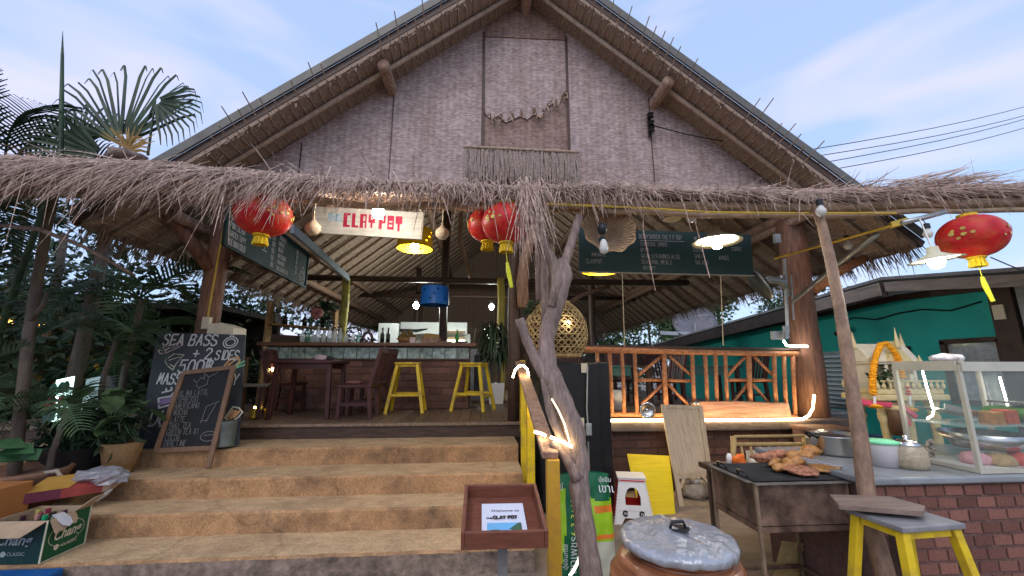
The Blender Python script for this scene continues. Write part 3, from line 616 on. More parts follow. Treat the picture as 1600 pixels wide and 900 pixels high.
plog([(812, 498, 2.95), (822, 530, 2.95), (838, 565, 2.95), (858, 598, 2.95)], [.035, .036, .04, .05], 'limb')
plog([(850, 590, 2.94), (858, 640, 2.92), (878, 690, 2.9), (897, 722, 2.9)], [.028, .03, .032, .04], 'limb')
plog([(862, 690, 2.9), (884, 712, 2.9), (903, 748, 2.88)], [.03, .036, .05], 'limb')
mb = MB(); mb.tube([pt(862, 480, Y=2.98), pt(905, 338, Y=3.08)], [.042, .036], 8); top(mb, 'wooden_pole', GREYLOG, 'straight brown pole leaning from driftwood fork up to the awning', 'pole', smooth=True)
for i, (u, va, vb, Y, lab) in enumerate(((842, 390, 470, 3.3, 'short grey stick hanging beside the bamboo basket, leftmost of the hanging sticks'), (851, 400, 520, 3.25, 'long thin grey stick hanging against the driftwood trunk, longest of the hanging sticks'), (860, 380, 470, 3.35, 'grey hanging stick between the driftwood fork and the bamboo basket'))):
    mb = MB(); mb.tube([pt(u-1, va, Y=Y), pt(u, (va+vb)/2, Y=Y), pt(u, vb, Y=Y)], [.03, .034, .028], 7, jit=.05); top(mb, 'hanging_stick', GREYLOG, lab, 'stick', 'sticks hanging at the driftwood post', smooth=True)
mb = MB(); P = [(1274, 322, 3.0), (1284, 352, 2.95), (1296, 400, 2.85), (1310, 470, 2.75), (1322, 545, 2.66), (1333, 620, 2.58), (1344, 690, 2.52), (1352, 760, 2.47), (1364, 830, 2.42), (1384, 905, 2.36), (1400, 970, 2.3)]
mb.tube([pt(*p[:2], Y=p[2]) for p in P], [.034, .036, .038, .039, .04, .042, .046, .046, .048, .05, .05], 9, jit=.05)
top(mb, 'wooden_pole', M('brown_debarked_pole', (.27, .165, .105), .6, .35, 8, .35, stretch=(4, 4, .6), dirt=(.12, .075, .05), dscale=5), 'crooked brown debarked pole beside the counter holding up the right awning', 'pole', smooth=True)
mb = MB(); P = [(88, 285, 4.3), (72, 360, 4.3), (60, 430, 4.3), (46, 520, 4.3), (37, 600, 4.3), (26, 700, 4.3), (18, 790, 4.3)]
mb.tube([pt(*p[:2], Y=p[2]) for p in P], [.042, .042, .044, .046, .046, .048, .05], 9, jit=.05)
mb.tube([pt(48, 500, Y=4.28), pt(66, 478, Y=4.25), pt(74, 455, Y=4.25)], [.025, .02, .015], 6)
top(mb, 'wooden_pole', TRUNK, 'grey rough pole among the dark palms holding up the left awning', 'pole', smooth=True)
mb = MB(); mb.tube([pt(0, 352, Y=3.5), pt(60, 358, Y=3.5), pt(130, 385, Y=3.6), pt(210, 430, Y=3.8)], [.02, .02, .017, .012], 6); top(mb, 'bare_branch', GREYLOG, 'thin bare branch crossing behind the grey left pole', 'branch', smooth=True)
# ------------------------------------------------------------ low brick wall with railing
lw_ = thing('low_brick_wall', 'low red brick wall with dark cement ledge under the wooden railing', 'wall', (3.4, 5.6, 0))
mb = MB(); mb.box((3.43, 5.76, .38), (3.62, .3, .76)); part(mb, 'wall_core', MORTAR, lw_)
mb = MB(); n = 24; xs = [1.62+(5.3-1.62)*i/n for i in range(n+1)]
mb.box((3.45, 5.7, .83), (3.7, .48, .14)); part(mb, 'ledge', CEM_DARK, lw_, bev=.02)
bricks(lw_, 1.64, 5.2, .02, .75, 5.602, .185, .088, .016, BRICKW)
pier = thing('brick_pier', 'squat brown brick pier at the end of the low wall beside the pot', 'pier', (4.5, 5.2, 0))
mb = MB(); mb.box((4.55, 5.17, .4), (.56, .5, .8)); part(mb, 'pier_core', MORTAR, pier)
bricks(pier, 4.28, 4.82, .02, .8, 4.915, .16, .075, .014, BRICKW); mb = MB(); mb.box((4.55, 5.16, .815), (.6, .54, .05)); part(mb, 'cap_slab', BRICKW, pier, bev=.015)
rl = thing('wooden_railing', 'reddish pole railing with crossed braces standing on the brick wall ledge', 'railing', (3.2, 5.65, .9))
YR_ = 5.66
def rp_(u, v, dy=0): return pt(u, v, Y=YR_+dy)
def lg(a, b, r, nm): mb = MB(); mb.tube([a, a.lerp(b, .5)+V((RND.uniform(-.008, .008), 0, RND.uniform(-.008, .008))), b], [r*1.05, r*.95, r], 8, jit=.07); return part(mb, nm, REDLOG, rl, True)
lg(rp_(905, 546), rp_(1245, 553), .042, 'top_rail'); lg(rp_(930, 647), rp_(1245, 652), .035, 'bottom_rail')
for u in (935.5, 955, 974, 994, 1040, 1084, 1104, 1120, 1135.5, 1172, 1212, 1227, 1241): lg(rp_(u-2.5, 550+.012*(u-935)), rp_(u+1.5, 647), .036 if u in (1040, 1172) else .029, 'baluster')
for a, c, b in ((994, 1040, 1084), (1135, 1172, 1212)):
    lg(rp_(a+2, 594, .05), rp_(c-4, 594, .05), .024, 'mid_rail'); lg(rp_(c+4, 594, .05), rp_(b-1, 595, .05), .024, 'mid_rail')
    lg(rp_(c-5, 556, .05), rp_(a+2, 587, .05), .023, 'brace'); lg(rp_(c+5, 556, .05), rp_(b-3, 587, .05), .023, 'brace')
    lg(rp_(c-4, 600, .05), rp_(a+8, 632, .05), .022, 'brace'); lg(rp_(c+4, 600, .05), rp_(b-9, 632, .05), .022, 'brace')
mb = MB(); mb.bar(rp_(905, 541, .1), rp_(1245, 546, .1), .16, .03); part(mb, 'hand_board', DARKWOOD, rl)
# things on the ledge
mb = MB(); P = [pt(u, v, Y=5.56) for u, v in ((1084, 628), (1150, 627), (1236, 630), (1241, 653), (1160, 654), (1088, 654))]; mb.prism([(p.x, p.z) for p in reversed(P)], (0, 5.6, 0), (1, 0, 0), (0, 0, 1), .05)
top(mb, 'weathered_plank', M('faded_painted_plank', (.25, .155, .09), .75, .35, 5, .4, stretch=(.4, 3, 4), col2=(.42, .2, .14), dirt=(.3, .27, .22), dscale=3), 'thick faded plank with traces of pink paint lying on the brick wall ledge', 'plank', bev=.01)
bt = thing('plastic_bottle', 'clear yellowish plastic bottle standing on the ledge beside the black refrigerator', 'bottle', pt(942, 659, Y=5.53))
c = pt(942, 659, Y=5.53); mb = MB(); mb.lathe([(.0, 0), (.045, .0), (.05, .02), (.046, .1), (.05, .18), (.048, .26), (.022, .32), (.02, .34), (0, .34)], c, 14); part(mb, 'bottle_body', GLASS('yellow_pet', (.85, .8, .35), .4), bt, True); mb = MB(); mb.lathe([(0, .34), (.022, .34), (.022, .37), (0, .37)], c, 12); part(mb, 'cap', WHITEP, bt)
c = pt(1010, 641, Y=5.5); mb = MB(); m = Matrix.Rotation(PI/2, 3, 'X'); mb.lathe([(0, .0), (.05, .0), (.07, .01), (.105, .045), (.115, .045), (.11, .055), (.07, .02), (0, .015)], c, 24, m, flute=.05)
mb.sphere(c+V((0, -.01, .0)), .03, 8, 6); top(mb, 'foil_dish', STEEL, 'crumpled round foil dish propped against the railing on the ledge', 'dish', smooth=True)
mb = MB(); mb.lathe([(0, 0), (.05, 0), (.05, .02), (.012, .05), (0, .05)], pt(1087, 631, Y=5.5), 10); top(mb, 'switch_knob', STEEL, 'little metal knob at the upper left end of the faded plank', 'knob', smooth=True)
# led strips
def led(name, lab, P, r=.011, m=LED): mb = MB(); mb.tube(P, r, 7); o = top(mb, name, m, lab, 'light strip', 'glowing LED strips', smooth=True); return o
led('led_strip', 'long bright LED strip along the brick wall ledge curling up at the pillar', [pt(u, v, Y=5.45) for u, v in ((936, 657), (1000, 656.5), (1100, 656.5), (1180, 656), (1254, 655), (1264, 649), (1270, 638), (1272, 617))], .014)
led('led_strip', 'short white LED strip wrapped around the thick brown pillar', [pt(1224, 532, Y=5.56), pt(1229, 540, Y=5.55), pt(1244, 541, Y=5.54), pt(1262, 541, Y=5.56)], .014, LEDW)
led('led_strip', 'hooked LED strip over the top end of the dark handrail', [pt(u, v, Y=4.4) for u, v in ((801, 590), (805, 578), (811, 572), (818, 571), (824, 577), (826, 587))], .010)
led('led_strip', 'curved LED strip hanging against the middle of the dark handrail', [pt(u, v, Y=4.0) for u, v in ((820, 613), (830, 618), (838, 626), (844, 636), (847, 647))], .010)
led('led_strip', 'short LED strip at the lower handrail, left of the driftwood fork', [pt(835, 674.5, Y=3.0), pt(844, 677, Y=3.0), pt(853, 681, Y=3.0)], .009)
led('led_strip', 'slanting LED strip ending at the driftwood trunk below its fork', [pt(860, 683, Y=2.86), pt(878, 690, Y=2.84), pt(894, 698, Y=2.82)], .009)
led('led_strip', 'dim white LED cord drooping in front of the green fertilizer bag', [pt(u, v, Y=3.12) for u, v in ((906, 838), (908, 858), (904, 876), (897, 890), (890, 900))], .011, EM('dim_led', (1, .97, .9), 1.6))
led('led_strip', 'dim LED loop on the driftwood limb beside the refrigerator cable', [pt(u, v, Y=2.84) for u, v in ((862, 623), (872, 640), (882, 662), (890, 690))], .006, EM('faint_led', (1, .85, .55), 2.0))
# black refrigerator with tags and cable
fr = thing('black_refrigerator', 'tall matt black refrigerator between the steps and the brick wall', 'refrigerator', (1.1, 5.1, 0))
mb = MB(); mb.box((1.13, 5.12, .84), (.86, .56, 1.66)); part(mb, 'cabinet', BLACK, fr, bev=.015)
mb = MB(); mb.box((1.06, 4.8, .86), (.7, .06, 1.58)); part(mb, 'door', BLACK, fr, bev=.012)
for u, v in ((913, 575), (908, 665)):
    mb = MB(); c = pt(u, v, Y=4.75); mb.box(c, (.075, .012, .11 if v < 600 else .17)); part(mb, 'hinge_tag', CREAM, fr, bev=.003)
mb = MB(); mb.tube([pt(918, 572, Y=4.74), pt(917, 640, Y=4.74), pt(919, 670, Y=4.73)], .009, 6); mb.tube([pt(919, 690, Y=4.73), pt(921, 740, Y=4.74), pt(922, 765, Y=4.74)], .009, 6); part(mb, 'cable', GALV, fr)
mb = MB(); mb.box(pt(920, 671, Y=4.73), (.07, .04, .14)); part(mb, 'switch_box', GALV, fr, bev=.012)
# handrail of the steps
hr = thing('step_handrail', 'dark wooden handrail on yellow steel posts beside the cement steps', 'handrail', (.5, 3.0, 0))
a, b = pt(812, 567, Y=5.0), pt(860, 712, Y=2.84)
mb = MB(); mb.bar(a, a.lerp(b, .5)+V((0, 0, .0)), .11, .05); mb.bar(a.lerp(b, .5), b, .11, .05); part(mb, 'rail_board', LOG, hr, bev=.008)
for x, y, u0, m, s in ((.52, 4.86, 0, YELLOW, .07), (.515, 4.18, 0, YELLOW, .075), (.5, 2.86, 0, OCHRE, .085)):
    t = (a.y-y)/(a.y-b.y); zt_ = a.z+(b.z-a.z)*t-.03; mb = MB(); mb.box((x, y, zt_/2), (s, s, zt_)); part(mb, 'rail_post', m, hr, bev=.006)
mb = MB(); mb.box((.56, 5.36, 1.25), (.07, .07, .9)); part(mb, 'rail_post', YELLOW, hr, bev=.006)
# ------------------------------------------------------------ counter with brick front
ct = thing('brick_counter', 'brick fronted counter with grey polished top carrying pots and the glass case', 'counter', (4, 3, 0))
mb = MB(); mb.box((4.3, 3.1, .43), (3.6, .98, .86)); part(mb, 'counter_core', MORTAR, ct)
mb = MB(); mb.box((4.3, 3.1, .88), (3.66, 1.06, .045)); part(mb, 'counter_top', M('grey_polished_top', (.25, .27, .28), .25, .25, 6, .03, dirt=(.16, .15, .15), dscale=3), ct, bev=.012)
bricks(ct, 2.5, 5.2, .02, .86, 2.606, .125, .062, .014, BRICK)
# ------------------------------------------------------------ teal house on the right
TEAL = M('teal_wall_paint', (.028, .5, .44), .55, .1, 3, .06, dirt=(.02, .4, .36), dscale=1.2, damt=.5)
th = thing('teal_house', 'teal painted house with grey eaves and louvred shutters beyond the spirit house', 'house', (7.5, 8, 0))
mb = MB(); mb.prism([(3.6, 0), (15, 0), (15, 2.5), (6.2, 2.86), (3.6, 2.72)], (7.3, 0, 0), (0, 1, 0), (0, 0, 1), .2); 
mb.v = [V((7.3+(7.3-q.x if q.x < 7.3 else q.x-7.3), q.y, q.z)) for q in mb.v]; part(mb, 'wall', TEAL, th)
ROOFM = M('grey_roof_sheet', (.3, .29, .29), .6, .25, 6, .1, dirt=(.15, .14, .13), dscale=2)
WEATH = M('weathered_grey_board', (.32, .27, .225), .8, .3, 6, .3, stretch=(1, .5, 3))
r0, r1, r2 = V((6.75, 15.5, 2.46)), V((6.75, 6.1, 3.06)), V((6.75, 3.2, 2.62))
for p, q in ((r0, r1), (r1, r2)):
    mb = MB(); ex = V((6, 0, 0)); up = V((0, 0, .05)); mb.add([p, q, q+ex, p+ex, p+up, q+up, q+ex+up, p+ex+up], [(0, 1, 2, 3), (7, 6, 5, 4), (0, 4, 5, 1), (1, 5, 6, 2), (2, 6, 7, 3), (3, 7, 4, 0)]); part(mb, 'roof', ROOFM, th)
mb = MB(); mb.bar(r0+V((.03, 0, -.16)), r1+V((.03, -.02, -.16)), .04, .26); part(mb, 'fascia_board', M('dark_fascia', (.07, .055, .05), .8, .3, 6), th)
mb = MB(); mb.bar(r1+V((.0, 1.6, -.25)), r1+V((.0, .05, -.15)), .05, .22); part(mb, 'fascia_board', WEATH, th)
mb = MB(); mb.bar(r1+V((.03, 0, -.12)), r2+V((.03, 0, -.12)), .04, .16); part(mb, 'fascia_board', WEATH, th)
mb = MB(); mb.bar((7.24, 15, 2.42), (7.24, 6.3, 2.8), .08, .1); mb.bar((7.24, 6.3, 2.8), (7.24, 3.6, 2.66), .08, .1); part(mb, 'eave_beam', DARKWOOD, th)
mb = MB(); mb.box((7.2, 4.88, 1.4), (.2, .26, 2.8)); part(mb, 'corner_post', M('dark_brown_post', (.07, .045, .035), .6, .2, 6), th, bev=.01)
mb = MB(); mb.box((7.15, 4.62, 1.4), (.14, .14, 2.8)); part(mb, 'corner_post', M('grey_post', (.35, .36, .36), .6, .2, 6), th, bev=.01)
mb = MB(); mb.box((7.08, 4.9, 2.35), (.02, .12, .2)); part(mb, 'switch_box', CREAM, th)
mb = MB(); mb.tube([(7.27, 7.6-.4*i, 2.52+.05*math.sin(i*2.2)) for i in range(7)], .012, 5); mb.sphere((7.2, 7.35, 2.35), .06, 8, 6); part(mb, 'cable', BLACKP, th)
sh = MB(); 
for y, z0, z1, h in ((8.2, .86, 1.9, .06),): pass
mb = MB(); ys, ye, za, zb_ = 8.28, 7.4, .84, 1.9
for bx in (((7.25, ys, (za+zb_)/2), (.06, .06, zb_-za)), ((7.25, ye, (za+zb_)/2), (.06, .06, zb_-za)), ((7.25, (ys+ye)/2, zb_), (.06, .94, .06)), ((7.25, (ys+ye)/2, za), (.06, .94, .06))): mb.box(*bx)
part(mb, 'shutter_frame', M('grey_green_frame', (.3, .36, .36), .5), th)
SLAT = M('pale_blue_slat', (.6, .66, .68), .4, .06, 5, .02)
for k in range(11):
    mb = MB(); mb.box((7.22, (ys+ye)/2, za+.09+k*.091), (.11, .84, .014), Matrix.Rotation(math.radians(-38), 3, 'Y')); part(mb, 'slat', SLAT, th)
for ya, yb, za, zb_ in ((5.78, 5.08, 1.1, 2.0), (6.75, 6.35, 1.1, 1.93)):
    mb = MB()
    for bx in (((7.26, ya, (za+zb_)/2), (.08, .07, zb_-za)), ((7.26, yb, (za+zb_)/2), (.08, .07, zb_-za)), ((7.26, (ya+yb)/2, zb_), (.08, ya-yb+.07, .07)), ((7.26, (ya+yb)/2, za), (.08, ya-yb+.07, .07))): mb.box(*bx)
    f = part(mb, 'window_frame', DARKWOOD, th); mb = MB(); mb.box((7.28, (ya+yb)/2, (za+zb_)/2), (.012, ya-yb-.06, zb_-za-.06)); part(mb, 'pane', GLASS('window_glass', (.5, .56, .58), .75, .08), f)
    mb = MB()
    for k in range(5): mb.box((7.265, (ya+yb)/2, za+.1+k*.18), (.01, ya-yb-.08, .012))
    part(mb, 'glazing_bar', GALV, f, kind='stuff')
# satellite dish on the far roof
sd_ = thing('satellite_dish', 'dark mesh satellite dish standing above the far house roof', 'dish', pt(1085, 520, Y=13.5)); c = pt(1085, 505, Y=13.5); m = Matrix.Rotation(math.radians(-25), 3, 'Y') @ Matrix.Rotation(math.radians(62), 3, 'X')
mb = MB(); mb.lathe([(0, -.18), (.3, -.15), (.55, -.06), (.75, .05), (.76, .06), (.55, -.04), (0, -.16)], c, 24, m); part(mb, 'reflector', M('grey_mesh_dish', (.16, .16, .18), .5, .15, 9, 0), sd_, True)
mb = MB(); mb.tube([c+m @ V((.7, 0, .0)), c+m @ V((0, 0, .5))], .02, 5); mb.tube([c+m @ V((-.6, .3, .0)), c+m @ V((0, 0, .5))], .02, 5); mb.tube([c, c+V((0, .1, -1.1))], .05, 6); mb.bar(c+V((-1.3, 0, -.35)), c+V((.1, 0, -.4)), .15, .12); part(mb, 'feed_arm', GALV, sd_, kind='stuff')
# grey crates below the shutter
cr = thing('grey_crate', 'grey plastic crate stacked low against the teal wall below the shutter', 'crate', (5.6, 6.3, 0))
mb = MB(); c = pt(1308, 668, Y=6.2); mb.box((c.x, 6.4, c.z*.5+.1), (.8, .5, c.z+.2)); part(mb, 'crate_body', M('grey_crate_plastic', (.17, .18, .19), .5, .1, 5), cr, bev=.02)
for k in range(3): mb = MB(); mb.box((c.x-.25+.25*k, 6.14, c.z+.06), (.17, .01, .08)); part(mb, 'handle_slot', BLACKP, cr)
mb = MB(); mb.box((c.x, 6.4, c.z+.22), (.84, .54, .04)); part(mb, 'rim', M('grey_rim', (.26, .27, .28), .5), cr, bev=.01)
# overhead wires
for i, (a, b) in enumerate((((1240, 238), (1700, 138)), ((1250, 248), (1700, 152)), ((1265, 258), (1700, 155)), ((1283, 268), (1700, 168)))):
    p, q = pt(*a, Y=9), pt(*b, Y=12); mb = MB(); mb.tube([p.lerp(q, t/8)+V((0, 0, -.22*math.sin(PI*t/8))) for t in range(9)], .012, 5)
    top(mb, 'overhead_wire', BLACKP, ['topmost overhead wire crossing the evening sky beside the gable', 'second overhead wire from the top beside the gable', 'third overhead wire, almost touching the second one', 'lowest overhead wire above the teal house'][i], 'wire', 'overhead wires')
mb = MB(); p, q = pt(1548, 402, Y=4), pt(1700, 450, Y=4); mb.tube([p.lerp(q, t/6)+V((0, 0, -.05*math.sin(PI*t/6))) for t in range(7)], .007, 5); top(mb, 'hanging_wire', BLACKP, 'thin wire sagging from the rightmost red lantern to the picture edge', 'wire')
# ------------------------------------------------------------ spirit house
SP = M('cream_gold_paint', (.64, .52, .27), .5, .15, 9, .15, dirt=(.42, .28, .08), dscale=6)
SPL = M('pale_cream_paint', (.66, .6, .45), .55, .1, 9, .1)
sx, sy = 4.42, 4.12
sp = thing('spirit_house', 'cream and gold spirit house on columns hung with marigold garlands', 'spirit house', (sx, sy, 0))
for dx in (-.36, -.02, .34):
    for dy in (-.24, .24):
        mb = MB(); mb.lathe([(.075, .1), (.09, .14), (.06, .3), (.055, .9), (.06, 1.05), (.085, 1.1), (.06, 1.14), (.1, 1.25), (.11, 1.27)], (sx+dx, sy+dy, 0), 10); part(mb, 'column', SP, sp, True)
mb = MB(); mb.box((sx, sy, .05), (1.1, .8, .1)); mb.box((sx, sy, .13), (.98, .7, .06)); part(mb, 'base', SP, sp, bev=.015)
mb = MB(); mb.box((sx, sy, 1.3), (1.02, .78, .06)); mb.box((sx, sy, 1.36), (.94, .7, .06)); part(mb, 'platform', SP, sp, bev=.012)
mb = MB()
for i in range(12):
    for y in (-.36, .36): mb.lathe([(.018, 1.39), (.028, 1.43), (.014, 1.46), (.022, 1.49)], (sx-.46+.92*i/11, sy+y, 0), 6)
mb.bar((sx-.48, sy-.36, 1.495), (sx+.48, sy-.36, 1.495), .04, .02); part(mb, 'balustrade', SP, sp, kind='stuff')
mb = MB(); hx, hy = sx-.07, sy+.03; mb.box((hx, hy+.2, 1.56), (.62, .04, .36))
for dx in (-.3, -.1, .1, .3): mb.box((hx+dx, hy-.2, 1.56), (.05, .05, .36))
for dy in (0,): mb.box((hx-.3, hy, 1.56), (.04, .4, .36)); mb.box((hx+.3, hy, 1.56), (.04, .4, .36))
mb.box((hx, hy, 1.745), (.7, .52, .03)); part(mb, 'shrine_body', SPL, sp, bev=.006)
for dx in (-.2, 0, .2): mb = MB(); mb.prism([(-.075, 0)]+ring(0, -.02, .075, .08, 8, PI, 0)+[(.075, 0)], (hx+dx, hy-.225, 1.72), (1, 0, 0), (0, 0, 1), .02); part(mb, 'arch', SPL, sp)
mb = MB(); mb.prism([(-.36, 1.76), (.36, 1.76), (.0, 2.02)] if False else [(-.3, 1.76), (.3, 1.76), (.1, 1.96), (0, 2.03), (-.1, 1.96)], (hx+.36, hy, 0), (0, 1, 0), (0, 0, 1), .72); part(mb, 'roof', SPL, sp, bev=.008)
mb = MB(); mb.prism([(-.2, 0), (.2, 0), (.06, .17), (0, .3), (-.06, .17)], (hx+.06, hy-.3, 1.76), (1, 0, 0), (0, 0, 1), .3); part(mb, 'roof_gable', SP, sp, bev=.006)
for x, y, h, z in ((hx-.36, hy, .2, 2.02), (hx+.36, hy, .18, 2.02), (hx+.06, hy-.3, .24, 2.02), (hx-.36, hy-.3, .1, 1.76), (hx+.34, hy-.3, .1, 1.76)):
    mb = MB(); mb.lathe([(.04, -.06), (.035, 0), (.018, h*.45), (.008, h*.8), (0, h)], (x, y, z), 8); part(mb, 'finial', SP, sp, True)
for x, y in ((sx-.12, sy-.28), (sx+.08, sy-.3)): mb = MB(); mb.lathe([(.0, 0), (.03, .01), (.035, .06), (.02, .12), (.028, .15), (.018, .19), (0, .2)], (x, y, 1.39), 8); part(mb, 'figurine', SPL, sp, True)
for ch in sp.children:
    for v in ch.data.vertices:
        v.co.x = (v.co.x+.0)*.8+.03; v.co.y *= .55
        if v.co.z > 1.39: v.co.z = 1.39+(v.co.z-1.39)*.74
def garland(P, lab, r=.035, m=None, nm='marigold_garland'):
    t = thing(nm, lab, 'garland', P[0], 'garlands on the spirit house'); mb = MB(); tot = sum((b-a).length for a, b in zip(P, P[1:])); n = int(tot/.028)
    for i in range(n+1):
        s = tot*i/n
        for a, b in zip(P, P[1:]):
            if s <= (b-a).length+1e-6: q = a.lerp(b, min(1, s/(b-a).length)); break
            s -= (b-a).length
        mb.sphere(q+V((RND.uniform(-.004, .004),)*3), (r*RND.uniform(.85, 1.1), r*RND.uniform(.85, 1.1), r*.62), 8, 5)
    part(mb, 'blossoms', m or MARI, t, kind='stuff'); return t
MARI = M('marigold_orange', (.8, .33, .01), .7, .25, 40, .3)
gy = sy-.42
t = garland([pt(u, v, Y=3.86) for u, v in ((1377, 538), (1370, 552), (1366, 568), (1364, 582), (1363, 600), (1365, 615))], 'thick orange marigold garland hanging down the front left of the spirit house', .034)
mb = MB(); 
for i in range(5): mb.sphere(pt(1366.5, 619+i*3, Y=3.86), .014, 6, 4)
part(mb, 'jasmine_string', WHITE, t); mb = MB(); mb.lathe([(.02, 0), (.07, -.02), (.05, -.04), (0, -.03)], pt(1367, 631, Y=3.86), 10, flute=.2); part(mb, 'tail_flower', MARI, t)
garland([pt(u, v, Y=3.95) for u, v in ((1384, 536), (1394, 545), (1402, 556), (1406, 572), (1410, 588))], 'orange marigold garland draped over the right roof slope of the spirit house', .033)
t = garland([pt(u, v, Y=3.9) for u, v in ((1418, 606), (1420, 616))], 'small red garland with white string hanging at the platform corner', .022, REDP)
mb = MB()
for i in range(6): mb.sphere(pt(1421+i*.3, 619+i*2.6, Y=3.9), .013, 6, 4)
part(mb, 'jasmine_string', WHITE, t); mb = MB(); mb.lathe([(.02, 0), (.06, -.01), (.04, -.035), (0, -.03)], pt(1424, 637, Y=3.9), 10, flute=.2); part(mb, 'tail_flower', MARI, t)
mb = MB(); P = [pt(u, v, Y=3.88) for u, v in ((1344, 627), (1362, 631), (1380, 632), (1396, 633), (1410, 636), (1420, 643), (1432, 652))]
for i, (a, b) in enumerate(zip(P, P[1:])): mb.bar(a, b, .03, .05 if i else .06, (0, 0, 1))
mb.bar(pt(1404, 632, Y=3.87), pt(1412, 645, Y=3.87), .04, .03); mb.bar(pt(1406, 636, Y=3.86), pt(1422, 665, Y=3.86), .02, .05)
top(mb, 'pink_cloth', M('pink_cloth', (.6, .07, .13), .8, .15, 12, .3), 'pink cloth sash knotted around the spirit house columns', 'sash', bev=.012)
mb = MB(); leafcloud(mb, pt(1382, 588, Y=3.95), (.12, .06, .1), 90, .07, 6); top(mb, 'offering_leaves', LEAF, 'green sprig of offering leaves on the spirit house platform', 'leaves')
jw = thing('incense_jar', 'brown cylindrical incense jar standing between the spirit house columns', 'jar', pt(1403, 685, Y=3.9)); c = pt(1403, 680, Y=3.9)
mb = MB(); mb.lathe([(0, 0), (.05, 0), (.055, .3), (.04, .32), (0, .31)], c, 12); part(mb, 'jar_body', M('brown_glaze', (.16, .085, .05), .4), jw, True); mb = MB(); mb.lathe([(.057, .25), (.06, .27), (.057, .29)], c, 12); part(mb, 'band', SP, jw)
mb = MB(); mb.box((4.9, 4.9, .62), (.5, .4, .3)); top(mb, 'blue_bag', M('navy_cloth', (.02, .05, .12), .8, .3, 9, .4), 'dark blue cloth bag lying behind the spirit house columns', 'bag', bev=.08)
# ------------------------------------------------------------ on the counter
CZ = .905
def lathe_thing(nm, lab, cat, c, prof, m, n=20, group=None): 
    t = thing(nm, lab, cat, c, group); mb = MB(); mb.lathe(prof, c, n); part(mb, nm.split('_')[-1]+'_body', m, t, True); return t
c = V((3.3, 3.12, CZ))
c = pt(1382, 727, Z=CZ); t = lathe_thing('plastic_tub', 'cloudy white plastic tub with mint green lid on the counter', 'tub', c, [(0, 0), (.085, 0), (.1, .15), (.1, .155), (0, .155)], M('milky_plastic', (.6, .56, .56), .35, .05, 5, 0))
mb = MB(); mb.lathe([(0, .155), (.108, .155), (.108, .175), (0, .18)], c, 20); part(mb, 'lid', M('mint_lid', (.25, .75, .4), .4, .05, 5, 0), t, True)
c = pt(1423, 730, Z=CZ); t = thing('glass_jar', 'squat glass jar of dark sauce between mint tub and glass case', 'jar', c)
mb = MB(); mb.lathe([(0, 0), (.1, 0), (.105, .03), (.105, .12), (.085, .15), (.08, .155)], c, 22); part(mb, 'jar_body', GLASS('jar_glass', (.75, .62, .42), .45), t, True)
mb = MB(); mb.lathe([(0, .004), (.096, .004), (.1, .045), (0, .045)], c, 20); part(mb, 'sauce', M('dark_sauce', (.03, .018, .012), .2), t, True)
mb = MB(); mb.lathe([(.085, .15), (.088, .16), (.05, .185), (.015, .19), (.02, .215), (0, .22)], c, 20); part(mb, 'lid', STEEL, t, True)
c = V((2.95, 3.3, CZ)); t = thing('stock_pot', 'wide stainless pot with black handles behind the grilled meat', 'pot', c)
mb = MB(); mb.lathe([(0, 0), (.16, 0), (.17, .02), (.17, .14), (.18, .15), (.165, .15), (.15, .03), (0, .03)], c, 28); part(mb, 'pot_body', STEEL, t, True); mb = MB(); mb.lathe([(.17, .155), (.12, .172), (.03, .18), (0, .18)], c, 28); part(mb, 'lid', STEEL, t, True)
for s in (-1, 1): mb = MB(); mb.tube([c+V((s*.17, -.04, .13)), c+V((s*.23, -.03, .17)), c+V((s*.23, .03, .17)), c+V((s*.17, .04, .13))], .011, 6); part(mb, 'handle', BLACKP, t, True)
mb = MB(); mb.box((3.05, 3.45, CZ+.05), (.3, .2, .1)); t = top(mb, 'baking_tin', STEEL, 'black rimmed steel tray behind the stock pot on the counter', 'tray', bev=.01)
# glass display case
gx, gy0, gy1, gz0, gz1, gx1 = 3.36, 2.62, 3.06, CZ, 1.615, 5.0
gc = thing('display_case', 'aluminium framed glass food case standing on the brick counter', 'display case', (4, 2.8, CZ))
AL = M('cream_aluminium', (.55, .52, .42), .4, .08, 6, .02, metal=.3)
def fb(a, b, w_=.026, m=AL, nm='frame_bar'): mb = MB(); mb.bar(a, b, w_, w_); part(mb, nm, m, gc)
for x in (gx, gx1):
    for y in (gy0, gy1): fb((x, y, gz0), (x, y, gz1))
fb((4.1, gy1, gz0), (4.1, gy1, gz1))
for z in (gz0+.014, gz1):
    for y in (gy0, gy1): fb((gx+.013, y, z), (gx1-.013, y, z))
    fb((gx, gy0+.013, z), (gx, gy1-.013, z))
mb = MB(); mb.bar((gx-.015, gy0, gz1+.0), (gx-.015, gy1, gz1+.0), .012, .07); mb.bar((gx, gy0-.02, gz1-.005), (gx1, gy0-.02, gz1-.005), .012, .065); part(mb, 'fascia_strip', AL, gc)
for nm, a in (('front_pane', [(gx, gy0, gz0), (gx1, gy0, gz0), (gx1, gy0, gz1), (gx, gy0, gz1)]), ('side_pane', [(gx, gy1, gz0), (gx, gy0, gz0), (gx, gy0, gz1), (gx, gy1, gz1)]), ('back_pane', [(gx, gy1, gz0), (gx1, gy1, gz0), (gx1, gy1, gz1), (gx, gy1, gz1)])):
    mb = MB(); mb.add(a, [(0, 1, 2, 3)]); part(mb, nm, GLASSD, gc)
mb = MB(); mb.box((gx+.82, (gy0+gy1)/2, gz0+.02), (1.62, .42, .012)); part(mb, 'floor_tray', WHITEP, gc)
mb = MB(); mb.box((gx+.82, (gy0+gy1)/2, 1.2), (1.6, .36, .012)); part(mb, 'glass_shelf', GLASSC, gc)
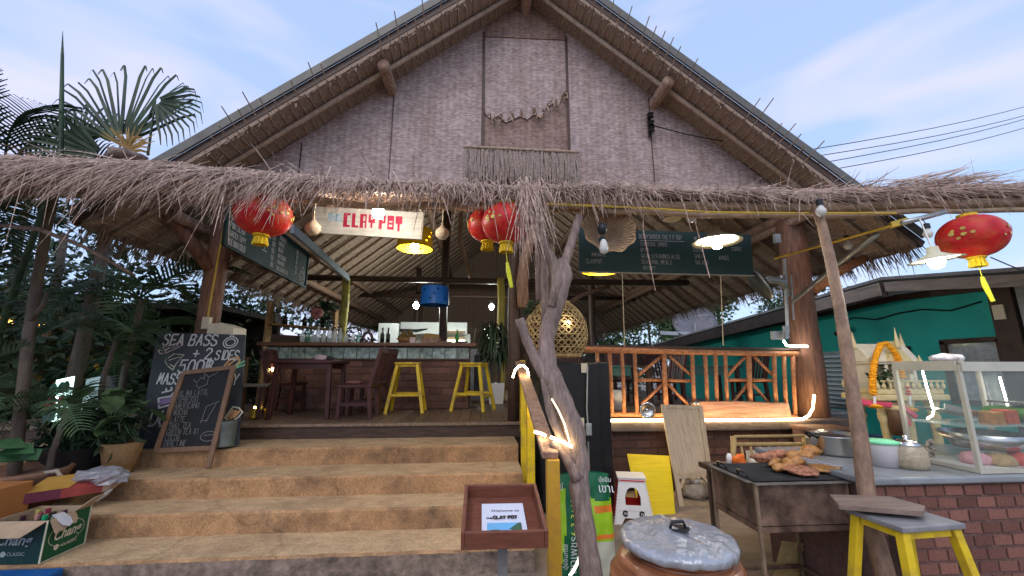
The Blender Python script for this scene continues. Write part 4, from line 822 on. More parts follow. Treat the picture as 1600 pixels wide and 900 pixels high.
led('led_strip', 'curved LED strip glowing inside the left pane of the glass case', [pt(u, v, X=gx+.04) for u, v in ((1441, 578), (1447, 600), (1454, 625), (1459, 641), (1457, 649), (1449, 654))], .006, LEDW)
led('led_strip', 'straight LED strip glowing inside the front pane of the glass case', [pt(1562, 589, Y=gy1-.05), pt(1570, 617, Y=gy1-.05), pt(1578, 646, Y=gy1-.05)], .006, LEDW)
mb = MB(); c = V((3.75, 2.86, 1.03)); mb.lathe([(0, 0), (.16, .0), (.24, .1), (.25, .1), (.165, -.01), (0, -.01)], c, 24); top(mb, 'steel_bowl', STEEL, 'steel mixing bowl inside the glass case behind its corner post', 'bowl', smooth=True)
mb = MB(); mb.box((3.62, 2.9, 1.26), (.42, .2, .008), Matrix.Rotation(math.radians(12), 3, 'Y')); mb.box((3.62, 2.8, 1.28), (.42, .008, .04), Matrix.Rotation(math.radians(12), 3, 'Y')); top(mb, 'steel_tray', STEEL, 'shiny steel tray tilted on the shelf inside the glass case', 'tray')
mb = MB(); mb.box((4.3, 2.85, 1.26), (.72, .3, .1)); top(mb, 'banana_leaf', M('fresh_green_leaf', (.05, .16, .015), .5, .3, 9, .1), 'bright green folded banana leaf on the shelf of the glass case', 'leaf', bev=.04)
mb = MB(); mb.box((4.25, 2.84, 1.33), (.55, .24, .02), Matrix.Rotation(.06, 3, 'Y')); top(mb, 'foil_pan', STEEL, 'flat foil pan lying on top of the green leaf', 'pan', bev=.006)
for i, (x, y, z, col, lab) in enumerate(((3.72, 2.76, 1.24, (.35, .16, .04), 'brown sauce box on the case shelf beside the corner post'), (3.86, 2.78, 1.25, (.4, .08, .03), 'red spice box on the case shelf beside the green leaf'))):
    mb = MB(); mb.box((x, y, z), (.1, .1, .1)); top(mb, 'food_box', M('carton_%d' % i, col, .6, .25, 20), lab, 'box', bev=.01)
for i, (x, y, col, lab) in enumerate(((3.55, 2.78, (.7, .35, .36), 'pale pink food bag on the floor of the glass case'), (3.82, 2.72, (.75, .1, .06), 'bright red plastic bag on the floor of the glass case'), (3.66, 2.72, (.5, .32, .13), 'golden bag of fried food on the floor of the glass case'), (4.0, 2.74, (.65, .65, .63), 'clear lidded box on the floor of the glass case'))):
    mb = MB(); mb.sphere((x, y, CZ+.06), (.09, .08, .05), 12, 8, lambda q: 1+.18*mnoise.noise(q*25+V((i, 0, 0)))); top(mb, 'food_bag', M('bag_%d' % i, col, .45, .25, 20, .3), lab, 'food bag', smooth=True)
mb = MB(); mb.sphere((3.44, 2.74, gz1+.055), (.11, .08, .035), 12, 7, lambda q: 1+.35*mnoise.noise(q*30)); top(mb, 'plastic_bag', M('clear_bag_red', (.6, .35, .3), .3, .5, 18, .4, col2=(.8, .75, .72)), 'crumpled clear plastic bag with red print on top of the glass case', 'bag', smooth=True)
t = thing('spice_string', 'string of small red and white packets at the case corner beside the sauce jar', 'packets', pt(1452, 725, Z=CZ)); mb = MB()
for i in range(16): mb.box(pt(1452+RND.uniform(-5, 6), 690+i*2.3, Y=2.98), (.03, .02, .025), Matrix.Rotation(RND.uniform(0, 2), 3, 'Y'))
part(mb, 'packet', M('packets_red', (.3, .09, .05), .5, .8, 60, .1, col2=(.6, .45, .35)), t, kind='stuff')
# ------------------------------------------------------------ grill
GX0, GX1, GY0, GY1, GZ0, GZ1 = 1.83, 2.47, 2.72, 3.22, .58, .85
gr = thing('charcoal_grill', 'scorched sheet metal charcoal grill on thin legs beside the counter', 'grill', (2.15, 2.95, 0))
mb = MB()
for a, b in (((GX0, GY0), (GX1, GY0)), ((GX1, GY0), (GX1, GY1)), ((GX1, GY1), (GX0, GY1)), ((GX0, GY1), (GX0, GY0))): mb.bar((a[0], a[1], (GZ0+GZ1)/2), (b[0], b[1], (GZ0+GZ1)/2), .006, GZ1-GZ0-.02)
mb.box(((GX0+GX1)/2, (GY0+GY1)/2, GZ0), (GX1-GX0, GY1-GY0, .006)); part(mb, 'fire_box', RUST, gr)
mb = MB(); e = .02
for a, b in (((GX0-e, GY0-e), (GX1+e, GY0-e)), ((GX1+e, GY0+e), (GX1+e, GY1-e)), ((GX1+e, GY1+e), (GX0-e, GY1+e)), ((GX0-e, GY1-e), (GX0-e, GY0+e))): mb.bar((a[0], a[1], GZ1), (b[0], b[1], GZ1), .045, .006)
part(mb, 'top_rim', M('dull_steel_rim', (.23, .21, .19), .45, .3, 12, .1, metal=.6), gr)
mb = MB(); mb.box(((GX0+GX1)/2, (GY0+GY1)/2, GZ1-.08), (GX1-GX0-.02, GY1-GY0-.02, .05)); part(mb, 'charcoal_bed', M('charcoal', (.02, .018, .017), .9, .6, 30, 1), gr)
for k in range(26): 
    y = GY0+.01+(GY1-GY0-.02)*k/25; mb = MB(); mb.tube([(GX0, y, GZ1+.01), (GX1, y, GZ1+.01)], .0045, 5); part(mb, 'grate_rod', IRON, gr)
for k in range(4): x = GX0+.08+k*.16; mb = MB(); mb.tube([(x, GY0, GZ1+.003), (x, GY1, GZ1+.003)], .005, 5); part(mb, 'cross_rod', IRON, gr)
for x in (GX0, GX1):
    for y in (GY0, GY1): mb = MB(); mb.bar((x, y, 0), (x, y, GZ1-.01), .02, .02, (0, 1, 0)); part(mb, 'leg', M('pipe_leg', (.28, .2, .14), .5, .3, 9, .1, metal=.4), gr)
for z in (.12, GZ0-.015):
    for a, b in (((GX0, GY0), (GX1, GY0)), ((GX0, GY1), (GX1, GY1)), ((GX0, GY0), (GX0, GY1)), ((GX1, GY0), (GX1, GY1))): mb = MB(); mb.bar((a[0], a[1], z), (b[0], b[1], z), .024, .024); part(mb, 'stretcher', RUST, gr)
for y in (2.86, 3.1):
    mb = MB(); mb.tube([(GX0+.02, y-.05, GZ1), (GX0+.0, y-.05, GZ1+.045), (GX0, y+.05, GZ1+.045), (GX0+.02, y+.05, GZ1)], .007, 6); part(mb, 'grate_handle', BLACK, gr, True)
MEATS = [M('grilled_chicken', (.4, .15, .04), .3, .5, 22, .5, col2=(.58, .28, .08), dirt=(.09, .03, .015), dscale=22, damt=.9), M('grilled_pork', (.27, .085, .045), .3, .5, 26, .6, col2=(.46, .2, .11), dirt=(.08, .03, .02), dscale=18, damt=.8)]
MEATS[0].node_tree.nodes['Principled BSDF'].inputs['Specular IOR Level'].default_value = .5
def meat(lab, u, v, r, k, rot=0, zz=0, seed=0):
    r = tuple(q*1.22 for q in r)
    c = pt(u, v, Z=GZ1+.02+zz); mb = MB(); m = Matrix.Rotation(rot, 3, 'Z')
    mb.sphere((0, 0, 0), 1, 18, 12, lambda q: 1+.32*mnoise.noise(q*1.7+V((seed*3.1, 0, 0)))+.07*mnoise.noise(q*7))
    mb.v = [c+m @ V((q.x*r[0], q.y*r[1], q.z*r[2]+r[2]*.75)) for q in mb.v]
    top(mb, 'grilled_meat', MEATS[k], lab, 'grilled meat', 'pieces of meat on the grill', smooth=True)
meat('broad flat slab of grilled pork at the front of the grill', 1252, 740, (.1, .085, .022), 1, .5, 0, 1)
meat('pale grilled pork slab at the right end of the grill, beside the tongs', 1292, 736, (.1, .075, .02), 0, -.4, 0, 2)
meat('golden grilled chicken leg pointing left at the front row of the pile', 1222, 735, (.075, .03, .026), 0, .3, 0, 3)
meat('golden drumstick at the left tip of the meat pile', 1213, 728, (.07, .028, .026), 0, .5, 0, 4)
meat('short golden chicken piece wedged between the pork slab and the drumsticks', 1234, 729, (.06, .035, .03), 0, .9, .01, 5)
meat('golden chicken thigh on top in the middle of the pile', 1246, 726, (.055, .04, .03), 0, .1, .025, 6)
meat('dark red glazed pork strip at the far left of the meat pile', 1197, 721, (.1, .035, .03), 1, .1, .0, 7)
meat('dark charred rib at the back of the meat pile', 1217, 716, (.08, .04, .032), 1, .2, .01, 8)
meat('small browned wing at the back centre of the pile', 1240, 717, (.05, .035, .03), 0, .4, .02, 9)
meat('browned chicken wing lying high at the back right of the pile', 1258, 718, (.05, .04, .03), 0, -.4, .02, 10)
meat('grilled chicken half behind the tongs at the back of the grill', 1268, 711, (.075, .045, .035), 0, .1, .03, 11)
mb = MB(); a, b = pt(1255, 718, Z=GZ1+.09), pt(1318, 731, Z=GZ1+.07); mb.bar(a, b, .014, .006); mb.bar(a+V((0, .02, .012)), b+V((0, .01, .01)), .014, .006); mb.box(b, (.04, .025, .01)); top(mb, 'steel_tongs', STEEL, 'long steel tongs lying across the grilled meat', 'tongs', bev=.003)
t = thing('orange_bag', 'crumpled orange plastic bag behind the left corner of the grill', 'bag', pt(1155, 728, Y=3.4)); mb = MB(); mb.sphere(pt(1156, 720, Y=3.4), (.06, .04, .055), 12, 9, lambda q: 1+.5*mnoise.noise(q*28)); part(mb, 'bag_body', M('orange_film', (.8, .16, .02), .5, .3, 20, .6), t, True)
mb = MB(); mb.sphere(pt(1180, 723, Y=3.45), (.06, .04, .04), 12, 8, lambda q: 1+.3*mnoise.noise(q*30)); top(mb, 'garlic_bag', M('pale_garlic', (.6, .53, .42), .6, .2, 30, .4), 'small bag of pale garlic beside the orange bag behind the grill', 'bag', smooth=True)
mb = MB(); c = pt(1140, 720, Y=3.5); mb.lathe([(0, -.05), (.025, -.05), (.025, .03), (.012, .06), (0, .06)], c, 10); top(mb, 'white_bottle', WHITEP, 'small white squeeze bottle at the far left corner of the grill', 'bottle', smooth=True)
# side table behind grill carrying those things
mb = MB(); z_ = pt(1155, 731, Y=3.4).z; mb.box((2.32, 3.52, z_-.03), (.7, .34, .04)); [mb.box((x_, 3.6, (z_-.05)/2), (.04, .04, z_-.05)) for x_ in (2.02, 2.62)]; top(mb, 'side_shelf', DARKWOOD, 'narrow dark shelf board behind the grill carrying the bags', 'shelf')
t = thing('egg_tray_stack', 'leaning stack of yellowed egg trays under the grill', 'egg trays', (2.45, 3.3, 0)); EGG = M('pulp_tray', (.5, .36, .16), .85, .2, 12, .2)
for k in range(2):
    mb = MB(); n = 12; o_ = V((2.28+.16*k, 3.3, .02)); m = Matrix.Rotation(math.radians(-72-6*k), 3, 'X') @ Matrix.Rotation(.15, 3, 'Z'); vs = []
    for i in range(n+1):
        for j in range(n+1): vs.append(o_+m @ V((.28*i/n, -.3*j/n, .016*math.sin(i*PI/1.5)*math.sin(j*PI/1.5))))
    mb.add(vs, [(i*(n+1)+j, i*(n+1)+j+1, (i+1)*(n+1)+j+1, (i+1)*(n+1)+j) for i in range(n) for j in range(n)]); part(mb, 'egg_tray', EGG, t, True)
# ------------------------------------------------------------ bamboo rack, boards, stool, bag
bk = thing('bamboo_rack', 'bamboo bench back with slender spindles against the brick wall', 'bench', pt(1200, 735, Y=4.85)); BAMY = M('yellow_bamboo', (.42, .3, .13), .45, .25, 9, .1, dirt=(.28, .18, .07), dscale=5)
def bb(a, b, r, nm): mb = MB(); mb.tube([pt(*a, Y=4.85), pt(*b, Y=4.85)], r, 8); part(mb, nm, BAMY, bk, True)
bb((1146, 682), (1146, 770), .032, 'side_post'); bb((1259, 680), (1262, 770), .04, 'side_post'); bb((1148, 682), (1258, 681), .018, 'top_rail'); bb((1148, 694), (1257, 694), .024, 'mid_rail'); bb((1148, 735), (1257, 735), .024, 'low_rail')
for k in range(7): bb((1158+k*14.5, 695), (1164+k*14.5, 735), .014, 'spindle')
mb = MB()
for k in range(3): mb.box(pt(1178+k*24, 712, Y=5.1), (.19, .02, .12))
t = top(mb, 'white_tray', WHITEP, 'white plastic tray with square holes behind the bamboo rack', 'tray', kind=None)
pb = thing('plywood_easel', 'tall pale plywood panel with framed edges leaning on the brick wall', 'panel', (2.7, 5.2, 0))
A, B, C, D = V(pt(1033, 632, Y=5.42)), V(pt(1096, 634, Y=5.42)), V(pt(1118, 790, Y=4.95)), V(pt(1064, 800, Y=4.95))
def q4(s, t): return A.lerp(B, s).lerp(D.lerp(C, s), t)
mb = MB(); mb.add([q4(.06, .04), q4(.94, .04), q4(.94, .7), q4(.06, .7)]+[q4(.06, .04)+V((0, .012, 0)), q4(.94, .04)+V((0, .012, 0)), q4(.94, .7)+V((0, .012, 0)), q4(.06, .7)+V((0, .012, 0))], [(3, 2, 1, 0), (4, 5, 6, 7)]); part(mb, 'panel_sheet', PLY, pb)
for a, b, w_ in ((q4(.04, 0), q4(.04, 1), .06), (q4(.96, 0), q4(.96, 1), .06), (q4(.09, .02), q4(.91, .02), .05), (q4(.09, .7), q4(.91, .7), .06)): mb = MB(); mb.bar(a, b, w_, .035, (0, -1, .1)); part(mb, 'frame_bar', PLY, pb, bev=.004)
for s, s2 in ((.1, .24), (.9, .76)): mb = MB(); mb.bar(q4(s, .8), q4(s2, .72), .03, .03, (0, -1, .1)); part(mb, 'corner_brace', PLY, pb)
mb = MB(); A_, B_, C_, D_ = V(pt(980, 709, Y=5.25)), V(pt(1046, 712, Y=5.25)), V(pt(1056, 806, Y=4.7)), V(pt(1000, 806, Y=4.7))
n = 8; vs = []
for t_ in range(n+1):
    for s_ in range(5): vs.append(A_.lerp(B_, s_/4).lerp(D_.lerp(C_, s_/4), t_/n)+V((0, .005*math.sin(t_*1.1)+.003*math.sin(s_*2+t_), 0)))
fs = [(t_*5+s_, (t_+1)*5+s_, (t_+1)*5+s_+1, t_*5+s_+1) for t_ in range(n) for s_ in range(4)]; mb.add(vs, fs)
o = top(mb, 'yellow_board', M('yellow_corrugated_sheet', (.72, .55, .01), .5, .12, 4, .25, stretch=(1, 1, 30)), 'bright yellow corrugated plastic board leaning behind the red and white stool', 'board'); s_ = o.modifiers.new('thickness', 'SOLIDIFY'); s_.thickness = .008
rs = thing('plastic_step_stool', 'small red and white plastic stool with arched cut out beside the yellow board', 'stool', (1.62, 4.5, 0))
mb = MB(); bx = [(-.2, -.15), (.2, -.15), (.2, .15), (-.2, .15)]; tx = [(-.13, -.1), (.13, -.1), (.13, .1), (-.13, .1)]; c = V((1.66, 4.58, 0)); hz = .44
mrot = Matrix.Rotation(math.radians(-14), 3, 'Z')
def ps(i, t, ins=0): return c+mrot @ V(((bx[i][0]*(1-t)+tx[i][0]*t)*(1-ins), (bx[i][1]*(1-t)+tx[i][1]*t)*(1-ins), hz*t))
def wall_panel(i, j, mat, nm, hole):
    mb = MB(); a, b, d, e_ = ps(i, 0), ps(j, 0), ps(j, 1), ps(i, 1)
    def q(s, t): return a.lerp(b, s).lerp(e_.lerp(d, s), t)
    outer = [(0, 0), (.18, 0), (.26, .14), (.74, .14), (.82, 0), (1, 0), (1, 1), (0, 1)]
    if not hole: mb.add([q(*p) for p in outer], [tuple(range(8))])
    else:
        H_ = [(.27, .42), (.73, .42), (.75, .6), (.68, .75), (.58, .8), (.42, .8), (.32, .75), (.25, .6)]
        O_ = [(.0, .3), (1, .3), (1, .6), (1, 1), (.6, 1), (.4, 1), (0, 1), (0, .6)]
        vs = [q(*p) for p in H_]+[q(*p) for p in O_]; mb.add(vs, [(k, (k+1) % 8, (k+1) % 8+8, k+8) for k in range(8)])
        mb.add([q(*p) for p in ((0, 0), (.18, 0), (.26, .14), (.74, .14), (.82, 0), (1, 0), (1, .3), (0, .3))], [tuple(range(8))])
    o = part(mb, nm, mat, rs); s = o.modifiers.new('thickness', 'SOLIDIFY'); s.thickness = .006; return o
wall_panel(0, 1, WHITEP, 'front_panel', True); wall_panel(1, 2, REDP, 'side_panel', False); wall_panel(3, 0, REDP, 'side_panel', False); wall_panel(2, 3, REDP, 'back_panel', True)
mb = MB(); mb.box(c+V((0, 0, hz+.008)), (.3, .24, .02), mrot); part(mb, 'stool_top', WHITEP, rs, bev=.006)
mb = MB()
for k in range(15): mb.tube([ps(0, k/15)+V((0, -.004, 0)), ps(0, (k+.6)/15)+V((0, -.004, 0))], .009, 5); mb.tube([ps(1, k/15)+V((0, -.004, 0)), ps(1, (k+.6)/15)+V((0, -.004, 0))], .009, 5)
part(mb, 'scalloped_edge', WHITEP, rs, kind='stuff')
mb = MB(); mb.bar(c+mrot @ V((-.13, -.106, hz-.02)), c+mrot @ V((.13, -.106, hz-.02)), .008, .03, (0, 1, 0)); part(mb, 'red_band', REDP, rs)
for s in (.27, .73):
    a = ps(0, .24).lerp(ps(1, .24), s)+V((0, -.006, 0)); mb = MB(); mb.disc(a, .032, 16, Matrix.Rotation(PI/2-.12, 3, 'X')); part(mb, 'emblem', BLACKP, rs)
    font('N', .04, a+V((-.014, -.001, -.014)), (1, -.25, 0), (0, .1, 1), WHITEP, rs)
# sack
sk = thing('fertilizer_bag', 'green and lime fertilizer bag with Thai print leaning behind the driftwood trunk', 'bag', (.86, 3.4, 0))
G1 = M('bag_dark_green', (.012, .12, .05), .35, .15, 5, .35, bscale=9); G2 = M('bag_lime', (.32, .55, .02), .35, .12, 5, .35, bscale=9); G3 = M('bag_pale', (.55, .55, .42), .4, .1, 6, .35, bscale=9); G4 = M('bag_orange', (.75, .2, .03), .4); 
nx, nz_ = 30, 44; mb = MB(); vs = []; bw, bh = .47, .72; bx0 = .635
def sackp(i, j, back=0):
    s = i/nx; t = j/nz_; prof = (math.sin(PI*min(1, max(0, s)))**.5)*(math.sin(PI*(.06+.94*t)*.93)**.6); wob = .02*mnoise.noise(V((s*5, t*6, back)))
    return V((bx0+bw*s*(1-.05*t)+.02*t+.012*mnoise.noise(V((t*4, s, 3))), 3.46+.1*t-(.085*prof+wob)*(1 if not back else -1), bh*t*(1+.03*math.sin(s*3))))
for b_ in (0, 1):
    for i in range(nx+1):
        for j in range(nz_+1): vs.append(sackp(i, j, b_))
NN = (nx+1)*(nz_+1); fs = []; mi = []
for b_ in (0, 1):
    for i in range(nx):
        for j in range(nz_):
            k = b_*NN+i*(nz_+1)+j; fs.append((k, k+nz_+1, k+nz_+2, k+1) if not b_ else (k, k+1, k+nz_+2, k+nz_+1)); s, t = (i+.5)/nx, (j+.5)/nz_
            band = .05+.13*math.sin(t*2.4)
            m = 1
            if t > .8+.08*math.sin(s*5+.6): m = 0
            elif band-.04+.12*(t < .35)*0 < s < band+.27-.08*(t > .6): m = 0
            elif s > .62 and (.62 < t < .68 or .36 < t < .41): m = 3
            elif s > .55 and t < .33: m = 2
            mi.append(m)
mb.add(vs, fs); mb.mi = mi; part(mb, 'bag_body', [G1, G2, G3, G4], sk, True)
def skp(s, t): 
    return sackp(s*nx, t*nz_)+V((0, -.012, 0))
def sackfont(body, size, s, t, vert, mat=WHITE):
    o = skp(s, t); a = skp(s+.03, t)-skp(s-.03, t); b = skp(s, t+.05)-skp(s, t-.05)
    if vert: font(body, size, o+V((0, -.012, 0)), b, -a, mat, sk)
    else: font(body, size, o+V((0, -.012, 0)), a, b, mat, sk)
PRINTY = M('print_yellow', (.7, .7, .1), .5, 0, 5, 0)
sackfont('6-3-3+10', .07, .3, .42, True, PRINTY); sackfont('เขาเพชร', .085, .27, .05, True); sackfont('ปุ๋ยอินทรีย์', .045, .12, .1, True); sackfont('เขาเ', .09, .74, .82, False); sackfont('ปุ๋ยอิน', .05, .76, .92, False); sackfont('ย์', .07, .02, .86, False)
mb = MB(); c = skp(.36, .84)+V((0, -.005, 0)); mb.add([c+V((math.cos(a)*r, -.003, math.sin(a)*r*1.1)) for r in (.06, .035) for a in [2*PI*k/20 for k in range(20)]], [(k, (k+1) % 20, (k+1) % 20+20, k+20) for k in range(20)]); part(mb, 'emblem_ring', G4, sk); mb = MB(); mb.disc(c+V((0, -.004, 0)), .028, 14, Matrix.Rotation(PI/2, 3, 'X')); part(mb, 'emblem_centre', M('emblem_blue', (.2, .5, .7), .5), sk)
# ------------------------------------------------------------ dragon jar with lid
JC = V((.895, 1.92, .025)); jr = thing('clay_water_jar', 'big brown glazed clay jar covered by a crinkled silver lid', 'jar', JC)
JG = M('brown_jar_glaze', (.19, .06, .026), .22, .35, 3, .12, stretch=(1, 1, 14), col2=(.33, .13, .06), dirt=(.09, .035, .02), dscale=4)
prof = [(.0, 0), (.17, 0), (.22, .06), (.3, .25), (.36, .45), (.37, .58), (.345, .68), (.29, .755), (.25, .775), (.262, .79), (.25, .8)]
P2 = []
for (a, b), (c, d) in zip(prof, prof[1:]):
    for k in range(4): t = k/4; P2.append((a+(c-a)*t+.004*math.sin((b+(d-b)*t)*95), b+(d-b)*t))
mb = MB(); mb.lathe(P2, JC, 48); part(mb, 'jar_body', JG, jr, True)
mb = MB(); FO = M('crinkled_plastic_foil', (.37, .38, .4), .22, .12, 5, 1.0, metal=.35, bscale=13)
n = 56; vs = []; rs_ = [.27, .285, .288, .27, .22, .15, .08, .03, 0]; zs = [.795, .8, .825, .838, .842, .85, .862, .868, .868]
lz = .008
for r, z in zip(rs_, zs):
    for k in range(n): a = 2*PI*k/n; w_ = 1+.018*mnoise.noise(V((math.cos(a)*4, math.sin(a)*4, z*20))); vs.append(JC+V((r*w_*math.cos(a), r*w_*math.sin(a), z+.022*mnoise.noise(V((r*17*math.cos(a)+3, r*17*math.sin(a), 7)))*(1 if r < .26 else .5)+lz*0)))
mb.add(vs, [(i*n+k, i*n+(k+1) % n, (i+1)*n+(k+1) % n, (i+1)*n+k) for i in range(len(rs_)-1) for k in range(n)]); lid = part(mb, 'lid', FO, jr, True)
jr.scale = (.86, .86, 1)
mb = MB(); mb.tube([JC+V((-.045, -.02, .865)), JC+V((-.03, -.02, .898)), JC+V((.03, -.02, .898)), JC+V((.045, -.02, .865))], .008, 8); part(mb, 'lid_handle', BLACKP, lid, True); mb = MB(); mb.disc(JC+V((.005, -.02, .873)), .055, 16); part(mb, 'handle_stain', BLACKP, lid)
# ------------------------------------------------------------ yellow stool in front of counter
def yellow_stool(nm_label, loc, rot, h=.75, w_=.34, d_=.3, tw=.05, splay=.07, seat=None, group='yellow steel bar stools', copyof=None):
    t = thing('bar_stool', nm_label, 'stool', (0, 0, 0), group)
    for sx_ in (-1, 1):
        for sy_ in (-1, 1): mb = MB(); mb.bar((sx_*(w_/2+splay), sy_*(d_/2+splay), 0), (sx_*(w_/2-tw/2), sy_*(d_/2-tw/2), h-.03), tw, tw, (0, 1, 0)); part(mb, 'leg', YELLOW, t, bev=.004)
    for sx_ in (-1, 1): mb = MB(); mb.bar((sx_*(w_/2-.025), -d_/2+.05, h-.045), (sx_*(w_/2-.025), d_/2-.05, h-.045), .025, .04); part(mb, 'seat_rail', YELLOW, t); mb = MB(); k = .3; mb.bar((sx_*(w_/2+splay*(1-k)-.01), -d_/2-splay*.55, h*k), (sx_*(w_/2+splay*(1-k)-.01), d_/2+splay*.55, h*k), .03, .04); part(mb, 'foot_rail', YELLOW, t)
    for sy_ in (-1, 1): mb = MB(); mb.bar((-w_/2+.05, sy_*(d_/2-.025), h-.045), (w_/2-.05, sy_*(d_/2-.025), h-.045), .025, .04); part(mb, 'seat_rail', YELLOW, t)
    mb = MB(); k = .3
    for sy_ in (-1, 1): mb2 = MB(); mb2.bar((-w_/2-splay*.55, sy_*(d_/2+splay*(1-k)-.01), h*k+.045), (w_/2+splay*.55, sy_*(d_/2+splay*(1-k)-.01), h*k+.045), .03, .04); part(mb2, 'foot_rail', YELLOW, t)
    mb.box((0, 0, h-.012), (w_+.03, d_+.03, .028)); part(mb, 'seat', seat or YELLOW, t, bev=.006)
    t.location = loc; t.rotation_euler = (0, 0, rot); return t
ys_ = yellow_stool('yellow stool with grey seat standing before the brick counter', (2.34, 2.24, 0), math.radians(4), .8, .36, .28, .045, .07, M('grey_seat_board', (.23, .225, .23), .4, .2, 6))
mb = MB(); P = [pt(1296, 774, Z=.845), pt(1390, 777, Z=.845), pt(1447, 797, Z=.83), pt(1443, 806, Z=.83), pt(1310, 790, Z=.845)]
mb.prism([(p.x, p.y) for p in (P[4], P[3], P[2], P[1], P[0])], (0, 0, .852), (1, 0, 0), (0, 1, 0), .028); top(mb, 'loose_board', M('worn_brown_board', (.2, .14, .11), .55, .3, 7, .2, stretch=(.5, 4, 4)), 'loose worn brown board lying skew across the grey stool seat', 'board', bev=.003)
mb = MB(); mb.bar((2.45, 2.44, .02), (2.58, 2.52, .75), .07, .03); top(mb, 'leaning_plank', DARKWOOD, 'dark plank leaning at the counter end behind the yellow stool', 'plank')
# white rubble
mb = MB()
t = thing('rubble_bag', 'torn bag of white charcoal ash at the foot of the plywood panel', 'bag', pt(1085, 798, Z=0)); c = pt(1085, 792, Y=5.2)
mb.sphere((2.75, 5.25, .1), (.2, .14, .13), 14, 9, lambda q: 1+.35*mnoise.noise(q*14)); part(mb, 'bag_body', M('dusty_bag', (.33, .29, .24), .8, .3, 9, .5), t, True); mb = MB()
for k in range(14): mb.sphere((2.6+RND.uniform(0, .32), 5.18+RND.uniform(-.05, .1), .2+RND.uniform(0, .05)), RND.uniform(.02, .04), 6, 4)
part(mb, 'ash_lump', M('white_ash', (.6, .58, .54), .9, .15, 30, .5), t, kind='stuff')
# ------------------------------------------------------------ menu stand
ms = thing('menu_stand', 'brown wooden tray on a steel post showing the welcome menu', 'menu stand', (.13, 2.35, 0)); TRAYW = M('red_brown_tray_wood', (.17, .06, .038), .4, .25, 10, .12, stretch=(1, 4, 4))
fl, fr_ = pt(729, 832, Y=2.1), pt(848, 834, Y=2.1); bl, br_ = pt(737, 760, Y=2.5), pt(832, 760, Y=2.5)
wdt = .40; cx = (fl.x+fr_.x)/2; zf, zb2 = fl.z, bl.z; fy, by = 2.1, 2.52
ux = V((1, -.02, 0)).normalized(); uy = V((0, by-fy, zb2-zf)).normalized(); nn = ux.cross(uy); ln = math.hypot(by-fy, zb2-zf); O = V((cx, fy, zf))
def tr(a, b, h): return O+ux*a+uy*b+nn*h
mr_ = Matrix((ux, uy, nn)).transposed()
mb = MB(); mb.box(tr(0, ln/2, -.075), (wdt-.02, ln-.02, .012), mr_); part(mb, 'tray_floor', TRAYW, ms)
for s in (-1, 1): mb = MB(); mb.box(tr(s*(wdt/2), ln/2, -.04), (.018, ln+.018, .085), mr_); part(mb, 'tray_side', TRAYW, ms, bev=.003)
mb = MB(); mb.box(tr(0, 0, -.04), (wdt-.02, .018, .083), mr_); part(mb, 'tray_side', TRAYW, ms, bev=.003); mb = MB(); mb.box(tr(0, ln, -.04), (wdt-.02, .018, .083), mr_); part(mb, 'tray_side', TRAYW, ms, bev=.003)
mb = MB(); zt2 = tr(0, ln*.5, -.09).z; mb.box((cx, fy+.2, zt2/2), (.05, .05, zt2)); part(mb, 'post', M('grey_steel_post', (.2, .2, .19), .5, .2, 6, metal=.3), ms)
mb = MB(); mb.box((cx, fy+.2, .01), (.3, .3, .02)); part(mb, 'foot_plate', FASCIA, ms)
bkx = thing('menu_booklet', 'white welcome menu booklet with beach photo lying in the wooden tray', 'menu', tr(.0, .03, -.06)); mb = MB(); mb.box(tr(.005, .165, -.058), (.23, .325, .014), mr_); part(mb, 'cover', M('laminated_white', (.66, .69, .78), .18, .02, 3, 0, spec=.5), bkx, bev=.003)
def bp(a, b): return tr(-.11+a*.23, .0025+b*.325, -.0495)
font('Welcome to', .03, bp(.2, .74), ux, uy, BLACKP, bkx, shear=.35, off=.0008); font('THE', .018, bp(.1, .55), ux, uy, BLACKP, bkx, off=.0008, bold=.001)
o = chalk('CLAY POT', .023, bp(.27, .54), ux, uy, M('menu_ink', (.03, .012, .012), .6, 0, 3, 0), bkx, wd=.0075, jit=0, asp=.78)
def patch(nm, poly, mat, k=0): mb = MB(); mb.prism(poly, bp(0, 0)+nn*(.0012+k*.0006), ux*.23, uy*.325, .0006); return part(mb, nm, mat, bkx)
patch('photo_sky', [(.12, .02), (.88, .02), (.88, .44), (.12, .44)], M('photo_sky_blue', (.16, .42, .68), .3, .15, 12, 0)); patch('photo_sand', [(.12, .02), (.88, .02), (.88, .14), (.5, .2), (.12, .22)], M('photo_sand', (.58, .5, .4), .3, .1, 12, 0), 1); patch('photo_island', [(.12, .22), (.2, .26), (.36, .26), (.5, .22)], M('photo_green', (.06, .12, .07), .3, .4, 60, 0), 2); patch('photo_tree', [(.6, .28), (.7, .34), (.82, .43), (.88, .42), (.88, .2), (.74, .24)], bpy.data.materials['photo_green'], 2); patch('photo_rock', [(.5, .03), (.58, .1), (.7, .14), (.88, .14), (.88, .05), (.66, .02)], M('photo_dark', (.05, .035, .035), .3, .4, 60, 0), 3)
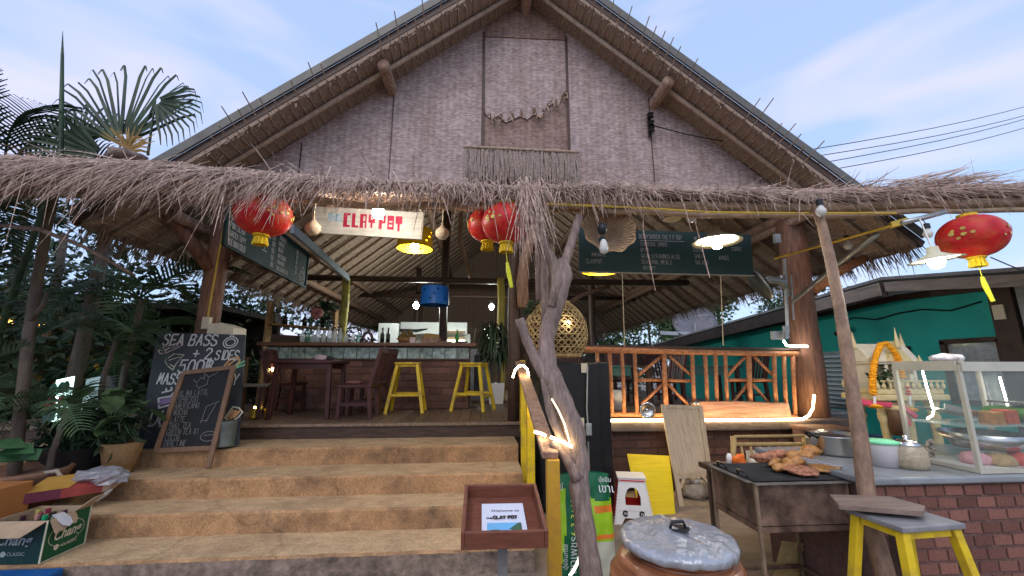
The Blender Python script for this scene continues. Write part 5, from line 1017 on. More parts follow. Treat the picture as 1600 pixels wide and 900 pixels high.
# ------------------------------------------------------------ lanterns, lamps, signs under the awning
LANT = M('red_lantern_silk', (.5, .006, .012), .45, .2, 9, .1, col2=(.55, .02, .02), dirt=(.4, .16, .03), dscale=7, damt=.55)
GOLDF = M('yellow_fringe', (.75, .52, .02), .55, .3, 60, .3)
def lantern(lab, c, r=.19, hh=.145, tassel=False, tilt=0):
    t = thing('paper_lantern', lab, 'lantern', c, 'red lanterns under the awning'); c = V(c); n = 16
    prof = [(r*math.sqrt(max(.0, 1-(-1+2*i/n)**2))*.93+.03 if 0 < i < n else .06, hh*(-1+2*i/n)) for i in range(n+1)]
    mb = MB(); mb.lathe(prof, c, 48, flute=.025); part(mb, 'lantern_body', LANT, t, True)
    for k in range(4):
        a = RND.uniform(0, 1)+k*PI/2; mb = MB()
        for _ in range(7):
            aa = a+RND.uniform(-.35, .35); z = RND.uniform(-.05, .05); rr = r*math.sqrt(1-(z/hh)**2)*.93+.034; q = c+V((rr*math.cos(aa), rr*math.sin(aa), z)); dn = V((math.cos(aa), math.sin(aa), 0)); tx_ = V((-dn.y, dn.x, 0)); s = RND.uniform(.01, .024)
            pl = ring(0, 0, s, s*.8, 7)[:-1]; mb.add([q+tx_*x+V((0, 0, 1))*y for x, y in pl], [tuple(range(7))])
        part(mb, 'flower_print', M('lantern_print_%d' % (k % 2), ((.5, .3, .05), (.55, .16, .14))[k % 2], .5, .6, 40, 0, col2=((.6, .42, .1), (.6, .4, .1))[k % 2]) if 'lantern_print_%d' % (k % 2) not in bpy.data.materials else bpy.data.materials['lantern_print_%d' % (k % 2)], t)
    mb = MB(); mb.lathe([(0, hh+.02), (.065, hh+.02), (.065, hh-.01)], c, 16); part(mb, 'cap_ring', GOLDF, t); mb = MB(); mb.lathe([(.06, -hh+.01), (.062, -hh-.012), (0, -hh-.012)], c, 16); part(mb, 'cap_ring', GOLDF, t)
    mb = MB(); mb.lathe([(.045, -hh-.005), (.055, -hh-.05), (.06, -hh-.085)], c, 28, flute=.22); part(mb, 'fringe', GOLDF, t)
    mb = MB(); mb.tube([c+V((0, 0, hh)), c+V((0, .03, hh+.12))], .004, 4); part(mb, 'hanger', BLACKP, t)
    if tassel:
        mb = MB(); p0 = c+V((0, 0, -hh-.08)); mb.tube([p0, p0+V((.01, 0, -.09))], .004, 4); mb.tube([p0+V((.01, 0, -.09)), p0+V((.018, 0, -.16)), p0+V((.045, -.01, -.3))], [.012, .02, .014], 7); part(mb, 'tassel', M('yellow_green_tassel', (.6, .62, .03), .5, .3, 50, .2), t)
    return t
lantern('red lantern hanging before the drinks blackboard at the left pillar', pt(412, 336, Y=3.25), .2, .17)
lantern('round red lantern before the bent log, right one of the middle pair', pt(791, 349, Y=3.15), .185, .165, True)
lantern('red lantern half hidden behind its twin near the bent log', pt(762, 352, Y=3.55), .165, .155)
lantern('red lantern with yellow tassel above the teal house roof', pt(1518, 370, Y=2.95), .205, .18, True)
def bulb(lab, c, r=.05, m=BULB_ON, group='bare bulbs', sock=True):
    t = thing('light_bulb', lab, 'light bulb', c, group); c = V(c); mb = MB(); mb.lathe([(0, -r), (r*.6, -r*.8), (r, 0), (r*.85, r*.55), (r*.45, r*1.2), (.016, r*1.5)], c, 16); part(mb, 'bulb_glass', m, t, True)
    if sock: mb = MB(); mb.lathe([(.022, r*1.4), (.026, r*1.5), (.024, r*2.6), (.008, r*2.8)], c, 12); mb.tube([c+V((0, 0, r*2.7)), c+V((0, .02, r*4.2))], .004, 4); part(mb, 'socket', BLACKP, t)
    return t
bulb('blazing bulb hanging in front of the painted name board', pt(591, 333, Y=3.5), .055)
bulb('small lit globe bulb beside the blue drum lampshade', pt(650, 478, Y=10.0), .07, BULB_COOL); bulb('small lit globe bulb beside the yellow post top', pt(768, 480, Y=10.4), .065, BULB_COOL)
bulb('unlit frosted bulb under the front pole above the green blackboard', pt(1079, 341, Y=3.2), .043, BULB_OFF); bulb('unlit frosted bulb at the head of the leaning brown pole', pt(1283, 331, Y=2.9), .04, BULB_OFF); bulb('unlit bulb hanging at the far end of the galvanised strut', pt(1325, 384, Y=4.0), .045, BULB_OFF); bulb('unlit bulb beside the rightmost lantern, under the grey conduit', pt(1450, 366, Y=2.95), .035, BULB_OFF)
def cone_lamp(lab, c, r=.22, h=.11, tilt=(0, 0)):
    t = thing('cone_lamp', lab, 'lamp', c, 'conical lamps'); c = V(c); m = Matrix.Rotation(tilt[0], 3, 'X') @ Matrix.Rotation(tilt[1], 3, 'Y'); mb = MB(); mb.lathe([(r, 0), (r*.55, h*.45), (.04, h), (.035, h+.05), (0, h+.05)], c, 32, m); o = part(mb, 'lamp_shade', M('enamel_shade', (.62, .58, .4), .4, .1, 6, 0) if 'enamel_shade' not in bpy.data.materials else bpy.data.materials['enamel_shade'], t, True); s = o.modifiers.new('thickness', 'SOLIDIFY'); s.thickness = .004
    mb = MB(); mb.lathe([(0, -.075), (.035, -.06), (.052, -.02), (.045, .02), (.025, .05)], c, 14, m); part(mb, 'bulb', BULB_ON, t, True); mb = MB(); mb.tube([c+m @ V((0, 0, h+.04)), c+V((0, .05, h+.3))], .006, 5); mb.lathe([(.03, .05), (.035, .07), (.03, .1)], c, 10, m); part(mb, 'holder', GALV, t); return t
cone_lamp('lit conical enamel lamp hanging before the green blackboard', pt(1120, 378, Y=3.55), .225); cone_lamp('lit conical enamel lamp hanging below the rightmost red lantern', pt(1462, 406, Y=2.75), .165, .055, (0, -.1))
# straw lampshade
t = thing('straw_lampshade', 'round woven straw lampshade turned to the viewer with dangling bulb', 'lamp', pt(948, 358, Y=3.3)); c = pt(950, 360, Y=3.16)
STRAWW = M('woven_straw_shade', (.3, .18, .08), .75, .35, 26, .4, col2=(.4, .26, .13)); m = Matrix.Rotation(math.radians(78), 3, 'X'); mb = MB(); n = 40; vs = []
for r, z in ((.04, -.16), (.1, -.1), (.16, -.03), (.215, .03), (.23, .04)):
    for k in range(n): a = 2*PI*k/n; rr = r*(1+.04*math.sin(a*9)*(r > .2)); vs.append(c+m @ V((rr*math.cos(a), rr*math.sin(a), z)))
mb.add(vs, [(i*n+k, i*n+(k+1) % n, (i+1)*n+(k+1) % n, (i+1)*n+k) for i in range(4) for k in range(n)]); o = part(mb, 'straw_shade', STRAWW, t, True)
mb = MB()
for k in range(40): a = 2*PI*k/40; mb.tube([c+m @ V((.05*math.cos(a), .05*math.sin(a), -.14)), c+m @ V((.16*math.cos(a), .16*math.sin(a), -.02)), c+m @ V((.22*math.cos(a), .22*math.sin(a), .046))], .004, 4)
part(mb, 'straw_rib', BAMBOO, t, kind='stuff'); mb = MB(); mb.sphere(pt(941, 358, Y=2.98), (.04, .05, .05), 10, 7, lambda q: 1+.2*mnoise.noise(q*40)); part(mb, 'socket_wrap', BLACKP, t, True)
mb = MB(); mb.lathe([(0, -.1), (.03, -.085), (.036, -.05), (.026, 0), (.014, .02)], pt(943, 378, Y=2.95), 12); part(mb, 'bulb', BULB_OFF, t, True)
# perforated drum lamps
def drum(lab, c, r0, r1, h, mat, lit, seed):
    t = thing('drum_lamp', lab, 'lamp', c); c = V(c); n = 48; rows = 12; mb = MB(); vs = []
    for j in range(rows+1):
        for k in range(n): a = 2*PI*k/n; r = r0+(r1-r0)*j/rows; vs.append(c+V((r*math.cos(a), r*math.sin(a), h*j/rows)))
    fs = []
    for j in range(rows):
        for k in range(n):
            if j in (3, 6, 9) and (k+2*j) % 8 == 0: continue
            fs.append((j*n+k, j*n+(k+1) % n, (j+1)*n+(k+1) % n, (j+1)*n+k))
    mb.add(vs, fs); mb.disc(c+V((0, 0, h)), r1, n); o = part(mb, 'drum_shade', mat, t); s = o.modifiers.new('thickness', 'SOLIDIFY'); s.thickness = .006
    if lit: mb = MB(); mb.sphere(c+V((0, 0, lit)), .045, 12, 8); part(mb, 'bulb', BULB_ON, t, True)
    mb = MB(); mb.tube([c+V((0, 0, h)), c+V((0, 0, h+.6))], .005, 4); part(mb, 'cord', BLACKP, t); return t
YLAMP = M('yellow_lamp_tin', (.8, .5, .01), .45, .08, 6, 0); BLAMP = M('blue_lamp_tin', (.006, .08, .28), .4, .12, 6, 0)
drum('yellow perforated drum lamp glowing under the name board', pt(648, 389, Y=4.75), .215, .2, .24, YLAMP, .04, 1)
drum('blue perforated drum lampshade under the dark tie beam', pt(679, 477, Y=6.6), .235, .225, .3, BLAMP, 0, 2)
drum('big yellow perforated drum lamp half behind the green blackboard', pt(940, 424, Y=5.6), .29, .26, .3, YLAMP, .1, 3)
mb = MB(); mb.lathe([(.1, 0), (.05, .04), (0, .05)], pt(1050, 343, Y=4.2), 18); top(mb, 'ceiling_rose', CREAM, 'small cream ceiling lamp dish under the thatch beside an unlit bulb', 'lamp', smooth=True)
# name board
SGN = M('limewashed_board', (.5, .47, .42), .7, .18, 5, .25, stretch=(.4, 3, 5), col2=(.58, .56, .52), dirt=(.33, .29, .24), dscale=3)
TL, TR, BR, BL = [pt(u, v, Y=4.1) for u, v in ((489, 322), (663, 332), (659, 374), (485, 363))]
sg = thing('name_board', 'pale hand painted name board reading the clay pot behind the blazing bulb', 'sign', (TL+BR)/2)
mb = MB(); mb.prism([(p.x, p.z) for p in (BL, BR, TR, TL)], (0, 4.1, 0), (1, 0, 0), (0, 0, 1), .03); part(mb, 'board', SGN, sg, bev=.004)
ux = (BR-BL).normalized(); uy = (TL-BL).normalized()
def sgp(s, t_): return BL.lerp(BR, s).lerp(TL.lerp(TR, s), t_)
REDI = M('sign_red_paint', (.38, .02, .06), .6, .25, 25, 0); BLUI = M('sign_blue_paint', (.35, .5, .62), .6, .25, 25, 0)
chalk('THE', .07, sgp(.135, .5), ux, uy, BLUI, sg, wd=.022, jit=.1, asp=.8)
W_ = {'C': [(0, 0, 1, .16), (0, .84, 1, 1), (0, 0, .55, 1)], 'L': [(0, 0, .5, 1), (0, 0, 1, .16)], 'A': [(0, 0, .5, 1), (0, .84, 1, 1), (.78, 0, 1, 1), (0, .38, 1, .5)], 'Y': [(0, .4, .95, .62), (0, .4, .34, 1), (.64, .4, .98, 1), (.33, .05, .63, .5)], 'P': [(0, 0, .48, 1), (0, .84, 1, 1), (.75, .45, 1, 1), (0, .42, 1, .58)], 'O': [(0, 0, 1, .2), (0, .62, 1, 1), (0, 0, .25, 1), (.76, 0, 1, 1), (0, .35, 1, .5)], 'T': [(0, .45, 1, 1), (.3, -.08, .66, .5)]}
for i, (ch, s) in enumerate(zip('CLAYPOT', (.283, .358, .43, .507, .6, .678, .752))):
    lw, lh = .068, .155; o_ = sgp(s, .28-.01*i*0); mb = MB()
    for k, (a, b, c_, d) in enumerate(W_[ch]): mb.prism([(a*lw, b*lh), (c_*lw, b*lh), (c_*lw, d*lh), (a*lw, d*lh)], o_+V((0, -.004-.0004*k, 0)), ux, uy, .002)
    part(mb, 'letter', REDI, sg)
for s, v_ in ((.02, 290), (.985, 285)): mb = MB(); q = sgp(s, .95); mb.tube([q, q+V((-.35 if s > .5 else .1, .05, .5))], .006, 5); mb.tube([sgp(s, .02)+V((0, -.005, 0)), q+V((0, -.005, 0))], .005, 5); part(mb, 'cord', CREAM, sg)
# gourds
for lab, u, v, Y in (('round dry gourd hanging before the left end of the name board', 489, 356, 3.6), ('round dry gourd hanging by a string right of the name board', 691, 364, 3.9)):
    t = thing('hanging_gourd', lab, 'gourd', pt(u, v, Y=Y), 'hanging gourds'); c = pt(u, v, Y=Y); mb = MB(); mb.lathe([(0, -.065), (.04, -.058), (.07, -.02), (.068, .02), (.035, .055), (.012, .08), (.006, .13), (0, .135)], c, 16); part(mb, 'gourd_body', M('gourd_skin', (.5, .4, .28), .6, .25, 12, .1) if 'gourd_skin' not in bpy.data.materials else bpy.data.materials['gourd_skin'], t, True); mb = MB(); mb.tube([c+V((0, 0, .12)), c+V((0, 0, .55))], .004, 4); part(mb, 'string', CREAM, t)
# bamboo basket lamp
BC = pt(868, 516, Y=3.55); bs = thing('bamboo_basket', 'big egg shaped woven bamboo basket hanging behind the driftwood trunk', 'basket', BC)
BSK = M('golden_bamboo_strip', (.3, .185, .065), .45, .4, 18, .2, col2=(.44, .3, .12))
def bsk_r(t): z = -.24+.5*t; return max(.05, .29*math.sqrt(max(0, 1-((z+.02)/.30)**2)))*(1-.08*t), z
mb = MB()
for dirn in (-1, 1):
    for k in range(30):
        P = []
        for i in range(13): r, z = bsk_r(i/12*.96+.02); a = 2*PI*k/30+dirn*i*.16; P.append(BC+V((r*math.cos(a), r*math.sin(a), z)))
        mb.tube(P, .0062, 4, cap=False)
for i in range(9):
    r, z = bsk_r(.06+i*.105); mb.tube([BC+V((r*1.01*math.cos(2*PI*k/28), r*1.01*math.sin(2*PI*k/28), z)) for k in range(29)], .005, 4, cap=False)
part(mb, 'woven_wall', BSK, bs, True, kind='stuff')
for tt in (.03, .97): r, z = bsk_r(tt); mb = MB(); mb.tube([BC+V((r*math.cos(2*PI*k/24), r*math.sin(2*PI*k/24), z)) for k in range(25)], .014, 6, cap=False); part(mb, 'rim', BSK, bs, True)
mb = MB(); mb.lathe([bsk_r(.05+i/12*.9)[0:2] for i in range(13)], BC, 24); mb.v = [BC+(q-BC)*.93 for q in mb.v]; part(mb, 'lining', M('dark_straw_lining', (.1, .055, .02), .9), bs, True)
mb = MB(); mb.tube([BC+V((0, 0, .2)), BC+V((0, 0, .9))], .008, 5); part(mb, 'cord', CREAM, bs); mb = MB(); mb.sphere(pt(889, 503, Y=3.24), .009, 8, 6); part(mb, 'fairy_bulb', BULB_ON, bs)
mb = MB(); leafcloud(mb, pt(830, 482, Y=3.5), (.05, .04, .05), 40, .05, 4); top(mb, 'hanging_sprig', LEAF, 'small green sprig tucked at the basket top beside the dark post', 'sprig')
# ------------------------------------------------------------ drinks blackboard at left, food blackboard at right
A, B, C, D = [pt(u, v, X=-3.15) for u, v in ((351, 383), (474, 448), (481, 402), (365, 316))]
A, B = V((-3.15, 4.95, A.z)), V((-3.15, 7.3, B.z)); D, C = A+V((0, 0, .68)), B+V((0, 0, .62))
db = thing('drinks_blackboard', 'long hanging drinks blackboard with chalk cocktail list beside the left pillar', 'blackboard', (A+C)/2)
mb = MB(); mb.prism([(A.y, A.z), (B.y, B.z), (C.y, C.z), (D.y, D.z)], (-3.15, 0, 0), (0, 1, 0), (0, 0, 1), .03); part(mb, 'slate', BOARDG, db)
for a, b in ((A, B), (D, C), (A, D), (B, C)): mb = MB(); mb.bar(a+V((.004, 0, 0)), b+V((.004, 0, 0)), .03, .03, (1, 0, 0)); part(mb, 'frame_bar', BOARDG, db)
def dbp(s, t_): return A.lerp(B, s).lerp(D.lerp(C, s), t_)+V((.006, 0, 0))
uy = V((0, 0, 1)); ux = (B-A).normalized()
for i, s in enumerate(('BLUE HAWAII COOLER', 'GARDEN TUPPY', 'PINA COLADA', 'SINGAPORE SLING', 'MAI TAI', 'COCKTAILS')): chalk(s, .075 if i else .08, dbp(.03, .05+.16*i), ux, uy, CHALK, db, jit=.1, asp=.42*min(1, 13/len(s)) if len(s) > 12 else .45)
for i, s in enumerate(('200', '150', '150', '120', '120')): chalk(s, .07, dbp(.46, .06+.16*i), ux, uy, CHALK, db, asp=.5)
for i, s in enumerate(('LONG ISLAND ICE TEA', 'PINK MANGO', 'RUM COCONUT', 'MOJITO', 'BAILEYS', 'MARGARITA')): chalk(s, .065, dbp(.545, .06+.15*i), ux, uy, CHALK, db, asp=.36 if len(s) > 12 else .42)
for i, s in enumerate(('250', '180', '150', '150', '120')): chalk(s, .06, dbp(.8, .2+.14*i), ux, uy, CHALK, db, asp=.4)
doodle([[(0, 1), (.5, .55), (1, 1), (0, 1)], [(.5, .55), (.5, 0)], [(.25, 0), (.75, 0)], [(.1, .9), (.5, .6), (.9, .9)]], .24, dbp(.33, .32), ux, uy, CHALK, db, .014); doodle([ring(.5, .4, .42, .4), ring(.5, .45, .28, .24), [(.2, .8), (.5, 1.15), (.8, .8)], [(.3, .3), (.7, .6)]], .26, dbp(.87, .06), ux, uy, CHALK, db, .012)
FA, FB, FC, FD = [pt(u, v, Y=5.1) for u, v in ((905, 425), (1178, 431), (1173, 366), (905, 356))]
fb_ = thing('food_blackboard', 'wide dark green blackboard with chalk dishes hanging above the railing', 'blackboard', (FA+FC)/2)
mb = MB(); mb.prism([(p.x, p.z) for p in (FA, FB, FC, FD)], (0, 5.1, 0), (1, 0, 0), (0, 0, 1), .03); part(mb, 'slate', BOARDG, fb_)
mb = MB(); mb.bar(FA, FB, .03, .015); part(mb, 'lower_frame', M('pale_frame', (.3, .3, .28), .6), fb_)
def fbp(s, t_): return FA.lerp(FB, s).lerp(FD.lerp(FC, s), t_)+V((0, -.004, 0))
ux = (FB-FA).normalized(); DIMC = M('soft_chalk', (.4, .4, .4), .95, .4, 160, 0)
for s, t_, tx_, sz in ((.04, .2, 'CLAYPOT', .055), (.07, .36, 'MARINATE', .045), (.15, .48, 'LIST', .045), (.23, .78, 'BOY', .06), (.34, .8, 'BODYSHOCK OILY FISH', .06), (.345, .63, 'CHARCOAL SMOKE', .05), (.345, .49, 'SPICY', .05), (.35, .35, 'GRILLS/FARMED ALSO', .055), (.35, .22, 'SEASONAL MEALS', .055), (.36, .09, 'RECEIPT', .045), (.65, .53, 'STEAK', .055), (.655, .38, 'THAI', .055), (.66, .24, 'SALADS', .055), (.8, .36, 'WINGS', .055), (.86, .58, '( CURRY )', .05), (.66, .8, 'MEAT', .05)): chalk(tx_, sz, fbp(s, t_), ux, (0, 0, 1), DIMC, fb_, asp=.62, wd=sz*.1)
doodle([[(0, 0), (1, .0)]], .62, fbp(.345, .755), ux, (0, 0, 1), DIMC, fb_, .008)
for u, va, vb, lab in ((972, 427, 541, 'thin cord hanging from the blackboard corner to the railing, left one'), (1126, 431, 540, 'thin cord hanging from blackboard to railing below the conical lamp')):
    mb = MB(); mb.tube([pt(u, va, Y=5.1), pt(u+4, vb, Y=5.6)], .006, 4); part(mb, 'hanging_cord', CREAM, fb_)
for u0, v0, u1, v1, lab in ((1005, 360, 1024, 454, 'long loose straw stem hanging before the green blackboard, left one'), (1087, 350, 1109, 434, 'long loose straw stem crossing the lit conical lamp')):
    mb = MB(); mb.tube([pt(u0, v0-40, Y=3.1), pt(u0, v0, Y=3.1), pt(u1, v1, Y=3.12)], [.004, .005, .004], 5); part(mb, 'straw_stem', THATCH, awn)
# wall fan on the thick pillar, conduits, meter
wf = thing('wall_fan', 'grey wall fan turned edge on at the thick brown pillar', 'fan', pt(1215, 445, Y=5.4)); c = pt(1188, 443, Y=5.3)
m = Matrix.Rotation(math.radians(60), 3, 'Y') @ Matrix.Rotation(math.radians(24), 3, 'X'); mb = MB(); mb.lathe([(0, -.1), (.1, -.1), (.24, -.05), (.25, 0), (.24, .03), (.1, .07), (0, .08)], c, 24, m); part(mb, 'fan_guard', M('dark_fan_mesh', (.06, .065, .065), .5, .2, 30, 0), wf, True)
mb = MB(); mb.tube([c+m @ V((.25*math.cos(2*PI*k/24), .25*math.sin(2*PI*k/24), 0)) for k in range(25)], .014, 6); part(mb, 'guard_rim', GALV, wf); mb = MB(); mb.tube([c+V((.1, 0, .05)), pt(1205, 437, Y=5.4), pt(1222, 440, Y=5.5), pt(1232, 462, Y=5.55)], [.05, .055, .06, .04], 8); mb.box(pt(1222, 437, Y=5.5), (.07, .05, .14)); part(mb, 'fan_arm', GALV, wf, True)
mb = MB(); mb.tube([pt(1226, 405, Y=5.5), pt(1231, 520, Y=5.5)], .025, 6); mb.tube([pt(1236, 430, Y=5.5), pt(1240, 500, Y=5.5)], .012, 5); mb.box(pt(1214, 373, Y=5.5), (.09, .05, .14)); mb.box(pt(1214, 524, Y=5.6), (.16, .06, .12)); mb.box(pt(1228, 519, Y=5.5), (.05, .05, .18)); top(mb, 'conduit_pipe', GALV, 'grey conduit with switch boxes running down the thick brown pillar', 'conduit')
mb = MB(); mb.sphere(pt(1312, 521, Y=6), (.1, .06, .05), 8, 6); mb.bar(pt(1312, 521, Y=6), pt(1318, 517, Y=6.3), .03, .03); top(mb, 'security_camera', BLACKP, 'small dark camera on the teal wall above the shutter', 'camera')
# ------------------------------------------------------------ boards on the steps
P_ = dict(TL=pt(246, 519, Y=5.32), TR=pt(383, 523, Y=5.32), BR=pt(372, 696, Z=.725), BL=pt(213, 707, Z=.725)); P_['BR'].y = P_['BL'].y = 5.02; P_['BR'] = pt(372, 696, Y=5.02); P_['BL'] = pt(213, 706, Y=5.02)
bb_ = thing('special_blackboard', 'tall slate board offering sea bass with two sides leaning at the steps', 'blackboard', (P_['BL']+P_['BR'])/2)
mb = MB(); q = [P_['BL'], P_['BR'], P_['TR'], P_['TL']]; nb_ = (q[1]-q[0]).cross(q[3]-q[0]).normalized(); mb.add(q+[x-nb_*.025 for x in q], [(0, 1, 2, 3), (7, 6, 5, 4), (0, 4, 5, 1), (1, 5, 6, 2), (2, 6, 7, 3), (3, 7, 4, 0)]); part(mb, 'slate', BOARD, bb_)
def bbp(u, v):     # picture point on the tilted board plane
    d = ray(u, v); o_ = V((0, 0, EYE)); t_ = (q[0]-o_).dot(nb_)/d.dot(nb_); return o_+d*t_+nb_*.002
def bchalk(tx_, u, v, size, u2, mat=CHALK, wd=None, asp=.6):
    ux = (bbp(u2, v+(u2-u)*.012)-bbp(u, v)).normalized(); uy = nb_.cross(ux).normalized(); chalk(tx_, size, bbp(u, v), ux, uy, mat, bb_, wd or size*.13, asp=asp)
bchalk('SEA BASS', 254, 539, .135, 338, asp=.68); bchalk('+ 2', 300, 561, .13, 330, asp=.75); bchalk('SIDES', 336, 562, .115, 369, asp=.56); bchalk('500฿', 278, 582, .15, 335, asp=.72); bchalk('MASSAMAN CURRY', 245, 600, .125, 378, asp=.585); bchalk('DU', 232, 665, .155, 257, asp=.75)
ux = (q[1]-q[0]).normalized(); uy = nb_.cross(ux).normalized()
doodle([ring(.5, .5, .5, .42), ring(.5, .5, .33, .26), [(.4, .92), (.4, 1.1), (.6, 1.1), (.6, .92)]], .17, bbp(347, 546), ux, uy, CHALK, bb_, .013)
doodle([[(0, .5), (.3, .75), (.7, .85), (1.1, 1), (1.3, .8), (.9, .55), (.5, .35), (.2, .3), (0, .5)], [(.2, .5), (.5, .6), (.9, .7)], [(.4, .4), (.6, .75)]], .2, bbp(244, 561), ux, uy, M('pink_chalk', (.55, .42, .4), .95), bb_, .012)
doodle([[(0, .6), (.4, 1), (1, .9), (.7, .4), (.6, 0), (.2, .3), (0, .6)], [(.2, .6), (.8, .8)], [(.3, .4), (.6, .2)]], .2, bbp(254, 579), ux, uy, M('cream_chalk', (.55, .52, .4), .95), bb_, .012)
doodle([[(0, .2), (.4, .8), (.9, .9), (1.1, .5), (.7, .1), (0, .2)], [(.3, .3), (.8, .7)]], .16, bbp(349, 577), ux, uy, M('orange_chalk', (.6, .33, .14), .95), bb_, .02); doodle([[(0, 0), (.3, .5)], [(.1, 0), (.6, .4)], [(.1, -.1), (.7, .1)]], .16, bbp(367, 573), ux, uy, M('green_chalk', (.2, .5, .28), .95), bb_, .02)
doodle([[(0, .6), (.15, .1), (.9, .3), (1.05, .75), (0, .6)], [(.1, .9), (.3, .95), (.25, 1.1)], [(.35, .95), (.55, 1), (.5, 1.15)], [(.6, .7), (.95, 1.3)]], .22, bbp(243, 641), ux, uy, CHALK, bb_, .02); doodle([[(.1, .3), (.9, .5)], [(.15, .45), (.95, .62)]], .22, bbp(243, 641), ux, uy, M('violet_chalk', (.3, .2, .36), .95), bb_, .035)
doodle([[(0, .3), (.4, 1), (.8, .9), (1.1, .6), (.9, .3), (.5, 0), (0, .3)]], .17, bbp(350, 660), ux, uy, bpy.data.materials['cream_chalk'], bb_, .016); doodle([[(.2, .35), (.45, .75)], [(.4, .25), (.65, .7)], [(.6, .3), (.85, .65)]], .17, bbp(350, 660), ux, uy, bpy.data.materials['orange_chalk'], bb_, .028)
mb = MB(); c = pt(352, 698, Z=.725); c.y = 4.98; c = pt(351, 697, Y=4.97); mb.lathe([(0, 0), (.1, 0), (.105, .02), (.095, .03), (.1, .24), (.105, .27), (0, .27)], c, 20); top(mb, 'paint_can', M('grey_green_tin', (.1, .115, .105), .6, .25, 7), 'grey green tin can standing between the two blackboards', 'can', smooth=True)
kb = thing('coffee_blackboard', 'wood framed black menu board listing coffees, leaning before the slate board', 'blackboard', pt(300, 705, Y=4.8))
K = [pt(245, 704, Y=4.86), pt(330, 700, Y=4.84), pt(365, 574, Y=5.0), pt(287, 583, Y=5.0)]; nk = (K[1]-K[0]).cross(K[3]-K[0]).normalized()
mb = MB(); mb.add(K+[x-nk*.01 for x in K], [(0, 1, 2, 3), (7, 6, 5, 4), (0, 4, 5, 1), (1, 5, 6, 2), (2, 6, 7, 3), (3, 7, 4, 0)]); part(mb, 'slate', BOARDK, kb)
leg = pt(326, 732, Y=4.8)
for a, b in ((K[0], K[1]), (K[3], K[2]), (K[0], K[3]), (K[2]+(K[2]-K[1])*.02, leg)): mb = MB(); mb.bar(a+nk*.006, b+nk*.006, .05, .03, nk); part(mb, 'frame_bar', FRAMEW, kb, bev=.004)
uxk = (K[1]-K[0]).normalized(); uyk = (K[3]-K[0]).normalized(); uyn = nk.cross(uxk).normalized()
def kp(u, v): d = ray(u, v); o_ = V((0, 0, EYE)); return o_+d*((K[0]-o_).dot(nk)/d.dot(nk))+nk*.003
for tx_, u, v, a_ in (('MALINA LATTE', 276, 619, .5), ('ESPRESSO', 274, 629, .5), ('AMERICANO', 273, 639, .5), ('MOCHA', 271, 649, .5), ('LATTE', 267, 660, .5), ('THAI  TEA', 263, 670, .5), ('GREEN TEA 81', 260, 680, .5), ('COCOA', 258, 689, .5), ('OVALTINE', 256, 698, .5)): chalk(tx_, .058, kp(u, v), uxk, uyn, CHALKDIM, kb, .007, asp=a_*1.15)
doodle([[(0, .5), (.2, .3), (.4, .6), (.6, .5), (.5, .9), (.8, .6), (.8, .2), (.4, 0), (.2, .2)], [(.8, .6), (1.2, .8), (1.3, 1)]], .2, kp(300, 607), uxk, uyn, CHALKDIM, kb, .009); doodle([ring(.5, .3, .5, .3), [(.2, .35), (.8, .4)]], .17, kp(312, 690), uxk, uyn, CHALKDIM, kb, .009); doodle([[(0, 0), (.1, .7), (.6, .9)], [(.2, 0), (.5, .8)], [(.0, .1), (.3, .1)]], .25, kp(314, 661), uxk, uyn, CHALKDIM, kb, .009)
mb = MB(); P = [pt(u, v, Y=5.45) for u, v in ((322, 524), (364, 524), (365, 511), (345, 504), (324, 506))]; mb.prism([(p.x, p.z) for p in P], (0, 5.45, 0), (1, 0, 0), (0, 0, 1), .3); top(mb, 'cash_box', CREAM, 'cream wooden box top peeking out above the slate board', 'box', bev=.008)
mb = MB(); mb.box(pt(323, 505, Y=5.62), (.09, .06, .16)); top(mb, 'socket_box', CREAM, 'small cream socket box on the foot of the left reddish pillar', 'socket'); mb = MB(); mb.tube([pt(324, 498, Y=5.62), pt(336, 430, Y=5.6), pt(352, 345, Y=5.6)], .012, 5); top(mb, 'yellow_cable', bpy.data.materials['yellow_cord'], 'yellow cable running down the left reddish pillar to its socket', 'cable')
# ------------------------------------------------------------ pots, cartons at the left of the steps
pl = thing('planter_box', 'square black planter at the left of the steps full of leafy plants', 'planter', pt(120, 740, Y=3.7)); mb = MB(); c = pt(122, 722, Y=4.75)
mb.lathe([(.28, -.18), (.42, .17), (.4, .17), (.38, .12), (0, .12)], c, 4, Matrix.Rotation(.5, 3, 'Z')); part(mb, 'planter_body', BLACKP, pl); mb = MB(); leafcloud(mb, c+V((0, 0, .42)), (.5, .35, .36), 420, .15, 9, 2.6); part(mb, 'foliage', LEAFD, pl)
mb = MB()
for k in range(60): a = RND.uniform(0, 2*PI); l = RND.uniform(.35, .65); p = c+V((RND.uniform(-.2, .3), RND.uniform(-.15, .15), .1)); d = V((math.cos(a)*.6, math.sin(a)*.6, 1)).normalized(); mb.ribbon([p, p+d*l*.5, p+d*l*.8+V((math.cos(a)*.08, 0, -.03)), p+d*l*.95+V((math.cos(a)*.16, 0, -.14))], .025, V((-math.sin(a), math.cos(a), 0)))
part(mb, 'grass_leaves', PALMG, pl, kind='stuff')
mb = MB()
for k in range(22):
    a = RND.uniform(0, 2*PI); p = c+V((RND.uniform(-.2, .62), RND.uniform(-.3, .2), RND.uniform(.25, .8))); m = Matrix.Rotation(a, 3, 'Z') @ Matrix.Rotation(RND.uniform(-.9, .2), 3, 'X'); mb.add([p+m @ V((x*.16, y*.2, .02*abs(x)*4)) for x, y in ((0, 0), (.5, .25), (.55, .6), (.25, .95), (0, 1.05), (-.25, .95), (-.55, .6), (-.5, .25))], [(0, 1, 2, 3, 4), (0, 4, 5, 6, 7)])
part(mb, 'broad_leaves', LEAF, pl, kind='stuff')
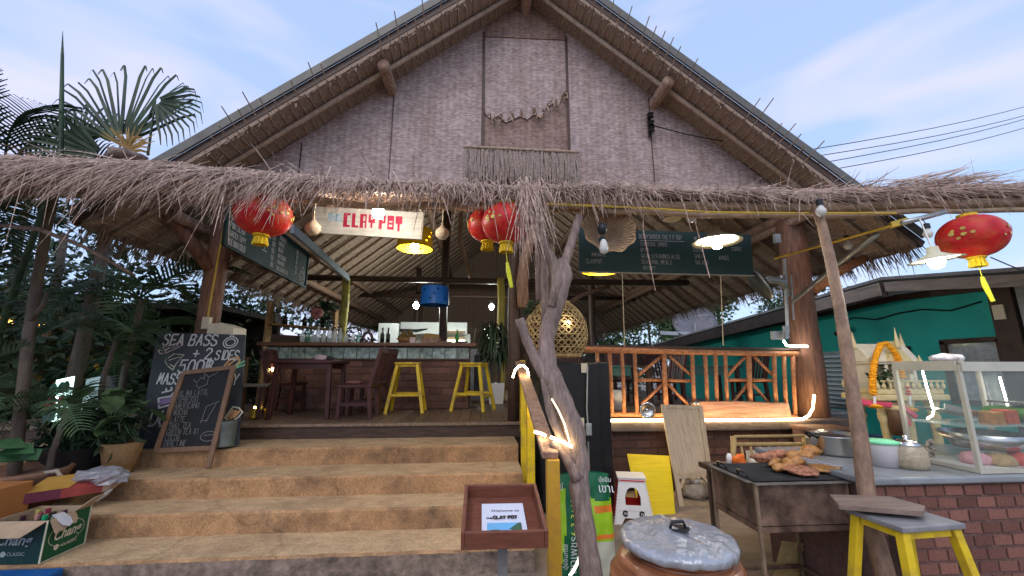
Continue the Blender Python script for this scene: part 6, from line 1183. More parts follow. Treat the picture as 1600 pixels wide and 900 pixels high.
mb = MB(); c = pt(188, 717, Y=4.7); mb.lathe([(0, -.17), (.11, -.17), (.175, .16), (.17, .17), (.15, .1), (0, .1)], c, 20); bk_ = thing('woven_pot', 'tapering woven straw pot between the black planter and the slate board', 'pot', c); part(mb, 'pot_body', M('straw_pot', (.3, .18, .08), .75, .35, 30, .5, stretch=(1, 1, 4)), bk_, True); mb = MB()
for k in range(30): a = RND.uniform(0, 2*PI); l = RND.uniform(.2, .42); p = c+V((0, 0, .12)); d = V((math.cos(a)*.7, math.sin(a)*.7, 1)).normalized(); mb.ribbon([p, p+d*l*.5, p+d*l*.8, p+d*l*.9+V((math.cos(a)*.12, 0, -.12))], .02, V((-math.sin(a), math.cos(a), 0)))
part(mb, 'leaves', PALMG, bk_, kind='stuff')
cp_ = thing('clay_planter', 'wide terracotta planter with curled rim and rubber leaves at the picture edge', 'planter', pt(30, 745, Y=3.3)); c = pt(20, 752, Y=4.2); mb = MB(); mb.lathe([(0, -.3), (.26, -.3), (.36, .05), (.38, .08), (.35, .1), (.3, .05), (0, .02)], c, 28); part(mb, 'pot_body', M('dusty_terracotta', (.24, .13, .085), .8, .25, 7, .2), cp_, True)
mb = MB(); mb.tube([c+V((.3, -.1, .08)), c+V((.42, -.08, .1)), c+V((.45, -.04, .02)), c+V((.42, 0, -.1))], .018, 7); part(mb, 'handle', M('pale_rim', (.4, .33, .26), .6), cp_, True); mb = MB()
for u, v in ((22, 708), (10, 720), (40, 716), (5, 700)):
    p = pt(u, v, Y=4.05); m = Matrix.Rotation(RND.uniform(-.6, .6), 3, 'Z') @ Matrix.Rotation(.4, 3, 'X'); mb.add([p+m @ V((x*.3, y*.05, (.5-abs(x))*.12)) for x, y in ((-.5, 0), (-.2, -1.6), (.2, -1.6), (.55, 0), (.2, 1.8), (-.2, 1.8))], [(0, 1, 2, 3), (0, 3, 4, 5)])
part(mb, 'broad_leaves', M('rubber_leaf', (.05, .13, .05), .35, .3, 6, 0), cp_, kind='stuff')
# beer carton on a blue crate, bottles, package
CB = pt(60, 881, Z=.186); czb = CB.z
GRN = M('carton_green', (.008, .09, .035), .5, .15, 8, .03); GRND = M('carton_dark_green', (.006, .035, .03), .5, .15, 8, .03); KRAFT = M('kraft_card', (.4, .29, .19), .8, .15, 12, .05); KRW = M('torn_white_card', (.55, .57, .6), .8, .12, 18, .1)
cr_ = thing('beer_carton', 'opened green beer carton with torn flaps standing on the lowest step', 'carton', (CB.x, CB.y, czb)); GOLDI = M('cream_print', (.62, .58, .42), .6, 0, 5, 0); SILV = M('silver_print', (.3, .34, .33), .6, 0, 5, 0)
e0 = CB.copy(); ha = .29; exr = pt(131, 849, Z=e0.z)-e0; exl = V((-1, .03, 0)).normalized()*.4
def wallq(a, d, mat, nm): 
    mb = MB(); n_ = V((0, 0, 1)).cross(d).normalized()*.008; v_ = [a, a+d, a+d+V((0, 0, ha)), a+V((0, 0, ha))]; mb.add(v_+[x+n_ for x in v_], [(0, 1, 2, 3), (7, 6, 5, 4), (0, 4, 5, 1), (1, 5, 6, 2), (2, 6, 7, 3), (3, 7, 4, 0)]); return part(mb, nm, mat, cr_)
wallq(e0, exr, GRN, 'carton_side'); wallq(e0+exl, -exl, GRND, 'carton_side'); wallq(e0+exr, exl, KRAFT, 'carton_side'); wallq(e0+exl+exr, -exr, KRAFT, 'carton_side')
mb = MB(); mb.add([e0, e0+exr, e0+exr+exl, e0+exl], [(0, 1, 2, 3)]); part(mb, 'carton_base', KRAFT, cr_)
mb = MB()
n_r = V((exr.y, -exr.x, 0)).normalized(); 
for a, b in ((e0, e0+exr), (e0+exr, e0+exr+V((0, 0, ha))), (e0, e0+V((0, 0, ha)))): mb.bar(a+n_r*.004, b+n_r*.004, .006, .009, n_r)
part(mb, 'edge_line', GOLDI, cr_)
def rq(s, t_, k=.004): return e0+exr*s+V((0, 0, ha*t_))+n_r*k
n_l = V((.03, -1, 0)).normalized()
def lq(s, t_, k=.004): return e0+exl*(1-s)+V((0, 0, ha*t_))+n_l*k
def dome(mb, P, flap): mb.add(P+flap, []) 
font('Chang', .1, rq(.19, .42), exr, (0, 0, 1), GOLDI, cr_, shear=.25, bold=.0025, fit=exr.length*.62); font('CLASSIC', .034, rq(.4, .2), exr, (0, 0, 1), GOLDI, cr_, fit=exr.length*.36)
mb = MB(); mb.disc(rq(.31, .235), .02, 16, Matrix((exr.normalized(), V((0, 0, 1)), n_r)).transposed()); part(mb, 'emblem', GOLDI, cr_); mb = MB(); stroke(mb, [ring(0, 0, exr.length*.4, .085, 28)], rq(.5, .52, .003), exr.normalized(), V((0, 0, 1)), .004); part(mb, 'oval_line', GOLDI, cr_)
font('Chang', .1, lq(.16, .45), -exl, (0, 0, 1), SILV, cr_, shear=.25, bold=.002); font('CLASSIC', .034, lq(.42, .2), -exl, (0, 0, 1), SILV, cr_); mb = MB(); mb.disc(lq(.35, .235), .02, 16, Matrix((-exl.normalized(), V((0, 0, 1)), n_l)).transposed()); part(mb, 'emblem', SILV, cr_)
def flap(a, b, outv, mat, pts=None): 
    mb = MB(); nn_ = (b-a).cross(outv).normalized()*.005; P = [a+(b-a)*s+outv*t_ for s, t_ in (pts or ((0, 0), (1, 0), (1, 1), (0, 1)))]; n = len(P); mb.add(P+[x+nn_ for x in P], [tuple(range(n)), tuple(range(2*n-1, n-1, -1))]+[(i, i+n, (i+1) % n+n, (i+1) % n) for i in range(n)]); return part(mb, 'flap', mat, cr_)
zt_ = V((0, 0, ha)); flap(e0+exl+zt_, e0+zt_, n_l*.15+V((-.03, 0, -.06)), KRAFT); flap(e0+zt_+exr*.06, e0+zt_+exr*.62, n_r*.05+V((0, 0, -.085)), KRAFT, ((0, 0), (1, 0), (1, .6), (.85, .95), (.6, .8), (.5, 1), (0, 1.15))); flap(e0+zt_+exr*.16, e0+zt_+exr*.45, n_r*.07+V((0, 0, -.075)), KRW, ((.0, -.3), (.8, -.25), (1, .3), (.9, .8), (.55, 1), (.2, .75)))
flap(e0+zt_+exr*.55, e0+zt_+exr*1.0, n_r*.08+exr*.2+V((0, 0, .09)), KRAFT, ((0, 0), (1, 0), (1, 1), (.2, .9))); flap(e0+zt_+exr*.9, e0+zt_+exr*1.15, n_r*.09+exr*.12+V((0, 0, .1)), KRW, ((0, .4), (.6, .2), (1, .6), (.6, 1.05), (.1, .9)))
mb = MB(); bz = e0.z
BG = [M('bottle_%d' % i, c_, .15, .1, 4, 0, spec=.6) for i, c_ in enumerate(((.01, .06, .02), (.03, .015, .008), (.01, .02, .012)))]
blab = ['green bottle neck standing highest among the bottles in the beer carton', 'dark bottle lying at the left inside the beer carton', 'brown bottle in the middle of the beer carton', 'dark bottle at the right end inside the beer carton', 'bottle with pink capsule behind the torn white flap', 'bottle with yellow capsule at the left of the beer carton', 'black bottle beside the green bottle neck in the beer carton', 'dark red bottle lying at the back of the beer carton']
for i in range(8):
    s_, r_ = ((.3, .3), (.75, .3), (.5, .55), (.25, .72), (.5, .3), (.78, .68), (.28, .5), (.55, .78))[i]; p = e0+exl*s_+exr*r_+V((0, 0, .02)); t = thing('beer_bottle', blab[i], 'bottle', p, 'bottles in the beer carton'); tl = Matrix.Rotation(RND.uniform(-.16, .16), 3, 'X') @ Matrix.Rotation(RND.uniform(-.16, .16), 3, 'Y') if i else Matrix.Identity(3)
    mb = MB(); mb.lathe([(0, 0), (.035, 0), (.035, .16), (.016, .21), (.014, .27), (0, .27)], p, 14, tl); part(mb, 'bottle_body', BG[i % 3], t, True); mb = MB(); mb.lathe([(.016, .24), (.0175, .275), (0, .277)], p, 12, tl); part(mb, 'capsule', M('capsule_%d' % i, ((.02, .35, .14), (.05, .02, .03), (.25, .05, .07), (.08, .02, .05), (.45, .22, .2), (.45, .4, .12), (.03, .03, .03), (.2, .02, .05))[i], .4, .1, 5, 0), t)
bcr = thing('blue_crate', 'blue plastic crate on the ground in front of the beer carton', 'crate', (-3.5, 3.3, 0)); BLU = M('blue_crate_plastic', (.01, .09, .3), .45, .2, 6, .05); bx_ = pt(55, 890, Y=3.3).x
mb = MB(); mb.box((bx_-.35, 3.32, .085), (.7, .4, .17)); part(mb, 'crate_body', BLU, bcr, bev=.015); mb = MB(); mb.bar((bx_-.4, 3.115, .06), (bx_-.02, 3.115, .15), .02, .02); part(mb, 'rib', M('blue_rib', (.03, .16, .4), .45), bcr)
ob_ = pt(26, 790, Y=3.95); mb = MB(); mb.box((-3.925, 3.74, .185+.25), (.5, .26, .5)); top(mb, 'orange_box', M('orange_card', (.42, .17, .05), .6, .2, 5, .05, dirt=(.25, .12, .05), dscale=5), 'orange cardboard box behind the beer carton at the picture edge', 'box', bev=.006)
pk = thing('package_box', 'flat red and orange package wrapped in plastic film above the beer carton', 'package', pt(100, 780, Y=3.0)); a, b = pt(28, 789, Y=3.8), pt(172, 767, Y=4.25); up = V((0, 0, .075)); dpt = V((-.05, .25, .05)); cols = ((.16, .035, .06), (.33, .06, .05), (.4, .3, .22))
for i, (s0, s1) in enumerate(((0, .42), (.42, .9), (.9, 1))):
    mb = MB(); p, q2 = a.lerp(b, s0), a.lerp(b, s1); v_ = [p, q2, q2+up, p+up, p+dpt, q2+dpt, q2+dpt+up, p+dpt+up]; mb.add(v_, [(0, 1, 2, 3), (3, 2, 6, 7), (4, 7, 6, 5), (0, 4, 5, 1), (0, 3, 7, 4), (1, 5, 6, 2)]); part(mb, 'package_face', M('package_%d' % i, cols[i], .5, .2, 9, .03), pk)
mb = MB(); v_ = [a.lerp(b, .0)+up*1.05, a.lerp(b, .5)+up*1.05, a.lerp(b, .5)+dpt+up*1.3, a+dpt+up*1.3]; mb.add(v_, [(0, 1, 2, 3)]); part(mb, 'orange_top', M('package_orange', (.45, .26, .06), .4, .2, 5), pk); mb = MB(); mb.sphere(a.lerp(b, .72)+dpt*.5+up*1.2, (.24, .13, .08), 16, 9, lambda q: 1+.45*mnoise.noise(q*22)); part(mb, 'plastic_film', GLASS('clear_film', (.45, .47, .52), .45, .15), pk)
font('Premium Biscuits', .04, a.lerp(b, .5)+V((0, 0, .018)), b-a, (0, 0, 1), M('pale_pink_print', (.5, .2, .17), .6), pk) if False else None
# ------------------------------------------------------------ bar and furniture on the deck
DZ = .905
BX0, BX1, BY = -3.66, -.19, 7.25
bar_ = thing('brick_bar', 'brick fronted bar with a band of glass tiles and dark wooden top', 'bar', (-1.9, BY, DZ))
mb = MB(); mb.box(((BX0+BX1)/2, BY+.35, 1.44), (BX1-BX0, .66, 1.06)); part(mb, 'bar_core', MORTAR, bar_)
bricks(bar_, BX0, BX1, .91, 1.75, BY+.012, .215, .1, .018, BRICKW); bricks(bar_, BY+.03, BY+.66, .91, 1.75, BX1+.012, .215, .1, .018, BRICKW, side=PI/2)
TILE = M('green_glass_tile', (.12, .19, .18), .18, .55, 12, .15, col2=(.25, .33, .3), rnd=.3, spec=.6)
tm = MB(); tm.box((0, 0, 0), (.205, .03, .185)); tmesh = tm.mesh('tile', TILE); n = 16
for k in range(n):
    o = bpy.data.objects.new('tile', tmesh); COL.objects.link(o); o.parent = bar_; o.location = V((BX0+.11+(BX1-BX0-.22)*k/(n-1), BY-.0, 1.855))-ORG[bar_.name]; o.rotation_euler = (RND.uniform(-.02, .02), 0, RND.uniform(-.03, .03))
mb = MB(); mb.bar((BX0-.1, BY+.3, 2.0), (BX1+.12, BY+.3, 2.0), .9, .06, (0, 0, 1)); part(mb, 'bar_top', M('bar_top_wood', (.13, .06, .035), .3, .3, 8, .1, stretch=(.5, 4, 4)), bar_, bev=.01)
mb = MB(); mb.bar((BX0, BY-.01, 1.755), (BX1, BY-.01, 1.755), .05, .018); part(mb, 'tile_ledge', CEM_DARK, bar_)
# bottles on the bar
def bottle(lab, c, h, r, mat, cat='bottle', nm='bottle', group='bottles on the bar'):
    t = thing(nm, lab, cat, c, group); mb = MB(); mb.lathe([(0, 0), (r, 0), (r, h*.58), (r*.42, h*.74), (r*.36, h*.95), (0, h*.95)], c, 12); part(mb, 'bottle_body', mat, t, True); mb = MB(); mb.lathe([(r*.42, h*.9), (r*.42, h), (0, h)], c, 10); part(mb, 'stopper', DARKWOOD, t); return t
TZ = 2.035; BARG = GLASS('bar_bottle_glass', (.8, .86, .84), .45); gl = [BARG, BARG, GLASSG, BARG]; words_ = ['clear', 'dusty', 'green', 'slim clear']
pos = [(472, .26, 0), (480, .3, 2), (488, .24, 1), (496, .34, 0), (505, .28, 1), (514, .36, 0), (522, .3, 3), (531, .33, 1), (541, .24, 0), (551, .22, 1), (560, .26, 2)]
for i, (u, h, k) in enumerate(pos):
    p = pt(u, 533, Y=BY+.25+.12*(i % 3)); p.z = TZ-.005; bottle('%s glass spirit bottle, number %s along the bar from its left end' % (words_[k], ['one', 'two', 'three', 'four', 'five', 'six', 'seven', 'eight', 'nine', 'ten', 'eleven'][i]), p, h, .042, gl[k])
WINE = M('dark_wine_glass', (.012, .012, .014), .15, .1, 4, 0, spec=.6)
for u, lab in ((597, 'dark wine bottle before the white kitchen panel, left of its twin'), (606, 'dark wine bottle before the white kitchen panel, right of its twin')): p = pt(u-45, 533, Y=BY+.2); p = pt(u-42 if False else u, 533, Y=BY+.3); p.z = TZ-.005; bottle(lab, p, .3, .038, WINE)
p = pt(574, 533, Y=BY+.3); p.z = TZ-.005; t = thing('arched_ornament', 'dark arched ornament standing on the bar beside the wine bottles', 'ornament', p); mb = MB(); mb.tube([p+V((.09*math.cos(a), 0, .05+.16*math.sin(a))) for a in [PI*k/8 for k in range(9)]], .028, 7); mb.box(p+V((0, 0, .02)), (.24, .1, .05)); part(mb, 'arch', DARKWOOD, t, True)
p = pt(636, 533, Y=BY+.3); p.z = TZ-.005; bwl = thing('fruit_bowl', 'brown bowl heaped with dark fruit at the middle of the bar', 'bowl', p); mb = MB(); mb.lathe([(0, 0), (.1, 0), (.2, .1), (.19, .1), (.1, .02), (0, .02)], p, 20); part(mb, 'bowl_body', M('brown_wood_bowl', (.22, .1, .04), .5, .3, 9), bwl, True); FR = M('dark_fruit', (.06, .08, .03), .4, .5, 9, .1, col2=(.2, .1, .02))
for k, (dx, dz, lab) in enumerate(((-.12, .12, 'dark fruit at the left rim of the brown bowl on the bar'), (-.04, .13, 'dark fruit left of the middle in the brown bowl'), (.05, .13, 'dark fruit right of the middle in the brown bowl'), (.13, .12, 'dark fruit at the right rim of the brown bowl on the bar'), (-.06, .2, 'dark fruit on top of the heap, left one, in the brown bowl'), (.05, .21, 'dark fruit on top of the heap, right one, in the brown bowl'))):
    mb = MB(); mb.sphere(p+V((dx, 0, dz)), .055, 8, 6); top(mb, 'fruit', FR, lab, 'fruit', 'fruit in the bowl', smooth=True)
p = pt(660, 533, Y=BY+.3); p.z = TZ; mb = MB(); mb.box(p+V((.15, 0, .05)), (.34, .2, .12)); top(mb, 'wooden_box', LOG, 'low wooden box on the bar beside the fruit bowl', 'box', bev=.01); mb = MB(); mb.sphere(p+V((.15, 0, .13)), (.16, .09, .06), 12, 7, lambda q: 1+.3*mnoise.noise(q*18)); top(mb, 'snack_heap', M('golden_snacks', (.4, .24, .07), .7, .4, 30, .5), 'heap of golden snacks in the low wooden box on the bar', 'snacks', smooth=True)
p = pt(652, 533, Y=BY+.05); p.z = TZ; mb = MB(); mb.box(p+V((-.08, 0, .05)), (.1, .06, .1)); top(mb, 'napkin_holder', M('pink_white_plastic', (.55, .42, .42), .5), 'small pinkish napkin holder on the bar front edge', 'napkins', bev=.006)
for u, lab, m_ in ((697, 'flat wooden tray on the bar top near its right end', LOG), (722, 'dark little tray at the right end of the bar', DARKWOOD)): p = pt(u, 535, Y=BY+.2); p.z = TZ; mb = MB(); mb.box(p+V((0, 0, .02)), (.2, .14, .045)); top(mb, 'bar_tray', m_, lab, 'tray', bev=.005)
p = pt(714, 533, Y=BY+.25); p.z = TZ; bottle('bright green bottle near the right end of the bar', p, .26, .035, M('bright_green_glass', (.05, .3, .06), .2, .2, 5, 0))
# shelf unit with bottles
shf = thing('bottle_shelf', 'tall wooden back bar shelf with bottles at the left of the bar', 'shelf', (-3.9, 8.6, DZ)); SHW = M('honey_shelf_wood', (.3, .17, .06), .5, .3, 8, .1)
P0, P1 = V((-4.05, 8.0, 0)), V((-3.2, 9.1, 0))
for z in (1.95, 2.42): mb = MB(); mb.bar(P0+V((0, 0, z)), P1+V((0, 0, z)), .26, .035); part(mb, 'shelf_board', SHW, shf)
for p in (P0, P1): mb = MB(); mb.bar(p+V((0, 0, DZ)), p+V((0, 0, 2.85)), .2, .04, (1, 0, 0)); part(mb, 'side_board', SHW, shf)
mb = MB(); mb.bar(P0+V((-.1, .08, 1.6)), P1+V((-.1, .08, 1.6)), .02, 1.3); part(mb, 'slatted_back', DARKWOOD, shf)
for i in range(9): p = P0.lerp(P1, .12+.095*i)+V((0, 0, 2.44)); bottle(['tall clear bottle', 'squat dark bottle', 'green tinted bottle'][i % 3]+' standing on the wooden back bar shelf, place %s from its post' % ['one', 'two', 'three', 'four', 'five', 'six', 'seven', 'eight', 'nine'][i], p, RND.uniform(.24, .34), .042, [GLASSC, WINE, GLASSG][i % 3], group='bottles on the back bar shelf')
t = thing('pink_flower', 'pink blossom over the bottles beside the mottled yellow post', 'flower', pt(495, 490, Y=8.4)); mb = MB()
for k in range(9): a = k*2.4; q_ = pt(495, 490, Y=8.4)+V((.07*math.cos(a), .03*math.sin(a*2), .07*math.sin(a))); mb.sphere(q_, (.06, .04, .06), 8, 5)
part(mb, 'petals', M('pink_petal', (.5, .2, .18), .6, .2, 20), t, True); mb = MB(); leafcloud(mb, pt(512, 488, Y=8.6), (.35, .25, .3), 160, .14, 7); part(mb, 'leaves', LEAFD, t, kind='stuff')
# white kitchen fittings at the back
kw = thing('kitchen_units', 'white kitchen panels and hood at the rear behind the bar', 'kitchen', (-1.5, 12.2, DZ))
PANEL = M('white_kitchen_panel', (.55, .58, .58), .45, .06, 4, .02)
for u0, u1, va, vb, Y, nm in ((588, 622, 505, 560, 11.0, 'tall_panel'), (625, 730, 504, 522, 12.0, 'hood_panel'), (640, 735, 522, 570, 12.4, 'wall_panel')):
    a, b = pt(u0, vb, Y=Y), pt(u1, va, Y=Y); mb = MB(); mb.box(((a.x+b.x)/2, Y+.1, (a.z+b.z)/2), (b.x-a.x, .2, abs(b.z-a.z))); part(mb, nm, PANEL, kw, bev=.01)
for va in (517, 527): a, b = pt(694, va, Y=11.8), pt(727, va+3, Y=11.8); mb = MB(); mb.box(((a.x+b.x)/2, 11.85, (a.z+b.z)/2), (b.x-a.x, .05, abs(b.z-a.z))); part(mb, 'hood_slot', FRAMEW, kw)
a, b = pt(690, 531, Y=11.7), pt(726, 534, Y=11.7); mb = MB(); mb.box(((a.x+b.x)/2, 11.7, (a.z+b.z)/2), (b.x-a.x, .04, .05)); part(mb, 'tube_light', EM('kitchen_tube', (.95, 1, .6), 8), kw)
mb = MB(); P = [pt(u, v, Y=11.6) for u, v in ((600, 513), (625, 516), (650, 517), (668, 514))]; mb.tube(P, [.02, .05, .05, .02], 6); part(mb, 'black_ladle', BLACKP, kw)
mb = MB(); mb.box((1.2, 13.6, 1.9), (5.4, .12, 2.0)); top(mb, 'rear_partition', M('brown_partition', (.1, .065, .045), .8, .4, 6, .2), 'dark brown partition at the rear of the pavilion right of the kitchen', 'partition')
# white grey cabinets and dracaena
dp = thing('dracaena_plant', 'drooping dark dracaena in a white square pot by the yellow post', 'potted plant', (.33, 8.3, DZ)); mb = MB(); mb.lathe([(0, 0), (.19, 0), (.23, .4), (.2, .4), (0, .36)], (.33, 8.3, DZ), 4, Matrix.Rotation(PI/4, 3, 'Z')); part(mb, 'pot_body', WHITEP, dp); mb = MB()
for dx in (-.06, .05): mb.tube([(.33+dx, 8.3, 1.2), (.33+dx*1.4, 8.3, 1.75), (.33+dx*2, 8.3, 2.05)], .035, 7)
part(mb, 'stem', TRUNK, dp, True); mb = MB()
for k in range(230):
    a = RND.uniform(0, 2*PI); l = RND.uniform(.35, .6); p = V((.3+RND.uniform(-.1, .12), 8.3, RND.uniform(1.75, 2.45))); d = V((math.cos(a), math.sin(a), .35)); mb.ribbon([p, p+d*l*.45, p+d*l*.7+V((0, 0, -.18)), p+d*l*.8+V((0, 0, -.42))], .042, V((-math.sin(a), math.cos(a), 0)))
part(mb, 'leaves', LEAFD, dp, kind='stuff')
mb = MB(); mb.box((-.18, 9.2, 1.45), (.9, .5, 1.1)); top(mb, 'white_cabinet', PANEL, 'low white cabinet behind the right yellow stool beside the bar', 'cabinet', bev=.01)
mb = MB(); mb.box((-.05, 8.0, 1.5), (.12, .3, .7)); top(mb, 'speaker_box', BLACKP, 'narrow black box standing between bar end and white cabinet', 'box')
# yellow stools on the deck
s1 = yellow_stool('yellow steel stool before the brick bar, left one of two on the deck', (-1.17, 6.8, DZ), .05, .78, .36, .36, .05, .1)
s2 = copy_tree(s1, (-.1, 6.97, DZ), -.35, 'yellow steel stool at the right end of the brick bar')
# maroon table and chairs
tb = thing('maroon_table', 'maroon wooden table in front of the bar at the deck edge', 'table', (-2.5, 6.25, DZ)); mb = MB(); mb.box((-2.5, 6.3, 1.69), (.86, .72, .05)); part(mb, 'tabletop', MAROON, tb, bev=.01)
for sx_ in (-1, 1):
    for sy_ in (-1, 1): mb = MB(); mb.bar((-2.5+sx_*.39, 6.3+sy_*.31, DZ), (-2.5+sx_*.36, 6.3+sy_*.29, 1.66), .06, .06, (0, 1, 0)); part(mb, 'leg', MAROON, tb, bev=.006)
for sy_ in (-1, 1):
    mb = MB(); mb.prism([(-.36, 1.55), (-.3, 1.585), (.3, 1.585), (.36, 1.55), (.36, 1.665), (-.36, 1.665)], (-2.5, 6.3+sy_*.3, 0), (1, 0, 0), (0, 0, 1), .03); part(mb, 'apron', MAROON, tb)
mb = MB(); mb.sphere((-2.33, 6.15, 1.74), (.09, .06, .05), 10, 6, lambda q: 1+.3*mnoise.noise(q*25)); top(mb, 'tissue_pack', M('pink_tissue', (.5, .38, .38), .7), 'small pinkish tissue pack on the maroon table', 'tissue', smooth=True)
mb = MB(); mb.sphere((-2.22, 6.2, 1.735), (.08, .06, .035), 8, 5); top(mb, 'dark_bowl', BLACKP, 'small dark bowl on the maroon table', 'bowl', smooth=True)
def chair(lab, loc, rot):
    t = thing('wooden_chair', lab, 'chair', (0, 0, 0), 'maroon wooden chairs')
    for sx_ in (-1, 1):
        mb = MB(); mb.bar((sx_*.2, -.2, 0), (sx_*.2, -.19, .42), .05, .05, (0, 1, 0)); part(mb, 'leg', MAROON, t, bev=.005); mb = MB(); mb.bar((sx_*.2, .24, 0), (sx_*.2, .2, .45), .05, .05, (0, 1, 0)); mb.bar((sx_*.2, .2, .43), (sx_*.2, .34, .98), .05, .05, (0, 1, 0)); part(mb, 'back_leg', MAROON, t)
        mb = MB(); mb.bar((sx_*.2, -.18, .2), (sx_*.2, .2, .2), .025, .04); part(mb, 'stretcher', MAROON, t)
    mb = MB(); mb.box((0, 0, .445), (.46, .46, .05)); part(mb, 'seat', MAROON, t, bev=.01)
    for k in range(4): mb = MB(); mb.bar((-.12+.08*k, .215, .5), (-.12+.08*k, .325, .93), .04, .018, (0, -1, 0)); part(mb, 'slat', MAROON, t)
    mb = MB(); mb.bar((-.2, .34, .95), (.2, .34, .95), .03, .09); part(mb, 'top_rail', MAROON, t, bev=.006); t.location = loc; t.rotation_euler = (0, 0, rot); return t
ch = chair('maroon wooden chair turned to the table, nearest the deck edge', (-1.74, 6.1, DZ), -PI/2)
copy_tree(ch, (-1.72, 6.62, DZ), -PI/2-.1, 'maroon wooden chair behind the first one, close to the brick bar')
copy_tree(ch, (-3.1, 6.9, DZ), PI/2, 'maroon wooden chair at the far left side of the table')
mb = MB(); mb.sphere((-1.8, 6.05, DZ+.49), (.13, .12, .03), 10, 6); top(mb, 'seat_cushion', M('dull_pink_cushion', (.22, .09, .08), .8), 'thin dull pink cushion on the nearest maroon chair', 'cushion', smooth=True)
bn = thing('dark_bench', 'low dark bench with pale top between slate board and maroon table', 'bench', (-3.15, 6.05, DZ)); mb = MB(); mb.box((-3.2, 6.1, 1.36), (.5, .4, .03)); part(mb, 'bench_top', M('greyish_bench_top', (.2, .17, .14), .6), bn)
for dx in (-.2, .2):
    for dy in (-.15, .15): mb = MB(); mb.box((-3.2+dx, 6.1+dy, 1.13), (.05, .05, .44)); part(mb, 'leg', DARKWOOD, bn)
for u, lab in ((396, 'gilded tealight holder on the deck edge, left one'), (418, 'gilded tealight holder on the deck edge, right one')):
    p = pt(u, 655, Z=DZ); t = thing('tealight_holder', lab, 'candle holder', p, 'gilded tealight holders'); mb = MB(); mb.lathe([(0, 0), (.05, 0), (.06, .03), (.045, .05), (.06, .09), (.05, .12), (.055, .15), (0, .14)], p, 14); part(mb, 'holder_body', M('gilded_glow', (.6, .38, .05), .3, .3, 20, .3, metal=.7) if 'gilded_glow' not in bpy.data.materials else bpy.data.materials['gilded_glow'], t, True); mb = MB(); mb.sphere(p+V((0, 0, .155)), .016, 8, 6); part(mb, 'flame', EM('candle_flame', (1, .6, .12), 40) if 'candle_flame' not in bpy.data.materials else bpy.data.materials['candle_flame'], t)
p = pt(425, 577, Y=6.9); t = thing('wall_lamp', 'little warm lamp glowing left of the maroon table', 'lamp', p); mb = MB(); mb.sphere(p, (.06, .04, .025), 10, 6); part(mb, 'glowing_shade', EM('warm_glow', (1, .72, .3), 25), t); mb = MB(); mb.box(p+V((0, .06, .03)), (.14, .05, .04)); part(mb, 'bracket', BLACKP, t)
mb = MB(); mb.box((-4.1, 7.1, 1.35), (.5, .06, .85)); top(mb, 'plank_screen', M('grey_brown_planks', (.13, .09, .07), .8, .35, 6, .3, stretch=(6, 1, .5)), 'grey brown plank screen left of the bar', 'screen')
# dining furniture behind the railing
tb2 = thing('dining_table', 'dark dining table with dull teal cloth behind the railing', 'table', (2.2, 7.4, DZ)); mb = MB(); mb.box((2.4, 7.4, 1.62), (1.3, .8, .04)); part(mb, 'tabletop', DARKWOOD, tb2)
for sx_ in (-1, 1):
    for sy_ in (-1, 1): mb = MB(); mb.box((2.4+sx_*.58, 7.4+sy_*.33, 1.25), (.07, .07, .7)); part(mb, 'leg', DARKWOOD, tb2)
mb = MB(); mb.box((2.3, 7.35, 1.615), (.7, .72, .056)); mb.box((2.3, 7.0, 1.54), (.7, .02, .16)); part(mb, 'cloth', M('dull_teal_cloth', (.06, .16, .15), .85, .2, 9, .2), tb2, bev=.01)
t3 = copy_tree(tb2, (4.4, 8.2, DZ), None, 'dark dining table with cloth behind the right railing brace'); 
for i, (x, y, r_, lab) in enumerate(((1.9, 8.2, 0, 'dark chair at the far side of the cloth covered table, left one'), (2.9, 8.2, 0, 'dark chair at the far side of the cloth covered table, right one'), (3.5, 7.5, -1.4, 'dark chair between the two dining tables'), (4.1, 9.0, .1, 'dark chair at the far side of the right dining table'), (5.2, 7.6, -1.5, 'dark chair beside the thick brown pillar'))): copy_tree(ch, (x, y, DZ), r_, lab)
mb = MB(); mb.lathe([(0, 0), (.1, 0), (.14, .28), (.12, .28), (.09, .02), (0, .02)], pt(965, 640, Y=6.1), 16); top(mb, 'white_bucket', WHITEP, 'white plastic bucket on the floor behind the left railing balusters', 'bucket', smooth=True)
mb = MB(); mb.box((2.9, 9.8, 1.9), (2.6, .3, .5)); top(mb, 'dark_sideboard', DARKWOOD, 'dark sideboard far behind the dining tables', 'sideboard')
mb = MB(); mb.box((1.7, 6.0, 1.75), (.28, .22, .12)); top(mb, 'card_machine', BLACKP, 'small dark machine on top of the black refrigerator end of the railing', 'machine', bev=.03)
# ------------------------------------------------------------ trees and palms
def fan_leaf(par, hub, n, a0, a1, l, droop, mat, tilt=0):
    mb = MB(); h = V(hub)
    for k in range(n):
        a = a0+(a1-a0)*k/(n-1)+RND.uniform(-.02, .02); ll = l*(.82+.2*math.sin(PI*(k+.5)/n))*RND.uniform(.95, 1.04); d = V((math.sin(a), tilt+RND.uniform(-.04, .04), math.cos(a))).normalized(); s_ = 1 if math.sin(a) > 0 else -1
        st_ = h+d*ll*.12; q = [st_, h+d*ll*.4, h+d*ll*.8, h+d*ll*.97+V((.03*s_, 0, -.03*ll-droop*.05)), h+d*ll*.99+V((.07*s_, 0, -.12*ll-droop*.2))]
        sd__ = V((math.cos(a), .35*(1 if k % 2 else -1), -math.sin(a))).normalized(); mb.ribbon(q, .05, sd__)
    mb.tube([h+V((0, .05, -.9)), h], [.02, .012], 6); return part(mb, 'fan_leaf', mat, par)
t = thing('fan_palm', 'fan palm spreading stiff radiating leaves against the sky beside the gable', 'palm', (-5.6, 6.0, 0)); hb = pt(188, 226, Y=6.0)
